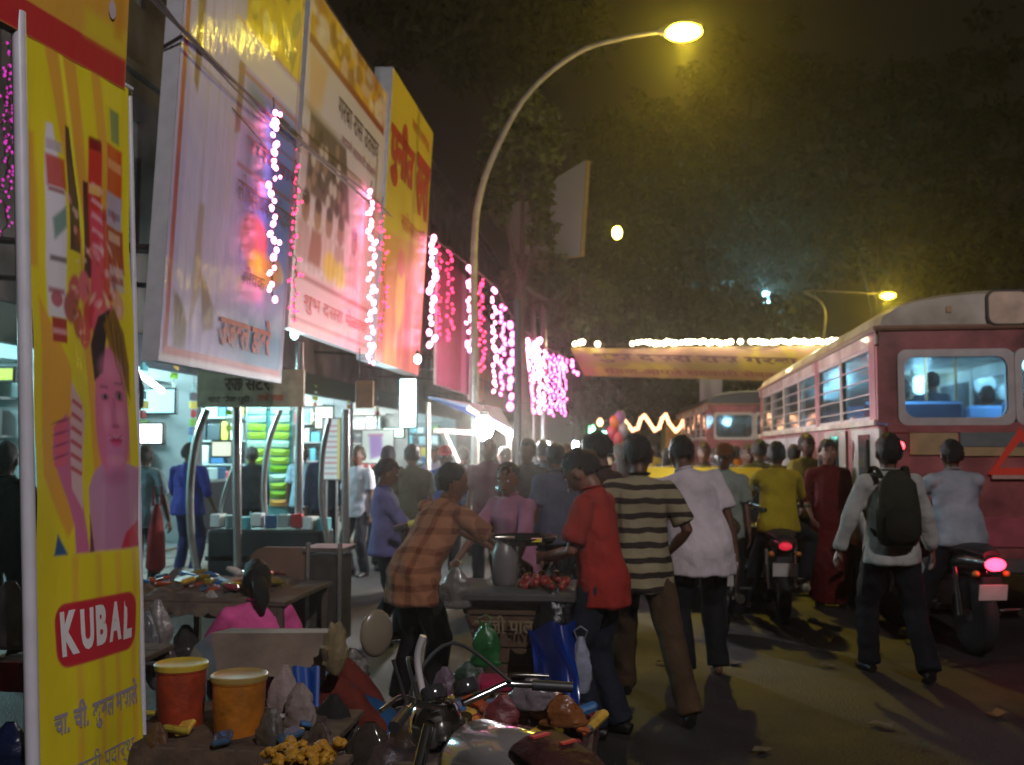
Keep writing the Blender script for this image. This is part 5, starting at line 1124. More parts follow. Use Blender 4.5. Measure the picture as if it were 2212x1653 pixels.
for i, (a, b) in enumerate(shops):
    t = thing('shop', snm[i], 'shop', (-6.9, (a+b)/2, .09), group='open fronted shops under the long building')
    x0, x1 = -10.4, -6.75; yc = (a+b)/2; w_ = b-a
    MB().box((x0-.05, yc, 1.65), (.1, w_-.02, 3.1)).build('back_wall', M_shw, t, world=True)
    for y in (a+.07, b-.07): MB().box(((x0+x1)/2, y, 1.65), (x1-x0, .12, 3.1)).build('side_wall', M_shw, t, world=True)
    MB().box(((x0+x1)/2, yc, 3.15), (x1-x0, w_-.02, .08)).build('ceiling', M_shw, t, world=True)
    MB().box(((x0+x1)/2, yc, .11), (x1-x0, w_-.02, .04)).build('floor', M_shf, t, world=True)
    MB().box((-6.55, yc, 2.95), (.14, w_-.3, .42)).build('fascia', mat('fascia%d' % (i % 3), ['#2b3a2a', '#252a35', '#4a2a24'][i % 3], .6), t, world=True)
    for k in range(2):
        y = a+w_*(.3+.4*k)
        MB().tube([(-8.6, y-.6, 3.02), (-8.6, y+.6, 3.02)], .03, 8).build('fluorescent_tube', M_tube, t, world=True, smooth=True)
        point('tube_glow', (-8.5, y, 2.9), [CY, (.62, .92, 1.0), (.55, .95, .98), (.80, .95, 1.0), (1.0, .96, .92), (.7, .92, 1.0)][i], [230, 260, 320, 290, 300, 240][i], .25, t)
    # stocked shelves along the back and one side
    rnd = random.Random(i*7+3)
    for nm, lb, org, ln, along in (('shelf_unit', 'stocked shelves on the back wall of the '+snm[i].replace('shop', 'shop', 1), (x0+.02, a+.3, .13), w_-.6, 1), ('shelf_unit', 'stocked shelves on the far side wall of the '+snm[i], (x0+.4, b-.15, .13), x1-x0-1.0, 0)):
        s = thing(nm, ' '.join(lb.split()[:16]), 'shelves', org, group='stocked shop shelves')
        dpt = .34
        for r_ in range(6):
            z = .25+.46*r_
            if along: MB().box((dpt/2, ln/2, z), (dpt, ln, .03)).build('shelf_board', M_shelf, s)
            else: MB().box((ln/2, -dpt/2, z), (ln, dpt, .03)).build('shelf_board', M_shelf, s)
            q = .05
            while q < ln-.2 and r_ < 5:
                ww = rnd.uniform(.12, .3); hh = rnd.uniform(.2, .38); cI = rnd.choice([0, 0, 1, 1, 7, 7, 2, 3, 4, 5, 6])
                c_ = (dpt*.55, q+ww/2, z+.015+hh/2) if along else (q+ww/2, -dpt*.55, z+.015+hh/2)
                inst(BOXM[cI], 'goods_box', s, c_, (0, 0, 0), ((.26, ww*.94, hh) if along else (ww*.94, .26, hh))); q += ww+rnd.uniform(0, .05)
    # counter
    s = thing('shop_counter', 'glass topped counter inside the '+' '.join(snm[i].split()[:10]), 'counter', (-7.6, yc-.2, .13), group='shop counters')
    MB().box((0, 0, .45), (.55, w_*.55, .86), bev=.02).build('cabinet', PK[7 if i % 2 else 6], s); MB().box((0, 0, .905), (.6, w_*.58, .05)).build('top', mat('counter_top', '#9fb4b4', .15), s)
    for k in range(5): inst(BOXM[rnd.randrange(8)], 'goods_box', s, (rnd.uniform(-.15, .15), -w_*.22+k*w_*.11, 1.03), (0, 0, rnd.uniform(0, 1)), (.2, .2, .2))
def lightbox(label, u0, u1, v0, v1, Y, col, s, nm='lit_sign', th=.1, cat='lit sign', tilt=0, glow=0, trim='#30383a'):
    a = D(u0, v1, Y); b = D(u1, v0, Y); cx, cz = (a.x+b.x)/2, (a.z+b.z)/2; w_, h = abs(b.x-a.x), abs(b.z-a.z)
    t = thing(nm, label, cat, (cx, Y, cz), R(tilt)); MB().box((0, 0, 0), (w_+.05, th, h+.05), bev=.01).build('case', mat('trim'+trim, trim, .5), t)
    MB().box((0, -th/2-.006, 0), (w_, .012, h)).build('lit_face', emat('lit'+label[:14], col, s), t)
    if glow: point('sign_glow', (cx, Y-.4, cz), lin(col) if isinstance(col, str) else col, glow, .15, t)
    return t
lightbox('glowing white oblong panel at head height behind the yellow banner', 297, 353, 917, 957, 12.6, (.95, 1, 1), 3.2)
t = lightbox('cyan glowing upper panel above the white oblong one', 300, 380, 842, 892, 13.2, (.45, .9, 1.0), 1.1)
lightbox('tall glowing white sign hanging upright past the straight posts', 866, 899, 820, 922, 17.5, (.62, .97, 1.0), 5, glow=40)
lightbox('small greenish lit sign left of the upright white sign', 830, 872, 926, 944, 17.2, (.6, .95, .75), 2.0)
lightbox('small round cornered cream sign beside the curved tube', 684, 720, 880, 925, 15, (.75, .85, .65), .9)
lightbox('green yellow lit strip above the shop at the left edge', -30, 34, 797, 822, 9.8, (.42, .62, .08), .8)
lightbox('pale yellow round faced sign beside the white oblong panel', 278, 296, 885, 928, 12.4, (.8, .85, .6), .9)
# poster on a stand, striped price panel
def posterthing(label, u0, u1, v0, v1, Y, painter, nm='poster', cat='poster', tilt=0, back='#555555'):
    a = D(u0, v1, Y); b = D(u1, v0, Y); w_, h = abs(b.x-a.x), abs(b.z-a.z); t = thing(nm, label, cat, (a.x, Y, a.z))
    MB().box((w_/2, .012, h/2), (w_+.03, .02, h+.03)).build('backing', mat('pback'+back, back, .6), t)
    p = painter(w_, h); p.mesh('print', (a.x, Y-.004, a.z), (a.x+w_, Y-.004, a.z), (a.x+w_+tilt, Y-.004, a.z+h), (a.x+tilt, Y-.004, a.z+h), vcmat('paper_print', .5), t)
    MB().tube([(w_*.2, .04, 0), (w_*.2, .06, -max(a.z-.1, .1))], .015, 6).build('stand_leg', M_steel, t); MB().tube([(w_*.8, .04, 0), (w_*.8, .06, -max(a.z-.1, .1))], .015, 6).build('stand_leg', M_steel, t)
    return t
posterthing('white poster with a violet figure in front of the bright shop', 782, 850, 930, 1000, 13.8, lambda w, h: Paint(w, h, .015, '#dfeee4').poly([(.12, .05), (.10, h-.06), (.28, h-.05), (.30, .1)], '#a58cc4', 1, .04).rect(.08, h-.08, .3, h-.05, '#b87a9a', .8, .02))
posterthing('tall white price panel with red stripes by the curved tube', 696, 735, 905, 1035, 13.0, lambda w, h: [p := Paint(w, h, .012, '#d6dede'), [p.rect(.03, .06+i*.07, w*.85, .085+i*.07, ['#b87078', '#8f9aa0', '#c0606a'][i % 3], .8, .015) for i in range(10)], p.rect(w-.04, 0, w, h, '#c8c060', .9, .02)][0], nm='price_panel', cat='sign')
# rack of green snack packets
gx = D(580, 968, 14.6).x; t = thing('packet_rack', 'brightly lit rack of hanging green and white snack packets', 'snack rack', (gx, 14.6, .09))
MB().box((0, .05, 1.25), (.74, .03, 1.7)).build('back_panel', mat('rack_back', '#4f9a9a', .6), t)
for s in (-1, 1): MB().tube([(s*.36, .05, 0), (s*.36, .05, 2.2)], .018, 8).build('upright', M_steel, t)
MB().tube([(-.36, .05, 2.18), (.36, .05, 2.18)], .018, 8).build('top_bar', M_steel, t)
pm = MB().add([(-.14, 0, -.05), (.14, 0, -.05), (.15, 0, .05), (-.15, 0, .05), (0, -.05, 0), (-.07, -.045, .0), (.07, -.045, .0)], [(0, 1, 6, 4, 5), (2, 3, 5, 4, 6), (3, 0, 5), (1, 2, 6)])
gcol = [mat('packet_a', '#a8d048', .3, coat=.4, var=.1), mat('packet_b', '#c4f0d8', .3, coat=.4, var=.1), mat('packet_c', '#7cb828', .3, coat=.4, var=.1), mat('packet_d', '#d8a050', .3, var=.1)]
_p = pm.build('packet', gcol[0], None, smooth=True); PKM = []
for m in gcol: me = _p.data.copy(); me.materials.clear(); me.materials.append(m); PKM.append(me)
bpy.data.objects.remove(_p)
for c in range(2):
    for r_ in range(12): inst(PKM[3 if r_ == 0 and c else (1 if r_ in (3, 7, 10, 11) else (2 if r_ % 3 == 1 else 0))], 'packet', t, (-.18+.36*c, -.02, .72+r_*.125), (random.uniform(-.1, .1), random.uniform(-.06, .06), random.uniform(-.15, .15)))
tl = thing('tube_lamp', 'fluorescent tube lamp added over the green snack packets', 'lamp', (gx, 14.0, 2.5)); MB().tube([(-.5, 0, 0), (.5, 0, 0)], .03, 8).build('fluorescent_tube', M_tube, tl, smooth=True); MB().box((0, .0, .06), (1.1, .08, .05)).build('batten', M_steel, tl)  # tube lamp added to light the packet rack more strongly
MB().tube([(0, 0, .08), (0, 0, .55)], .01, 5).build('hanger', M_wire, tl)
point('tube_glow', (gx, 13.8, 2.35), CY, 45, .2, tl)
# awning with lit edge
t = thing('awning', 'white lit awning edge sloping down beside the yellow banner', 'awning', D(270, 775, 10.5)); 
A_, B_ = D(262, 772, 10.5), D(352, 838, 11.8); MB().slab(A_, B_, B_+V(-1.0, .3, .35), A_+V(-1.0, .3, .35), (0, 0, -.03)).build('sheet', mat('awning_sheet', '#6f7f86', .6), t, world=True)
MB().tube([A_+V(.02, -.05, -.04), B_+V(.02, -.05, -.04)], .035, 8).build('fluorescent_tube', emat('edge_tube', (.85, 1, .95), 4), t, world=True, smooth=True)
t = thing('hanging_sack', 'dark grey sack hanging by the awning next to the yellow banner', 'sack', D(288, 890, 9.6)); o_ = D(288, 790, 9.6).z-D(288, 890, 9.6).z
MB().tube([(0, 0, 0), (.0, 0, .06), (.01, 0, o_*.5), (0, 0, o_*.85), (0, 0, o_)], [(.05, .05), (.11, .09), (.10, .09), (.06, .05), (.02, .02)], 12).build('sack_body', cloth('sack', '#3a3a44'), t, smooth=True)
# hanging red bag
t = thing('shopping_bag', 'long dark red bag hanging beside the shopper in pale blue', 'bag', (D(342, 968, 10.4).x, 10.4, .3)); MB().tube([(0, 0, 0), (0, 0, .05), (0, 0, .35), (0, 0, .6), (0, 0, .72)], [(.10, .06), (.15, .09), (.14, .08), (.08, .05), (.03, .02)], 12).build('bag_body', cloth('redbag', '#6e1a20'), t, smooth=True)
MB().tube([(-.04, 0, .7), (-.05, 0, .9), (.05, 0, .9), (.04, 0, .7)], .01, 6).build('handle', cloth('redbag', '#6e1a20'), t)
# ================================================================ steel stall of bent tubes
M_ch2 = mat('polished_tube', (.62, .60, .58), .22, metal=.85, var=.15, scale=9)
ky = 10.3; t = thing('steel_stall', 'street stall framed with bowed and straight polished steel tubes', 'stall', (D(560, 968, ky).x, ky, 0))
def kt(pts, r, y): MB().tube(smoothpath([D(u, v, y+dy) for u, v, dy in pts], 8), r, 10).build('tube', M_ch2, t, world=True, smooth=True)
kt([(447, 885, 0), (424, 950, 0), (411, 1050, 0), (414, 1160, 0), (433, 1262, 0)], .042, ky)
kt([(511, 870, 0), (512, 1080, 0), (516, 1305, 0)], .048, ky)
kt([(606, 885, 1), (580, 960, 1), (570, 1060, 1), (578, 1180, 1)], .034, ky)
kt([(647, 740, .6), (646, 960, .6), (643, 1290, .6)], .045, ky)
kt([(712, 905, 0), (697, 980, 0), (694, 1080, 0), (704, 1150, 0), (716, 1210, 0)], .030, ky)
kt([(747, 885, .4), (746, 1080, .4), (745, 1300, .4)], .042, ky)
kt([(505, 1010, .8), (482, 1080, .8), (476, 1160, .8), (478, 1250, .8)], .028, ky)
kt([(430, 1255, 0), (520, 1262, 0), (640, 1255, .6)], .03, ky)
MB().box((D(560, 1215, ky).x, ky+.55, D(560, 1215, ky).z), (1.45, .5, .05)).build('shelf', mat('stall_shelf', '#58646a', .3, metal=.4), t, world=True)
MB().box((D(560, 1190, ky).x-.05, ky+.5, .42), (1.3, .4, .62), bev=.02).build('cabinet', mat('stall_cab', '#2c3438', .4, metal=.3), t, world=True)
for i in range(9): inst(BOXM[[0, 7, 1, 0, 2, 7, 4, 0, 1][i]], 'stall_item', t, (-.62+i*.15, .45, .79+random.uniform(0, .05)), (0, 0, random.uniform(-.3, .3)), (.12, .16, .14))
a, b = D(425, 880, ky-.1), D(656, 798, ky-.1); sw, sh = b.x-a.x, b.z-a.z
s = thing('stall_sign', 'beige signboard with brown writing on top of the steel tube stall', 'sign', a); MB().box((sw/2, .03, sh/2), (sw, .05, sh)).build('board', mat('sign_beige', '#b8a688', .6, var=.3), s)
P0, P1, P2 = a+V(0, .003, 0), a+V(sw, .003, 0), a+V(0, .003, sh)
lettering('lettering', 'रस सेंटर', P0, P1, P2, .30, .17, .80, .36, sw, sh, letm('brown_letter', '#4c3a2c'), s, lift=.006); lettering('lettering', 'ताजे फळ', P0, P1, P2, .66, .06, .95, .15, sw, sh, ORED, s, lift=.006); lettering('lettering', 'चाट भेळ पुरी', P0, P1, P2, .12, .03, .58, .13, sw, sh, letm('brown_letter', '#4c3a2c'), s, lift=.006)
a, b = D(768, 882, 12), D(808, 822, 12); s = thing('small_sign', 'small tan board hanging under the yellow hoarding', 'sign', a); MB().box(((b.x-a.x)/2, 0, (b.z-a.z)/2), (b.x-a.x, .03, b.z-a.z), bev=.01).build('board', mat('tan_board', '#8c6a48', .6, var=.3), s)
for q in (.2, .8): MB().tube([((b.x-a.x)*q, 0, b.z-a.z), ((b.x-a.x)*q, 0, b.z-a.z+.4)], .006, 5).build('hanger', M_wire, s)
# brown display back with steel case
Yb = 7.0; a, b = D(532, 1385, Yb), D(662, 1183, Yb)
t = thing('display_case', 'brown round cornered panel beside a steel case behind the seated woman', 'stall', (a.x, Yb, 0)); w_ = b.x-a.x
pr = [(0, .2), (w_, .2), (w_, b.z), (.14, b.z)]+[(.14-.14*math.sin(q), b.z-.14+.14*math.cos(q)) for q in np.linspace(.2, PI/2, 6)]
MB().prism(pr, 'y', 0, .04).build('brown_panel', mat('brown_ply', (.17, .095, .065), .7, var=.3, scale=3), t)
MB().box((w_+.13, .15, .55), (.24, .3, .62), bev=.01).build('case', mat('case_steel', '#5a5450', .4, metal=.5, var=.3), t)
for x in (w_+.02, w_+.25): MB().tube([(x, -.02, .0), (x, -.02, .95)], .018, 8).build('leg', M_ch2, t, smooth=True)
MB().box((w_+.13, .14, .90), (.30, .34, .03)).build('lid', M_steel, t)
# ================================================================ blue tarpaulin stall and bare lamps
t = thing('tarpaulin_stall', 'stall roofed with blue tarpaulin on pale wooden bars beside the lamp pole', 'stall', (D(1010, 968, 13.6).x, 13.6, 0)); M_tarp = mat('blue_tarpaulin', (.03, .06, .30), .45, var=.3, scale=4, bump=.4, bscale=6); M_lath = mat('pale_lath', (.24, .19, .15), .7, var=.3)
q = [D(925, 860, 14.6), D(1010, 880, 13.2), D(1108, 935, 13.0), D(1080, 885, 14.8), D(990, 862, 15.5)]
MB().slab(q[0], q[1], q[2], q[3], (0, .0, .03)).build('tarpaulin', M_tarp, t, world=True)
for p, q_ in (((938, 930), (1030, 935)), ((958, 930), (990, 1000)), ((1010, 880), (1108, 945)), ((925, 870), (925, 1200)), ((1100, 930), (1100, 1210))):
    MB().tube([D(*p, 13.1), D(*q_, 13.1)], .035, 6).build('bar', M_lath, t, world=True)
MB().box((D(1000, 1090, 13.6).x, 13.7, .8), (1.2, .8, .08)).build('table_top', M_lath, t, world=True)
for i in range(14): inst(BOXM[random.randrange(8)], 'stall_item', t, (random.uniform(-.55, .5), random.uniform(-.15, .4), .84+.08), (0, 0, random.uniform(0, 3)), (.16, .14, .17))
def bare_lamp(label, u, v, Y, col, s, w, rad=.05, hang=.7, grp='bare bulbs over the stalls'):
    p = D(u, v, Y); t = thing('bare_bulb', label, 'bulb', p, group=grp)
    MB().ball((0, 0, 0), (rad, rad, rad*1.35), 12, 8).build('bulb_glass', emat('bulb%.0f%.0f%.2f' % (s, rad*1000, col[2]), col, s), t, smooth=True)
    MB().lathe([(rad*.5, rad*1.2), (rad*.55, rad*1.2+.06), (.012, rad*1.2+.08)], n=10).build('holder', M_blk, t); MB().tube([(0, 0, rad*1.2+.07), (0, 0, hang)], .005, 5).build('flex', M_wire, t)
    if w: point('bulb_glow', (p.x, p.y-.12, p.z-.05), col, w, .06, t)
    return t
bare_lamp('brilliant white bare bulb under the blue tarpaulin', 1045, 924, 12.7, (1, .96, .98), 420, 28, .12, .35)
bare_lamp('white bare bulb beyond the dark pole', 1178, 968, 19, (1, .93, .90), 220, 60, .10, 1.0)
bare_lamp('small blue white bulb standing in for a headlight above the dark haired men', 1243, 962, 21, (.75, .95, 1), 60, 10, .07, 1.0)  # this bulb and the next stand in for vehicle headlights
bare_lamp('lower small white bulb standing in for a headlight under the blue white one', 1243, 997, 21.2, (.95, 1, .95), 60, 0, .075, 1.3)
bare_lamp('bulb glinting under the middle hoarding', 636, 722, 12.3, (.6, .95, 1), 12, 3, .05, .25)
bare_lamp('bulb glinting at the foot of the yellow hoarding', 902, 776, 17, (.9, 1, 1), 14, 4, .06, .25)
bare_lamp('green bulb among the far lights', 1278, 928, 30, (.2, .9, .4), 7, 0, .11, 1.0, 'coloured bulbs far down the street')
bare_lamp('pale orange bulb left of the green one', 1296, 912, 30.5, (.95, .5, .25), 4, 0, .10, 1.0, 'coloured bulbs far down the street')
bare_lamp('turquoise bulb right of the green one', 1305, 940, 31, (.2, .85, .7), 5, 0, .11, 1.0, 'coloured bulbs far down the street')
bare_lamp('small round yellow lamp hanging before the dark trees right of the pale hoarding', 1333, 503, 26.5, (1, .82, .10), 30, 12, .13, 2.5, 'lone lamps over the road')
# blue white lamp high in the trees
t = thing('flood_light', 'blue white lamp shining through the trees above the street banner', 'lamp', D(1655, 650, 42)); MB().box((0, 0, 0), (.30, .12, 1.0), bev=.03).build('case', M_blk, t)
MB().box((0, -.09, 0), (.26, .06, .72), bev=.02).build('lit_face', emat('flood_face', (.45, .95, 1), 14), t); MB().tube([(0, .06, 0), (0, .06, -7.7)], .06, 8).build('mast', M_pole, t); point('flood_glow', D(1655, 640, 41.4), (.3, .8, 1), 260, .2, t)
# far market tables
for i, (u, Y) in enumerate(((1165, 18), (1205, 20), (1090, 16.5))):
    p = D(u, 968, Y); s = thing('market_table', ['far market table heaped with goods behind the dark pole', 'farthest market table heaped with goods', 'market table of goods beyond the bare bulb'][i], 'table', (p.x, Y, 0), group='far market tables')
    for x in (-.8, .8):
        for y in (-.4, .4): MB().tube([(x, y, 0), (x, y, .77)], .02, 6).build('leg', M_lath, s)
    MB().box((0, 0, .8), (1.7, .9, .06)).build('table_top', M_lath, s)
    for k in range(16): inst(BOXM[random.randrange(8)], 'stall_item', s, (random.uniform(-.75, .75), random.uniform(-.35, .3), .93+.2*(k % 2)), (0, 0, random.uniform(0, 3)), (.18, .16, .2))
# strips of packets hanging in the shop fronts
for i, (y, x) in enumerate(((12.3, -6.5), (13.0, -6.5), (13.9, -6.5), (14.6, -6.5), (16.0, -6.5), (16.8, -6.5), (18.3, -6.5), (19.0, -6.5), (20.6, -6.5), (22.0, -6.5), (23.2, -6.5), (26, -6.5))):
    s = thing('packet_strip', ['first', 'second', 'third', 'fourth', 'fifth', 'sixth', 'seventh', 'eighth', 'ninth', 'tenth', 'eleventh', 'twelfth'][i]+' strip of small packets hanging in the shop fronts, counted from the yellow banner', 'packet strip', (x, y, 1.75+.2*(i % 3)), group='strips of packets hanging in the shop fronts')
    for k in range(7): inst([PKM[(i+k) % 4], BOXM[(i*3+k) % 8]][i % 2], 'packet', s, (0, 0, k*.13), (0, 0, PI/2+random.uniform(-.3, .3)), (.8, .8, .9) if i % 2 == 0 else (.2, .04, .11))
    MB().tube([(0, 0, -.05), (0, 0, 3.0-s.location.z)], .006, 4).build('cord', M_wire, s)
lightbox('dim teal sign high in the second shop', 395, 440, 850, 885, 15.5, (.30, .75, .85), 1.0)  # this panel and the cream one are added for extra brightness in the shops
lightbox('cream sign between the curved tubes', 462, 502, 955, 985, 13.2, (.75, .78, .6), .7)
lightbox('white lit square above the green packets', 552, 596, 888, 912, 15.3, (.8, 1, 1), 3.5)
# ================================================================ banner across the road with its bulbs
Yx = 27.0; bl, br, tl_, tr_ = D(1262, 812, Yx), D(1900, 830, Yx), D(1232, 752, Yx), D(1900, 745, Yx)
t = thing('street_banner', 'yellow and mauve banner with faded lettering strung across the whole street', 'banner', bl)
bw, bh = br.x-bl.x, tl_.z-bl.z
def paintx(w, h, c):
    p = Paint(w, h, c, '#766828'); p.rect(0, h*.50, w, h, '#80605c', .85, .15).rect(0, 0, w, h*.30, '#84583c', .8, .12).rect(w*.55, h*.3, w, h*.75, '#948018', .8, .25).blotch('#9c8c28', 6, .3, .6, 5)
    return p
paintx(bw, bh, .03).mesh('cloth', bl, br, tr_, tl_, vcmat('paper_print', .5), t, wave=lambda X, Y: .05*np.sin(X*2.2+Y)+.03*np.sin(X*5))
lettering('lettering', 'शुभ दसरा रास गरबा मेळा', bl, br, tl_, .5, bh*.50, bw*.95, bh*.92, bw, bh, letm('mauve_letter', '#4c2038'), t, lift=.09, bold=.03)
lettering('lettering', 'मंडळ आपले सहकारी सेवक करीत आहे', bl, br, tl_, .6, bh*.08, bw*.92, bh*.34, bw, bh, letm('rust_letter', '#6a2418'), t, lift=.09, bold=.02)
MB().tube([tl_+V(-2.6, 0, .5), tl_, tl_.lerp(tr_, .5)+V(0, 0, -.04), tr_, tr_+V(2, 0, .3)], .012, 5).build('rope', M_wire, t, world=True)
t = thing('bulb_garland', 'row of warm white bulbs along the top of the street banner', 'fairy lights', tl_); M_ww = emat('warm_bulb', (1, .88, .55), 16); wb_ = MB().ball((0, 0, 0), (.5, .5, .5), 8, 5).build('b', M_ww, None, smooth=True); WB = wb_.data; bpy.data.objects.remove(wb_)
us = [1240, 1252, 1258, 1291] + list(np.arange(1366, 1580, 9.6)) + [1601, 1622, 1629] + list(np.arange(1637, 1818, 10))
for u in us:
    p = D(u+random.uniform(-2, 2), 742-(u-1240)*.008+random.uniform(-2.5, 2.5), Yx-.15); inst(WB, 'bulb', t, p-tl_, (0, 0, 0), .14*random.uniform(.85, 1.15))
MB().tube([D(1232, 745, Yx-.15), D(1830, 740, Yx-.15)], .012, 5).build('wire', M_wire, t, world=True)
for u in (1300, 1450, 1600, 1750): point('garland_glow', D(u, 738, Yx-.45), (1, .82, .45), 9, .1, t)
t = thing('zigzag_lights', 'zigzag of dull orange lights low over the distant street', 'fairy lights', D(1340, 905, 33)); M_or = emat('orange_bulb', (1, .50, .26), 2.6); ob_ = MB().ball((0, 0, 0), (.5, .5, .5), 8, 5).build('b', M_or, None, smooth=True); OB = ob_.data; bpy.data.objects.remove(ob_)
zz = [(1340, 898), (1352, 912), (1366, 930), (1378, 925), (1384, 905), (1392, 898), (1402, 912), (1414, 930), (1424, 924), (1430, 905), (1438, 896), (1446, 915), (1460, 932), (1470, 922), (1478, 905), (1486, 895)]; zp = [D(u, v, 33) for u, v in zz]
MB().tube(zp, .01, 4).build('wire', M_wire, t, world=True)
for i in range(len(zp)-1):
    for k in range(3): inst(OB, 'bulb', t, zp[i].lerp(zp[i+1], k/3)-D(1340, 905, 33), (0, 0, 0), .14)
t = thing('hanging_cloth', 'long pale grey cloth hanging below the street banner', 'cloth', D(1515, 912, 29)); a, b = D(1512, 912, 29), D(1560, 814, 29); pp = Paint(b.x-a.x, b.z-a.z, .08, '#7e7c86'); pp.mesh('cloth', a, V(b.x, 29, a.z), V(b.x, 29, b.z), V(a.x, 29, b.z), vcmat('paper_print', .5), t, wave=lambda X, Y: .05*np.sin(X*14))
MB().tube([V(a.x-.1, 29, b.z), V(b.x+.1, 29, b.z)], .02, 5).build('rod', M_wire, t, world=True)
for i, (u, v, c) in enumerate(((1328, 915, '#c86a18'), (1340, 905, '#7a5090'), (1322, 938, '#b83a58'), (1346, 930, '#8c8c98'), (1334, 950, '#c04858'))):
    p = D(u, v, 24); s = thing('balloon', ['orange balloon in the middle of the distant bunch', 'violet balloon topmost in the distant bunch', 'pink balloon on the left of the distant bunch', 'grey balloon on the right of the distant bunch', 'rose balloon at the bottom of the distant bunch'][i], 'balloon', p, group='bunch of balloons above the crowd')
    MB().lathe([(0, -.20), (.02, -.18), (.09, -.10), (.13, .02), (.12, .12), (.07, .18), (0, .20)], n=14).build('skin', mat('balloon%d' % i, c, .3, coat=.5), s, smooth=True); MB().tube([(0, 0, -.19), (.02*i, 0, -.9)], .004, 4).build('string', M_wire, s)
# ================================================================ pale hoarding behind the tree
t = thing('pale_hoarding', 'big plain pale hoarding standing half hidden behind the tree', 'billboard', D(1258, 552, 25)); a, b, c, d = D(1100, 570, 27), D(1252, 552, 25), D(1266, 345, 25), D(1102, 445, 27)
pp = Paint(8, 3, .2, '#9aa4b8'); pp.blotch('#b4bac8', 1, .1, .5, 3); pp.mesh('print', a, b, c, d, vcmat('paper_print', .5), t); MB().slab(a+V(.03, .05, 0), b+V(.03, .05, 0), c+V(.03, .05, 0), d+V(.03, .05, 0), (.08, .10, 0)).build('board', mat('hoard_edge', '#a08a60', .6), t, world=True)
for p in (a.lerp(b, .35), a.lerp(b, .5)): MB().tube([V(p.x, p.y+.2, 0), V(p.x, p.y+.2, p.z+2)], .08, 8).build('post', M_steel, t, world=True)
# ================================================================ trees
M_bark = mat('bark', (.045, .035, .028), .9, var=.4, scale=10, bump=.6); 
def leafmat(n, c): return mat('leaf_'+n, c, .6, var=.45, scale=1.1, spec=.3)
def tree(label, base, th, blobs, n, ls, lm, tr=.16, seed=0, droop=.35, lean_=(0, 0)):
    rs = np.random.RandomState(seed); t = thing('tree', label, 'tree', base, group='trees along the street')
    b0 = Vector(base); top = V(lean_[0], lean_[1], th); tb = MB(); tb.tube(smoothpath([(0, 0, 0), (top.x*.3+.1, top.y*.3, th*.4), (top.x*.7-.05, top.y*.7, th*.75), top], 4), [tr*(1.15-.5*i/12) for i in range(13)], 10)
    tb.build('trunk', M_bark, t, smooth=True); cen = [Vector(b[0])-b0 for b in blobs]
    for c, b_ in zip(cen, blobs):
        m_ = top.lerp(c, .5)+V(0, 0, -.3); MB().tube(smoothpath([top-V(0, 0, .3), m_, c, c+(c-m_)*.5], 4), [tr*.5*(1-.07*i) for i in range(13)], 6).build('limb', M_bark, t, smooth=True)
    vol = np.array([b[1][0]*b[1][1]*b[1][2] for b in blobs])**.8; cnt = (n*vol/vol.sum()).astype(int); VS = []; 
    for (c, b_, k) in zip(cen, blobs, cnt):
        ncl = max(8, k//46); d = rs.normal(size=(ncl, 3)); d /= np.linalg.norm(d, axis=1)[:, None]; cc = np.array(c)+d*np.array(b_[1])*(rs.uniform(.35, 1.08, (ncl, 1)))
        sz = rs.uniform(.22, .55, ncl)*min(1.2, b_[1][0]*.5)
        idx = rs.randint(0, ncl, k); p = cc[idx]+rs.normal(size=(k, 3))*sz[idx][:, None]*(1, 1, .55)*.6
        ax = rs.normal(size=(k, 3)); ax[:, 2] -= droop*1.5; ax /= np.linalg.norm(ax, axis=1)[:, None]; bx = np.cross(ax, rs.normal(size=(k, 3))); bx /= np.linalg.norm(bx, axis=1)[:, None]
        L_ = ls*rs.uniform(.6, 1.4, (k, 1)); W2 = L_*.22
        q = np.stack([p, p+ax*L_*.5+bx*W2, p+ax*L_, p+ax*L_*.5-bx*W2], 1); VS.append(q.reshape(-1, 3))
    VS = np.concatenate(VS); m = len(VS)//4; me = bpy.data.meshes.new('crown'); me.from_pydata(VS.tolist(), [], np.arange(m*4).reshape(-1, 4).tolist()); me.materials.append(lm)
    o = bpy.data.objects.new('crown', me); C.objects.link(o); o.parent = t; return t
def bl_(u, v, Y, rx, rz, ry=None): p = D(u, v, Y); return (tuple(p), (rx, ry or rx, rz))
G1, G2, G3 = leafmat('olive', (.045, .062, .02)), leafmat('dark', (.022, .034, .013)), leafmat('brown', (.028, .034, .014))
p = D(1128, 968, 22.5)
tree('leafy street tree with drooping fronds right of the curved lamp pole', (p.x, 22.5, 0), 5.6, [bl_(1130, 290, 22, .8, 1.0), bl_(1072, 385, 22, .45, .9), bl_(1166, 450, 22, .30, 1.1), bl_(1240, 655, 28, 1.1, .9), bl_(1160, 600, 25, .8, .6)], 26000, .20, G1, .14, 1)
p = D(1270, 968, 30)
tree('darker tree over the left end of the street banner', (p.x, 31, 0), 5, [bl_(1290, 640, 30, 1.5, 1.2), bl_(1350, 560, 31, 1.6, 1.4), bl_(1240, 720, 30, 1.0, .9), bl_(1270, 850, 29.5, .7, .9), bl_(1330, 740, 31, 1.2, .8), bl_(1120, 660, 29, 1.2, .8), bl_(1190, 700, 29, 1.1, .8), bl_(1290, 700, 29, 1.3, .9)], 14000, .26, G2, .2, 2)
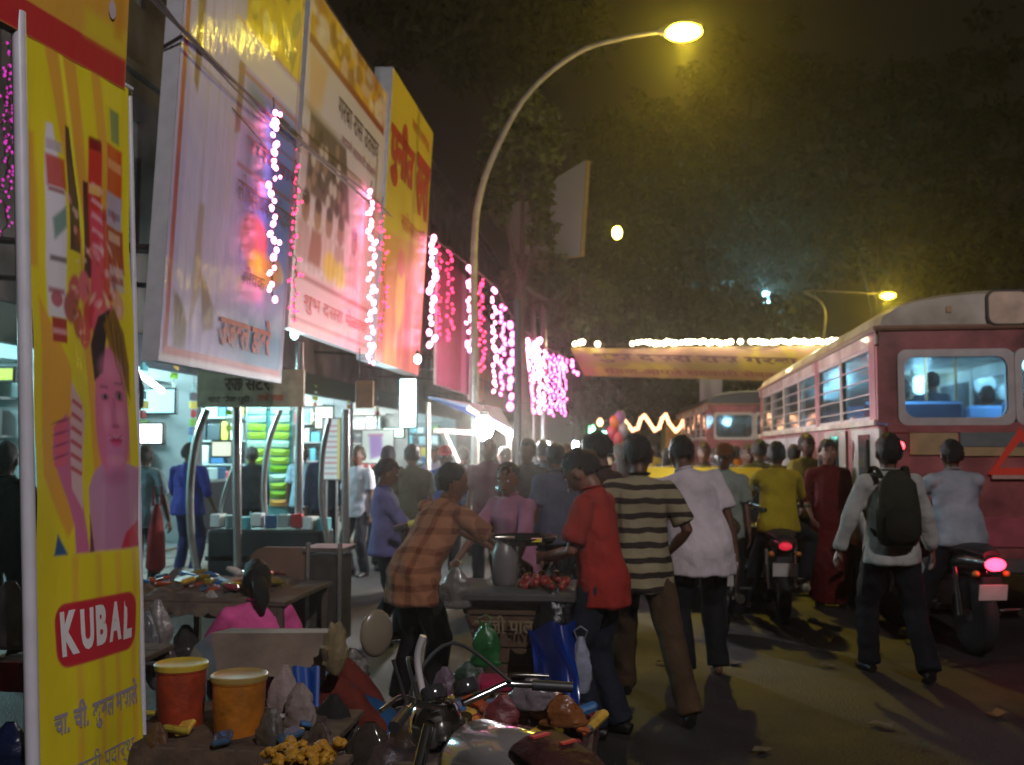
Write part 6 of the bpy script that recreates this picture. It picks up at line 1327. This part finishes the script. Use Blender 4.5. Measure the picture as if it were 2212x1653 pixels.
for i, (lb, u, Y, bs) in enumerate((('huge shadowy tree filling the right of the night sky', 1900, 44, [(1800, 330, 4.5, 3.5), (2020, 260, 4.5, 4), (2160, 420, 4, 3.5), (1900, 500, 4, 2.5), (2080, 560, 3, 2)]),
     ('shadowy tree above the middle of the street', 1560, 48, [(1480, 330, 4.5, 3.5), (1620, 230, 4.5, 4), (1560, 520, 4.2, 3), (1700, 480, 3.5, 2.8), (1420, 600, 3.0, 2), (1690, 660, 2.4, 1.3)]),
     ('low dark tree mass beyond the street banner', 1450, 40, [(1380, 860, 2.2, 1.6), (1460, 830, 2.0, 1.4), (1600, 850, 2.2, 1.4), (1560, 700, 3, 1.6), (1420, 720, 2.6, 1.8)]),
     ('tree branches reaching over the tall curved lamp', 1250, 34, [(1130, 60, 2.6, 1.8), (1380, 350, 2.2, 1.8), (980, 40, 3, 2)]))):
    p = D(u, 968, Y); tree(lb, (p.x, Y, 0), 7.5, [bl_(a, b, Y, c, d) for a, b, c, d in bs], 15000, .42, [G3, G2, G2, G1][i], .3, 11+i)
# ================================================================ taxi and truck
M_ty = mat('taxi_yellow', (.52, .38, .02), .25, coat=.6, var=.1); M_tb = mat('taxi_black', (.018, .018, .02), .22, coat=.7, var=.05)
t = thing('taxi', 'black taxi with a yellow roof hidden behind the striped shirt', 'taxi', (D(1370, 968, 10.8).x+.78, 10.8, 0))
MB().prism([(0, .38), (0, .80), (.25, .88), (3.0, .88), (3.75, .78), (3.85, .4), (3.6, .28), (.2, .28)], 'x', -.76, .76).build('body', M_tb, t)
MB().prism([(.30, .88), (.55, 1.30), (.9, 1.34), (2.1, 1.34), (2.75, .88)], 'x', -.66, .66).build('cabin', mat('cabin_glass', (.03, .035, .04), .06, var=0, spec=.8), t)
MB().add([(-.68, .50, 1.29), (.68, .50, 1.29), (.66, .85, 1.40), (-.66, .85, 1.40), (.66, 2.0, 1.40), (-.66, 2.0, 1.40), (.64, 2.2, 1.33), (-.64, 2.2, 1.33), (-.7, .52, 1.25), (.7, .52, 1.25), (.68, 2.2, 1.28), (-.68, 2.2, 1.28)], [(0, 1, 2, 3), (3, 2, 4, 5), (5, 4, 6, 7), (8, 9, 1, 0), (9, 10, 6, 4, 2, 1), (8, 0, 3, 5, 7, 11), (8, 11, 10, 9), (7, 6, 10, 11)]).build('roof', M_ty, t)
for s in (-1, 1):
    MB().prism([(.26, .88), (.52, 1.29), (.60, 1.29), (.38, .88)], 'x', s*.665, s*.70).build('pillar', M_tb, t); MB().prism([(1.35, .88), (1.38, 1.3), (1.45, 1.3), (1.43, .88)], 'x', s*.662, s*.69).build('pillar', M_tb, t)
    MB().box((s*.6, -.02, .66), (.2, .05, .13), bev=.015).build('tail_light', mat('taxi_lens', (.35, .02, .02), .2, var=0), t)
    for y in (.65, 3.1): wheel(t, (s*.68, y, .29), .29, .18)
MB().box((0, -.05, .42), (1.5, .1, .12), bev=.02).build('bumper', M_chr, t); MB().box((0, -.02, .60), (.45, .02, .12)).build('number_plate', M_ty, t)
t = thing('goods_truck', 'yellow bodied truck far off between the crowd and the distant bus', 'truck', (D(1500, 968, 34).x, 34, 0))
MB().box((0, 2, 1.55), (1.9, 4, 1.7), bev=.05).build('cargo_body', mat('truck_yellow', (.35, .22, .03), .5, var=.3), t); MB().box((0, 4.9, 1.4), (1.8, 1.5, 1.7), bev=.12).build('cab', mat('truck_red', '#7a3020', .5), t)
MB().add([(-1, 0, 2.42), (1, 0, 2.42), (1.0, 4, 2.42), (-1, 4, 2.42), (0, 0, 2.8), (0, 4, 2.8)], [(0, 1, 4), (2, 3, 5), (1, 2, 5, 4), (3, 0, 4, 5), (0, 3, 2, 1)]).build('canvas_top', mat('truck_canvas', '#8a6c20', .8, var=.3), t)
for y in (.9, 4.9):
    for s in (-1, 1): wheel(t, (s*.8, y, .42), .42, .25)
for s in (-1, 1): MB().box((s*.75, -.02, .85), (.2, .04, .12)).build('tail_light', mat('taxi_lens', (0, 0, 0)), t)
# parked motorcycles among the crowd
scooter('motorcycle parked facing us beyond the red polo man', (D(1222, 968, 10.2).x, 10.2, 0), 165, M_pnt, .2, group='motorcycles parked in the market')
scooter('motorcycle parked on the right of the white shirted man', (D(1556, 968, 9.0).x, 9.0, 0), -8, M_pnt, .2, group='motorcycles parked in the market')
# ================================================================ fruit and vegetable cart
M_plank = mat('cart_plank', (.13, .075, .045), .7, var=.35, scale=9, bump=.3)
Yc = 5.9; cx = D(1105, 968, Yc).x; t = thing('street_cart', 'brown wooden cart narrowing downwards, loaded with red vegetables', 'cart', (cx, Yc, 0))
zt = D(1105, 1278, Yc).z; hw1, hw0 = .27, .10; z0 = .22
for i in range(6):
    f0, f1 = i/6, (i+1)/6-.02; za, zb_ = z0+(zt-z0)*f0, z0+(zt-z0)*f1; wa, wb_2 = hw0+(hw1-hw0)*f0, hw0+(hw1-hw0)*f1
    for s in (-1, 1): MB().add([(-wa, s*wa, za), (wa, s*wa, za), (wb_2, s*wb_2, zb_), (-wb_2, s*wb_2, zb_), (-wa, s*(wa-.02), za), (wa, s*(wa-.02), za), (wb_2, s*(wb_2-.02), zb_), (-wb_2, s*(wb_2-.02), zb_)], [(0,1,2,3), (4,7,6,5), (0,4,5,1), (1,5,6,2), (2,6,7,3), (3,7,4,0)]).build('plank', M_plank, t)
    for s in (-1, 1): MB().add([(s*wa, -wa, za), (s*wa, wa, za), (s*wb_2, wb_2, zb_), (s*wb_2, -wb_2, zb_), (s*(wa-.02), -wa, za), (s*(wa-.02), wa, za), (s*(wb_2-.02), wb_2, zb_), (s*(wb_2-.02), -wb_2, zb_)], [(0,1,2,3), (4,7,6,5), (0,4,5,1), (1,5,6,2), (2,6,7,3), (3,7,4,0)]).build('plank', M_plank, t)
MB().box((0.02, 0, zt+.01), (.74, .66, .05), bev=.012).build('rim', mat('cart_rim', (.06, .055, .05), .75, var=.4, scale=8), t)
MB().box((0, 0, .11), (.30, .30, .22)).build('base', M_plank, t)
lettering('painted_letters', 'भाजी पाला', V(cx-.2, Yc-.262, .5), V(cx+.2, Yc-.262, .5), V(cx-.2, Yc-.262, .9), .02, .09, .38, .19, .4, .4, letm('faded_letter', '#7a6a50'), t, lift=.008)
_tm = MB().ball((0, 0, 0), (.035, .035, .03), 10, 6); rt = [mat('tomato', (.22, .02, .012), .3, coat=.3), mat('red_chilli', (.5, .05, .02), .35), mat('green_chilli', (.05, .16, .03), .4)]
def veg(label, n, c, cen, spread, sc, grp, nm, cat, mh=None):
    for i in range(n):
        p = (cen[0]+random.uniform(-spread[0], spread[0]), cen[1]+random.uniform(-spread[1], spread[1]), cen[2]+random.uniform(0, spread[2]))
        o = (mh or _tm).build(nm, c, None, smooth=True) if i == 0 else None
        if o is None: o = inst(first.data, nm, None, p, (random.uniform(-1, 1), random.uniform(-1, 1), 0), sc)
        else: first = o; o.location = p; o.scale = (sc,)*3
        props(o, label, cat, grp)
veg('red tomato heaped on the wooden cart', 34, rt[0], (cx+.20, Yc-.0, zt+.045), (.14, .2, .04), .8, 'red tomatoes on the cart', 'tomato', 'tomato')
t = thing('steel_jar', 'dull grey jar standing on the wooden cart', 'jar', (D(1090, 968, Yc).x, Yc+.02, zt+.035)); MB().lathe([(.06, 0), (.075, .02), (.078, .18), (.06, .23), (.05, .25)], n=20).build('jar_body', mat('jar_grey', '#6b6664', .35, var=.2), t, smooth=True); MB().lathe([(.055, .25), (.058, .28), (0, .285)], n=20).build('lid', M_steel, t, smooth=True)
t = thing('weighing_tray', 'black tray with a yellow glint painted on its rim held over the cart', 'tray', (D(1120, 968, Yc).x+.02, Yc+.12, D(1120, 1178, Yc).z)); MB().lathe([(0, 0), (.17, 0), (.21, .04), (.205, .045), (.165, .008), (0, .008)], n=24).build('pan', mat('tray_black', (.03, .028, .025), .15, metal=.6), t, smooth=True); MB().box((.09, -.17, .035), (.06, .03, .02)).build('yellow_glint', mat('glint_yellow', (.7, .6, .05), .3), t)  # small yellow piece on the rim is a glint put in as colour
t = thing('yellow_roll', 'shiny yellow and silver roll held by the man in lavender', 'roll', D(880, 1136, 7.9)); MB().tube([(-.11, .05, -.025), (.02, 0, .01)], .03, 12).build('silver_end', M_chr, t, smooth=True); MB().tube([(.02, 0, .01), (.11, -.03, .035)], .031, 12).build('yellow_end', mat('yroll', (.75, .62, .08), .25, coat=.5), t, smooth=True)
# bags about the cart
def bag(label, u, v0, v1, Y, w, col, nm='plastic_bag', alpha=1, rough=.3, seed=0, handles=True, depth=.5, cat='bag'):
    a, b = D(u, v1, Y), D(u, v0, Y); h = b.z-a.z; t = thing(nm, label, cat, a); rs = random.Random(seed)
    pz = np.linspace(0, 1, 17); prof = [(float(np.interp(z, [0, .06, .25, .5, .75, .93, 1], [.6, .9, 1, .92, .66, .32, .2])), float(z)) for z in pz]
    mb = MB(); pts = []; vs = []; n = 28
    for r_, z in prof:
        for k in range(n): q = 2*PI*k/n; pn_ = Vector((math.cos(q)*1.6+seed, math.sin(q)*1.6, z*2.2)); j = 1+.38*mnoise.noise(pn_)-.30*abs(mnoise.noise(pn_*2.6))-.16*abs(mnoise.noise(pn_*6)); vs.append((math.cos(q)*r_*w/2*j, math.sin(q)*r_*w/2*depth*j, z*h))
    fs = [(i*n+k, i*n+(k+1) % n, (i+1)*n+(k+1) % n, (i+1)*n+k) for i in range(len(prof)-1) for k in range(n)]+[tuple(range(n))]
    mb.add(vs, fs).build('bag_body', mat('bag'+col, col, rough, var=.25, scale=14, bump=.5, bscale=22, alpha=alpha, coat=.3), t, smooth=True)
    if handles:
        for s in (-1, 1): MB().tube([(s*.02, 0, h*.96), (s*.035, 0, h*1.1), (0, 0, h*1.18)], [(.014, .004)]*3, 6).build('handle', mat('bag'+col, (0, 0, 0)), t)
    return t
bag('crumpled see through bag of goods beside the plaid shirt', 985, 1225, 1315, 5.6, .20, '#6b6660', alpha=.75, seed=1)
bag('green plastic bag at the left foot of the wooden cart', 1048, 1345, 1440, 5.2, .17, '#1f5a2a', seed=2)
bag('white plastic bag hanging against the blue jeans', 1255, 1375, 1497, 5.4, .13, '#8c90a0', alpha=.92, seed=3)
bag('white paper bag bulging beside the yellow bucket', 612, 1435, 1572, 4.45, .17, '#8a7a76', seed=4, rough=.7, handles=False, nm='paper_bag')
bag('second crumpled white paper bag leaning to the right', 648, 1475, 1575, 4.35, .15, '#82726c', seed=5, rough=.7, handles=False, nm='paper_bag')
bag('pale plastic sack of goods left of the cardboard sheet', 338, 1295, 1420, 5.3, .20, '#7e7674', seed=6, handles=False, nm='sack', cat='sack')
bag('greyish sack leaning behind the yellow banner', 312, 1320, 1440, 5.2, .18, '#5f5c60', seed=7, handles=False, nm='sack', cat='sack')
bag('white cloth bundle at the far left edge', 18, 1255, 1400, 4.7, .30, '#8f8c90', seed=8, handles=False, rough=.8, nm='bundle', cat='bundle')
bag('round topped grey cloth bundle behind the red tray', 383, 1228, 1300, 6.6, .28, '#625c5c', seed=9, handles=False, rough=.9, nm='bundle', cat='bundle', depth=.9)
bag('dark bag under the man in red', 1195, 1280, 1400, 5.6, .22, '#16171a', seed=10)
# blue plastic sheet
t = thing('plastic_sheet', 'crumpled bright blue plastic sheet hanging behind the jeans', 'sheet', D(1200, 1560, 5.2)); w_ = .30
a, b, c, d = D(1180, 1575, 5.0), D(1262, 1570, 5.1), D(1240, 1345, 5.45), D(1130, 1350, 5.5); pp = Paint(.4, .6, .02, '#0c2f7c'); pp.blotch('#0a1440', 9, .2, .7, 3); pp.mesh('sheet', a, b, c, d, vcmat('blue_plastic', .25, coat=.4), t, wave=lambda X, Y: .03*np.sin(X*26+Y*4)+.02*np.sin(Y*17+X*9))
# ================================================================ low tables in front
def low_table(label, u0, u1, Yf, Yb_, z, m, legs=True, th=.03, nm='low_table'):
    a, b = D(u0, 968, Yf), D(u1, 968, Yf); cx_, cy_ = (a.x+b.x)/2, (Yf+Yb_)/2; t = thing(nm, label, 'table', (cx_, cy_, 0)); w_ = b.x-a.x; d_ = Yb_-Yf; n = 4
    for i in range(n): MB().box((0, -d_/2+d_*(i+.5)/n, z-th/2+random.uniform(-.002, .002)), (w_, d_/n-.008, th), bev=.004).build('plank', m, t)
    for sx in (-1, 1):
        for sy in (-1, 1): MB().box((sx*(w_/2-.04), sy*(d_/2-.04), (z-th)/2), (.04, .04, z-th)).build('leg', m, t)
    for s in (-1, 1): MB().box((0, s*(d_/2-.02), z-th-.03), (w_-.1, .02, .05)).build('rail', m, t)
    return t
M_tw = mat('table_wood', (.10, .07, .05), .75, var=.4, scale=8, bump=.4)
low_table('low dark table carrying the two buckets', 300, 700, 4.05, 4.75, .385, M_tw)
low_table('low table of beads and trinkets beside the yellow banner', 280, 620, 5.9, 6.9, .70, M_tw)
low_table('low table heaped with packets in front of the cart', 850, 1270, 3.85, 4.75, .42, M_tw)
low_table('low table behind the yellow banner with a red cloth edge', -60, 240, 4.3, 5.0, .62, M_tw)
t = MB().box((0, 0, 0), (.40, .02, .13), bev=.005).build('red_cloth_edge', cloth('redcloth', '#8c1620'), None); p = D(15, 1462, 4.25); t.location = p; props(t, 'red cloth band hanging from the table at the left edge', 'cloth')
p = D(20, 1610, 3.6); bag('dark blue bag on the ground at the bottom left corner', 20, 1560, 1680, 3.6, .22, '#141c3c', seed=12, handles=False)
# buckets
def bucket(label, u, Y, z, h, r, col, lid, tilt=0):
    p = D(u, 968, Y); t = thing('bucket', label, 'bucket', (p.x, Y, z), group='plastic tubs with pale lids')
    MB().lathe([(0, 0), (r*.86, 0), (r*.9, .012), (r*.98, h*.5), (r, h*.86), (r*1.04, h*.87), (r*1.04, h*.92)], n=32).build('tub', mat('tub'+col, col, .45, var=.5, scale=9, bump=.25, coat=.1), t, smooth=True)
    MB().lathe([(r*1.07, h*.90), (r*1.08, h*.97), (r*1.03, h*.985), (r*.95, h*.96), (0, h*.955)], n=32).build('lid', mat('lid'+lid, lid, .45, var=.2), t, smooth=True); return t
bucket('orange red tub with a yellow lid on the low table', 402, 4.35, .385, .29, .108, '#9c3a20', '#b8a030')
bucket('orange yellow tub with a cream lid right of the red one', 526, 4.25, .385, .27, .112, '#b06a1c', '#9c8448')
def crumple(label, cx_, cy_, z, w, h, base, spots, amp=.04, seed=0, name='cloth_cover', cat='cloth', rough=.7):
    n_ = max(12, int(w/.025)); m_ = max(10, int(h/.025)); vs = []; 
    for j in range(m_+1):
        for i in range(n_+1):
            x, y = w*(i/n_-.5), h*(j/m_-.5); e = max(0, max(abs(x)/(w/2), abs(y)/(h/2))-.86)/.14
            q = Vector((x*7+seed, y*7, seed)); f = abs(mnoise.noise(q))*1.2+.5*abs(mnoise.noise(q*2.7)); vs.append((x*(1+.03*mnoise.noise(q*.6)), y, amp*f*1.6+.004-e*e*.12*(.6+f)))
    fs = [(j*(n_+1)+i, j*(n_+1)+i+1, (j+1)*(n_+1)+i+1, (j+1)*(n_+1)+i) for j in range(m_) for i in range(n_)]
    o = MB().add(vs, fs).build(name, mat('crump'+base, base, rough, var=.5, scale=9, bump=.4, bscale=30, dirt=spots), None, smooth=True); o.location = (cx_, cy_, z); o.matrix_basis = Matrix.Translation((cx_, cy_, z)); props(o, label, cat); return o
tp = D(450, 968, 6.4); crumple('dark patterned cloth spread over the trinket table', tp.x, 6.4, .705, 1.04, 1.05, '#3a2c28', '#6a5a4c', .035, 3)
tp = D(480, 968, 4.4); crumple('brown sacking spread under the two tubs', tp.x+.06, 4.40, .39, .88, .76, '#2e221c', '#5a4838', .012, 8, rough=.9)
tp = D(1060, 968, 4.3); crumple('dark plastic sheeting under the heaped packets', tp.x, 4.3, .425, .90, .94, '#1e1c20', '#4a3c38', .045, 12, rough=.35)
bag('brown goods sack slumped on the trinket table', 335, 1255, 1330, 6.3, .2, '#4c4038', seed=31, handles=False, rough=.85, nm='sack', cat='sack')
bag('small white packet bag standing at the front of the trinket table', 455, 1275, 1335, 5.95, .14, '#8c8480', seed=32, handles=False, rough=.4)
bag('orange packet bag right of the red tray', 548, 1280, 1345, 6.1, .12, '#a04418', seed=33, handles=False, rough=.4)
bag('clear grey bag by the left leg of the trinket table', 350, 1370, 1490, 5.5, .2, '#55504e', seed=34, handles=False, rough=.4)
bag('dark sack beside the crouching person', 720, 1500, 1620, 4.6, .2, '#1c1816', seed=35, handles=False, rough=.9, nm='sack', cat='sack')
bag('brown sack at the left foot of the motorcycle', 800, 1560, 1680, 4.0, .22, '#2c211a', seed=36, handles=False, rough=.9, nm='sack', cat='sack')
# cardboard sheet and plastic flap
t = thing('cardboard_sheet', 'greyish brown cardboard sheet standing in front of the seated woman', 'cardboard', D(585, 1460, 4.95)); a, b, c, d = D(470, 1455, 4.9), D(702, 1468, 4.9), D(705, 1368, 5.05), D(455, 1368, 5.1)
MB().slab(a, b, c, d, (0, .012, 0)).build('panel', mat('cardboard', (.20, .145, .11), .85, var=.35, scale=5, bump=.3), t, world=True); MB().slab(d, c, c+V(-.05, .3, -.03), d+V(-.02, .32, -.03), (0, 0, -.012)).build('top_flap', mat('cardboard', (0, 0, 0)), t, world=True)
MB().add([tuple(x) for x in (a, d, D(400, 1440, 4.75), D(420, 1395, 5.0), D(385, 1458, 4.8), D(450, 1470, 4.75))], [(0, 1, 3, 2), (0, 2, 4, 5)]).build('plastic_flap', mat('clear_plastic', '#5f6a70', .2, var=.3, coat=.5, alpha=.85), t, world=True)
t = thing('crumpled_paper', 'crumpled yellowish paper tuck at the right end of the cardboard', 'paper', D(722, 1455, 4.8)); vs = []; n = 12
mb = MB().ball((0, 0, .11), (.065, .05, .12), 14, 10); mb.v = [tuple(Vector(p)*(1+.35*mnoise.noise(Vector(p)*22))) for p in mb.v]; mb.build('paper', mat('paper_y', '#7c6c4c', .8, var=.4, scale=16), t)
t = thing('blue_cloth', 'bright blue cloth hanging under the cardboard sheet', 'cloth', D(660, 1530, 4.7)); a, b, c, d = D(640, 1530, 4.7), D(690, 1535, 4.7), D(692, 1440, 4.8), D(630, 1440, 4.8); pp = Paint(.15, .2, .012, '#0d3f8c'); pp.mesh('cloth', a, b, c, d, vcmat('paper_print', .5), t, wave=lambda X, Y: .015*np.sin(X*60))
# red tray with scalloped edge, trinkets
ty_ = 6.3; p = D(465, 1272, ty_); t = thing('red_tray', 'long red tray with a white scalloped edge on the trinket table', 'tray', (p.x, ty_, p.z)); MB().box((0, 0, 0), (.36, .26, .035), bev=.012).build('tray_body', mat('tray_red', (.32, .02, .03), .3, coat=.4), t)
for i in range(12): MB().ball((-.17+i*.031, -.05, .025), (.017, .03, .014), 8, 5).build('scallop', mat('scallop', '#b8a8ac', .6), t, smooth=True)
MB().box((0, 0, -(p.z-.72)/2-.01), (.30, .2, p.z-.74)).build('stand', mat('tray_stand', '#2c4860', .5), t)
cols = ['#9a8a30', '#7c6a1c', '#a84a20', '#8c3040', '#3a6a9c', '#c8a040', '#6a2030', '#b8b0a8', '#38506a', '#a85830']
_pk = MB().box((0, 0, 0), (.12, .08, .03), bev=.01); kinds = []
for c in cols: kinds.append((c, _pk.build('packet', mat('trk'+c, c, .35, var=.3, scale=30, coat=.4), None).data)); bpy.data.objects.remove(bpy.data.objects[[o.name for o in C.objects if o.data == kinds[-1][1]][0]])
names = {'#9a8a30': 'olive yellow', '#7c6a1c': 'dark mustard', '#a84a20': 'rust orange', '#8c3040': 'crimson', '#3a6a9c': 'sky blue', '#c8a040': 'golden', '#6a2030': 'wine red', '#b8b0a8': 'off white', '#38506a': 'slate blue', '#a85830': 'copper'}
tp = D(450, 968, 6.3)
for i in range(46):
    c, me = kinds[i % 10]; o = inst(me, 'packet', None, (tp.x+random.uniform(-.46, .44), 6.0+random.uniform(0, .7), .72+random.uniform(0, .07)), (random.uniform(-.3, .3), random.uniform(-.3, .3), random.uniform(0, 3)), random.uniform(.6, 1.3)); props(o, names[c]+' packet lying on the trinket table by the yellow banner', 'packet', 'small packets on the trinket table')
tp = D(1070, 968, 4.3)
for i in range(44):
    c, me = kinds[(i*3) % 10]; o = inst(me, 'packet', None, (tp.x+random.uniform(-.36, .42), 4.0+random.uniform(0, .65), .44+random.uniform(0, .08)), (random.uniform(-.4, .4), random.uniform(-.4, .4), random.uniform(0, 3)), random.uniform(.7, 1.5)); props(o, names[c]+' packet heaped on the low table before the cart', 'packet', 'packets heaped before the cart')
_mg = MB().ball((0, 0, 0), (.028, .028, .02), 9, 6); _mg = MB().ball((0, 0, 0), (.028, .028, .02), 14, 9); _mg.v = [tuple(Vector(p)*(1+.5*mnoise.noise(Vector(p)*230))) for p in _mg.v]
pm_ = D(1000, 968, 4.3)
veg('orange marigold flower in the heap on the low table', 40, mat('marigold', (.55, .17, .01), .6, var=.3, scale=40), (pm_.x+.02, 4.15, .46), (.16, .16, .06), .85, 'orange marigolds on the low table', 'marigold', 'flower', _mg)
pm_ = D(655, 968, 3.6)
veg('yellow marigold flower in the heap at the bottom edge', 60, mat('marigold_yellow', (.42, .20, .01), .6, var=.3, scale=40), (pm_.x, 3.65, .47), (.12, .12, .06), .72, 'yellow marigolds at the bottom edge', 'marigold', 'flower', _mg)
low_table('small low stand under the yellow marigolds', 600, 720, 3.5, 3.82, .46, M_tw, nm='low_stand')
t = thing('pink_cloth', 'folded magenta cloth lying above the marigolds', 'cloth', D(1068, 1490, 4.5)); MB().box((0, 0, .03), (.15, .12, .05), rot=(.15, .05, .2), bev=.015).build('cloth', cloth('magenta', '#8c1c40'), t)
for i, (u, v, c) in enumerate(((1130, 1545, '#7c5c54'), (1190, 1525, '#8c5428'), (1150, 1505, '#6e6468'), (1215, 1540, '#7a4a28'))):
    bag(['brown plastic packet nearest the motorcycle tank', 'orange brown plastic packet on the right of the heap', 'greyish plastic packet at the back of the heap', 'copper plastic packet at the right end of the heap'][i], u, v-40, v+30, 4.2-i*.05, .19, c, seed=20+i, handles=False, rough=.25, nm='goods_bag')
# ================================================================ motorcycle in the foreground
M_silver = mat('tank_silver', (.5, .48, .46), .16, metal=.7, var=.1, coat=.7)
mc = scooter('silver tanked motorcycle parked in the foreground with its mirrors raised', (.15, 2.38, 0), 48, M_silver, .2, group=None)
mc.scale = (.93, .93, .93); mc.matrix_basis = mc.matrix_basis @ Matrix.Scale(.93, 4)
for nm, pts, r, m_ in (('brake_lever', [(-.36, .93, 1.06), (-.24, 1.0, 1.07), (-.20, .97, 1.06)], .008, M_chr), ('clutch_lever', [(.36, .93, 1.06), (.24, 1.0, 1.07), (.20, .97, 1.06)], .008, M_chr), ('cable_loop', [(-.2, .95, 1.06), (-.12, 1.12, 1.16), (.0, 1.18, 1.05), (.02, 1.1, .9)], .007, M_blk), ('second_cable', [(.2, .95, 1.06), (.1, 1.15, 1.18), (-.04, 1.2, 1.04), (-.03, 1.1, .9)], .007, M_blk), ('windscreen_stay', [(-.10, 1.05, 1.02), (-.11, 1.08, 1.16), (-.10, 1.06, 1.24)], .012, mat('pale_lever', '#b0a8a8', .35))):
    MB().tube(smoothpath(pts, 5), r, 8).build(nm, m_, mc, smooth=True)
for s in (-1, 1): MB().lathe([(0, -.02), (.045, -.015), (.05, .01), (.042, .03), (0, .032)], (s*.07, 1.04, 1.04), 18, rot=(-.5, 0, 0)).build('dial', mat('dial', (.03, .03, .03), .1, coat=1), mc, smooth=True)
MB().tube([(0, .30, .86), (0, .45, .93), (0, .60, .965), (0, .68, .93)], [(.09, .03), (.11, .04), (.11, .035), (.07, .02)], 12, side=V(1, 0, 0)).build('tank_cover', cloth('tankcover', '#3c2220', rough=.5), mc, smooth=True)
MB().box((-.03, .56, 1.003), (.07, .02, .006)).build('red_tab', mat('redtab', (.5, .05, .05), .4), mc); MB().box((.03, .50, .985), (.06, .018, .006)).build('red_tab', mat('redtab', (0, 0, 0)), mc)
MB().tube([(-.11, -.2, .86), (-.13, -.36, .88), (0, -.42, .89), (.13, -.36, .88), (.11, -.2, .86)], .012, 8).build('grab_rail', M_chr, mc, smooth=True)
for o in list(mc.children):
    if o.name.startswith('mirror_stem') and o.data.vertices[0].co.x > 0:
        for c_ in list(o.children): bpy.data.objects.remove(c_)
        bpy.data.objects.remove(o)
    elif o.name.startswith('mirror_stem'):
        for c_ in list(o.children): bpy.data.objects.remove(c_)
        o.data = o.data.copy(); MB().ball((-.33, 1.0, 1.285), (.062, .02, .075), 18, 12).build('mirror', mat('mirror_shell', (.16, .13, .09), .25, var=.1), o, smooth=True)
# what the red polo man holds
p = handpos(red, 'l'); q = handpos(red, 'r'); t = thing('mobile_phone', 'small dark phone held by the man in the red polo', 'phone', (p+q)/2+V(0, 0, .03), R(60)); MB().box((0, 0, 0), (.05, .10, .014), rot=(.4, 0, 0), bev=.004).build('phone_body', M_blk, t)

for i, (u, v0, v1, Y, w_, c) in enumerate(((330, 1345, 1450, 6.0, .26, '#3a2c24'), (400, 1350, 1455, 6.05, .25, '#2c2626'), (470, 1345, 1445, 6.1, .26, '#40342a'), (590, 1340, 1440, 6.2, .24, '#2a2422'))):
    bag(['first', 'second', 'third', 'fourth'][i]+' dark sack under the trinket table, counted from the yellow banner', u, v0, v1, Y, w_, c, seed=50+i, handles=False, rough=.9, nm='sack', cat='sack')
rl = random.Random(5)
for i in range(9):
    u, v = rl.uniform(1420, 2200), rl.uniform(1380, 1640); p = G(u, v); w_ = rl.uniform(.03, .08)
    mb = MB().add([(-w_, -w_*.6, .004), (0, -w_*.7, .02), (w_, -w_*.5, .006), (-w_*.9, w_*.6, .012), (0, w_*.5, .004), (w_*.8, w_*.6, .02)], [(0, 1, 4, 3), (1, 2, 5, 4)])
    c = ['#5c564c', '#3c4434', '#6a4c30', '#4a4a50'][i % 4]; o = mb.build('litter_scrap', mat('litter'+c, c, .8, var=.2), None); o.location = (p.x, p.y, .018); o.rotation_euler = (0, 0, rl.uniform(0, 6))
    props(o, ['pale paper', 'greenish leaf', 'brown cardboard', 'grey plastic'][i % 4]+' scrap lying on the dark road', 'litter', 'scraps of litter on the road')

tp = D(480, 968, 4.3); rp2 = random.Random(9)
for i in range(26):
    c, me = kinds[(i*7) % 10]; x, y = tp.x+rp2.uniform(-.36, .42), 4.08+rp2.uniform(0, .6)
    if abs(x-D(402, 968, 4.35).x) < .14 and abs(y-4.35) < .14 or abs(x-D(526, 968, 4.25).x) < .14 and abs(y-4.25) < .14: continue
    o = inst(me, 'packet', None, (x, y, .42+rp2.uniform(0, .03)), (rp2.uniform(-.3, .3), rp2.uniform(-.3, .3), rp2.uniform(0, 3)), rp2.uniform(.5, 1.0)); props(o, names[c]+' packet lying beside the two tubs', 'packet', 'packets around the two tubs')
for i, (u, v0, v1, Y, w_, c, lb) in enumerate(((585, 1530, 1625, 4.1, .13, '#4c443c', 'small dull bag at the front right of the tub table'), (340, 1560, 1630, 4.08, .11, '#5a3c24', 'small brown bag at the front left of the tub table'), (905, 1470, 1560, 4.5, .17, '#2c2420', 'dark bag left of the motorcycle headlamp'), (880, 1540, 1660, 4.0, .2, '#3c2c20', 'brown bag under the motorcycle handlebar'),
    (960, 1440, 1500, 4.7, .12, '#5c4a58', 'mauve bag behind the orange marigolds'), (1085, 1500, 1570, 4.0, .15, '#6c2c30', 'dark red bag behind the tank of the motorcycle'), (690, 1560, 1640, 4.2, .14, '#4a3a30', 'brown bag at the right end of the tub table'), (760, 1400, 1470, 5.4, .2, '#3a3024', 'olive brown sack behind the crouching person'), (1010, 1430, 1480, 5.0, .15, '#243c28', 'dark green bag beside the cart foot'))):
    bag(lb, u, v0, v1, Y, w_, c, seed=70+i, handles=False, rough=.5, nm='goods_bag')
# ================================================================ air
hb = MB().box((0, 60, 14), (160, 180, 31)).build('haze', mat('haze_empty', (0, 0, 0)), None)
m = bpy.data.materials.new('haze_air'); m.use_nodes = True; nt = m.node_tree; nt.nodes.remove(nt.nodes['Principled BSDF'])
pv_ = nt.nodes.new('ShaderNodeVolumePrincipled'); pv_.inputs['Color'].default_value = (.95, .92, .80, 1); pv_.inputs['Density'].default_value = .0030; pv_.inputs['Anisotropy'].default_value = .84
nt.links.new(pv_.outputs[0], nt.nodes['Material Output'].inputs['Volume'])
hb.data.materials.clear(); hb.data.materials.append(m); props(hb, kind='stuff')
for m in bpy.data.materials:
    pass
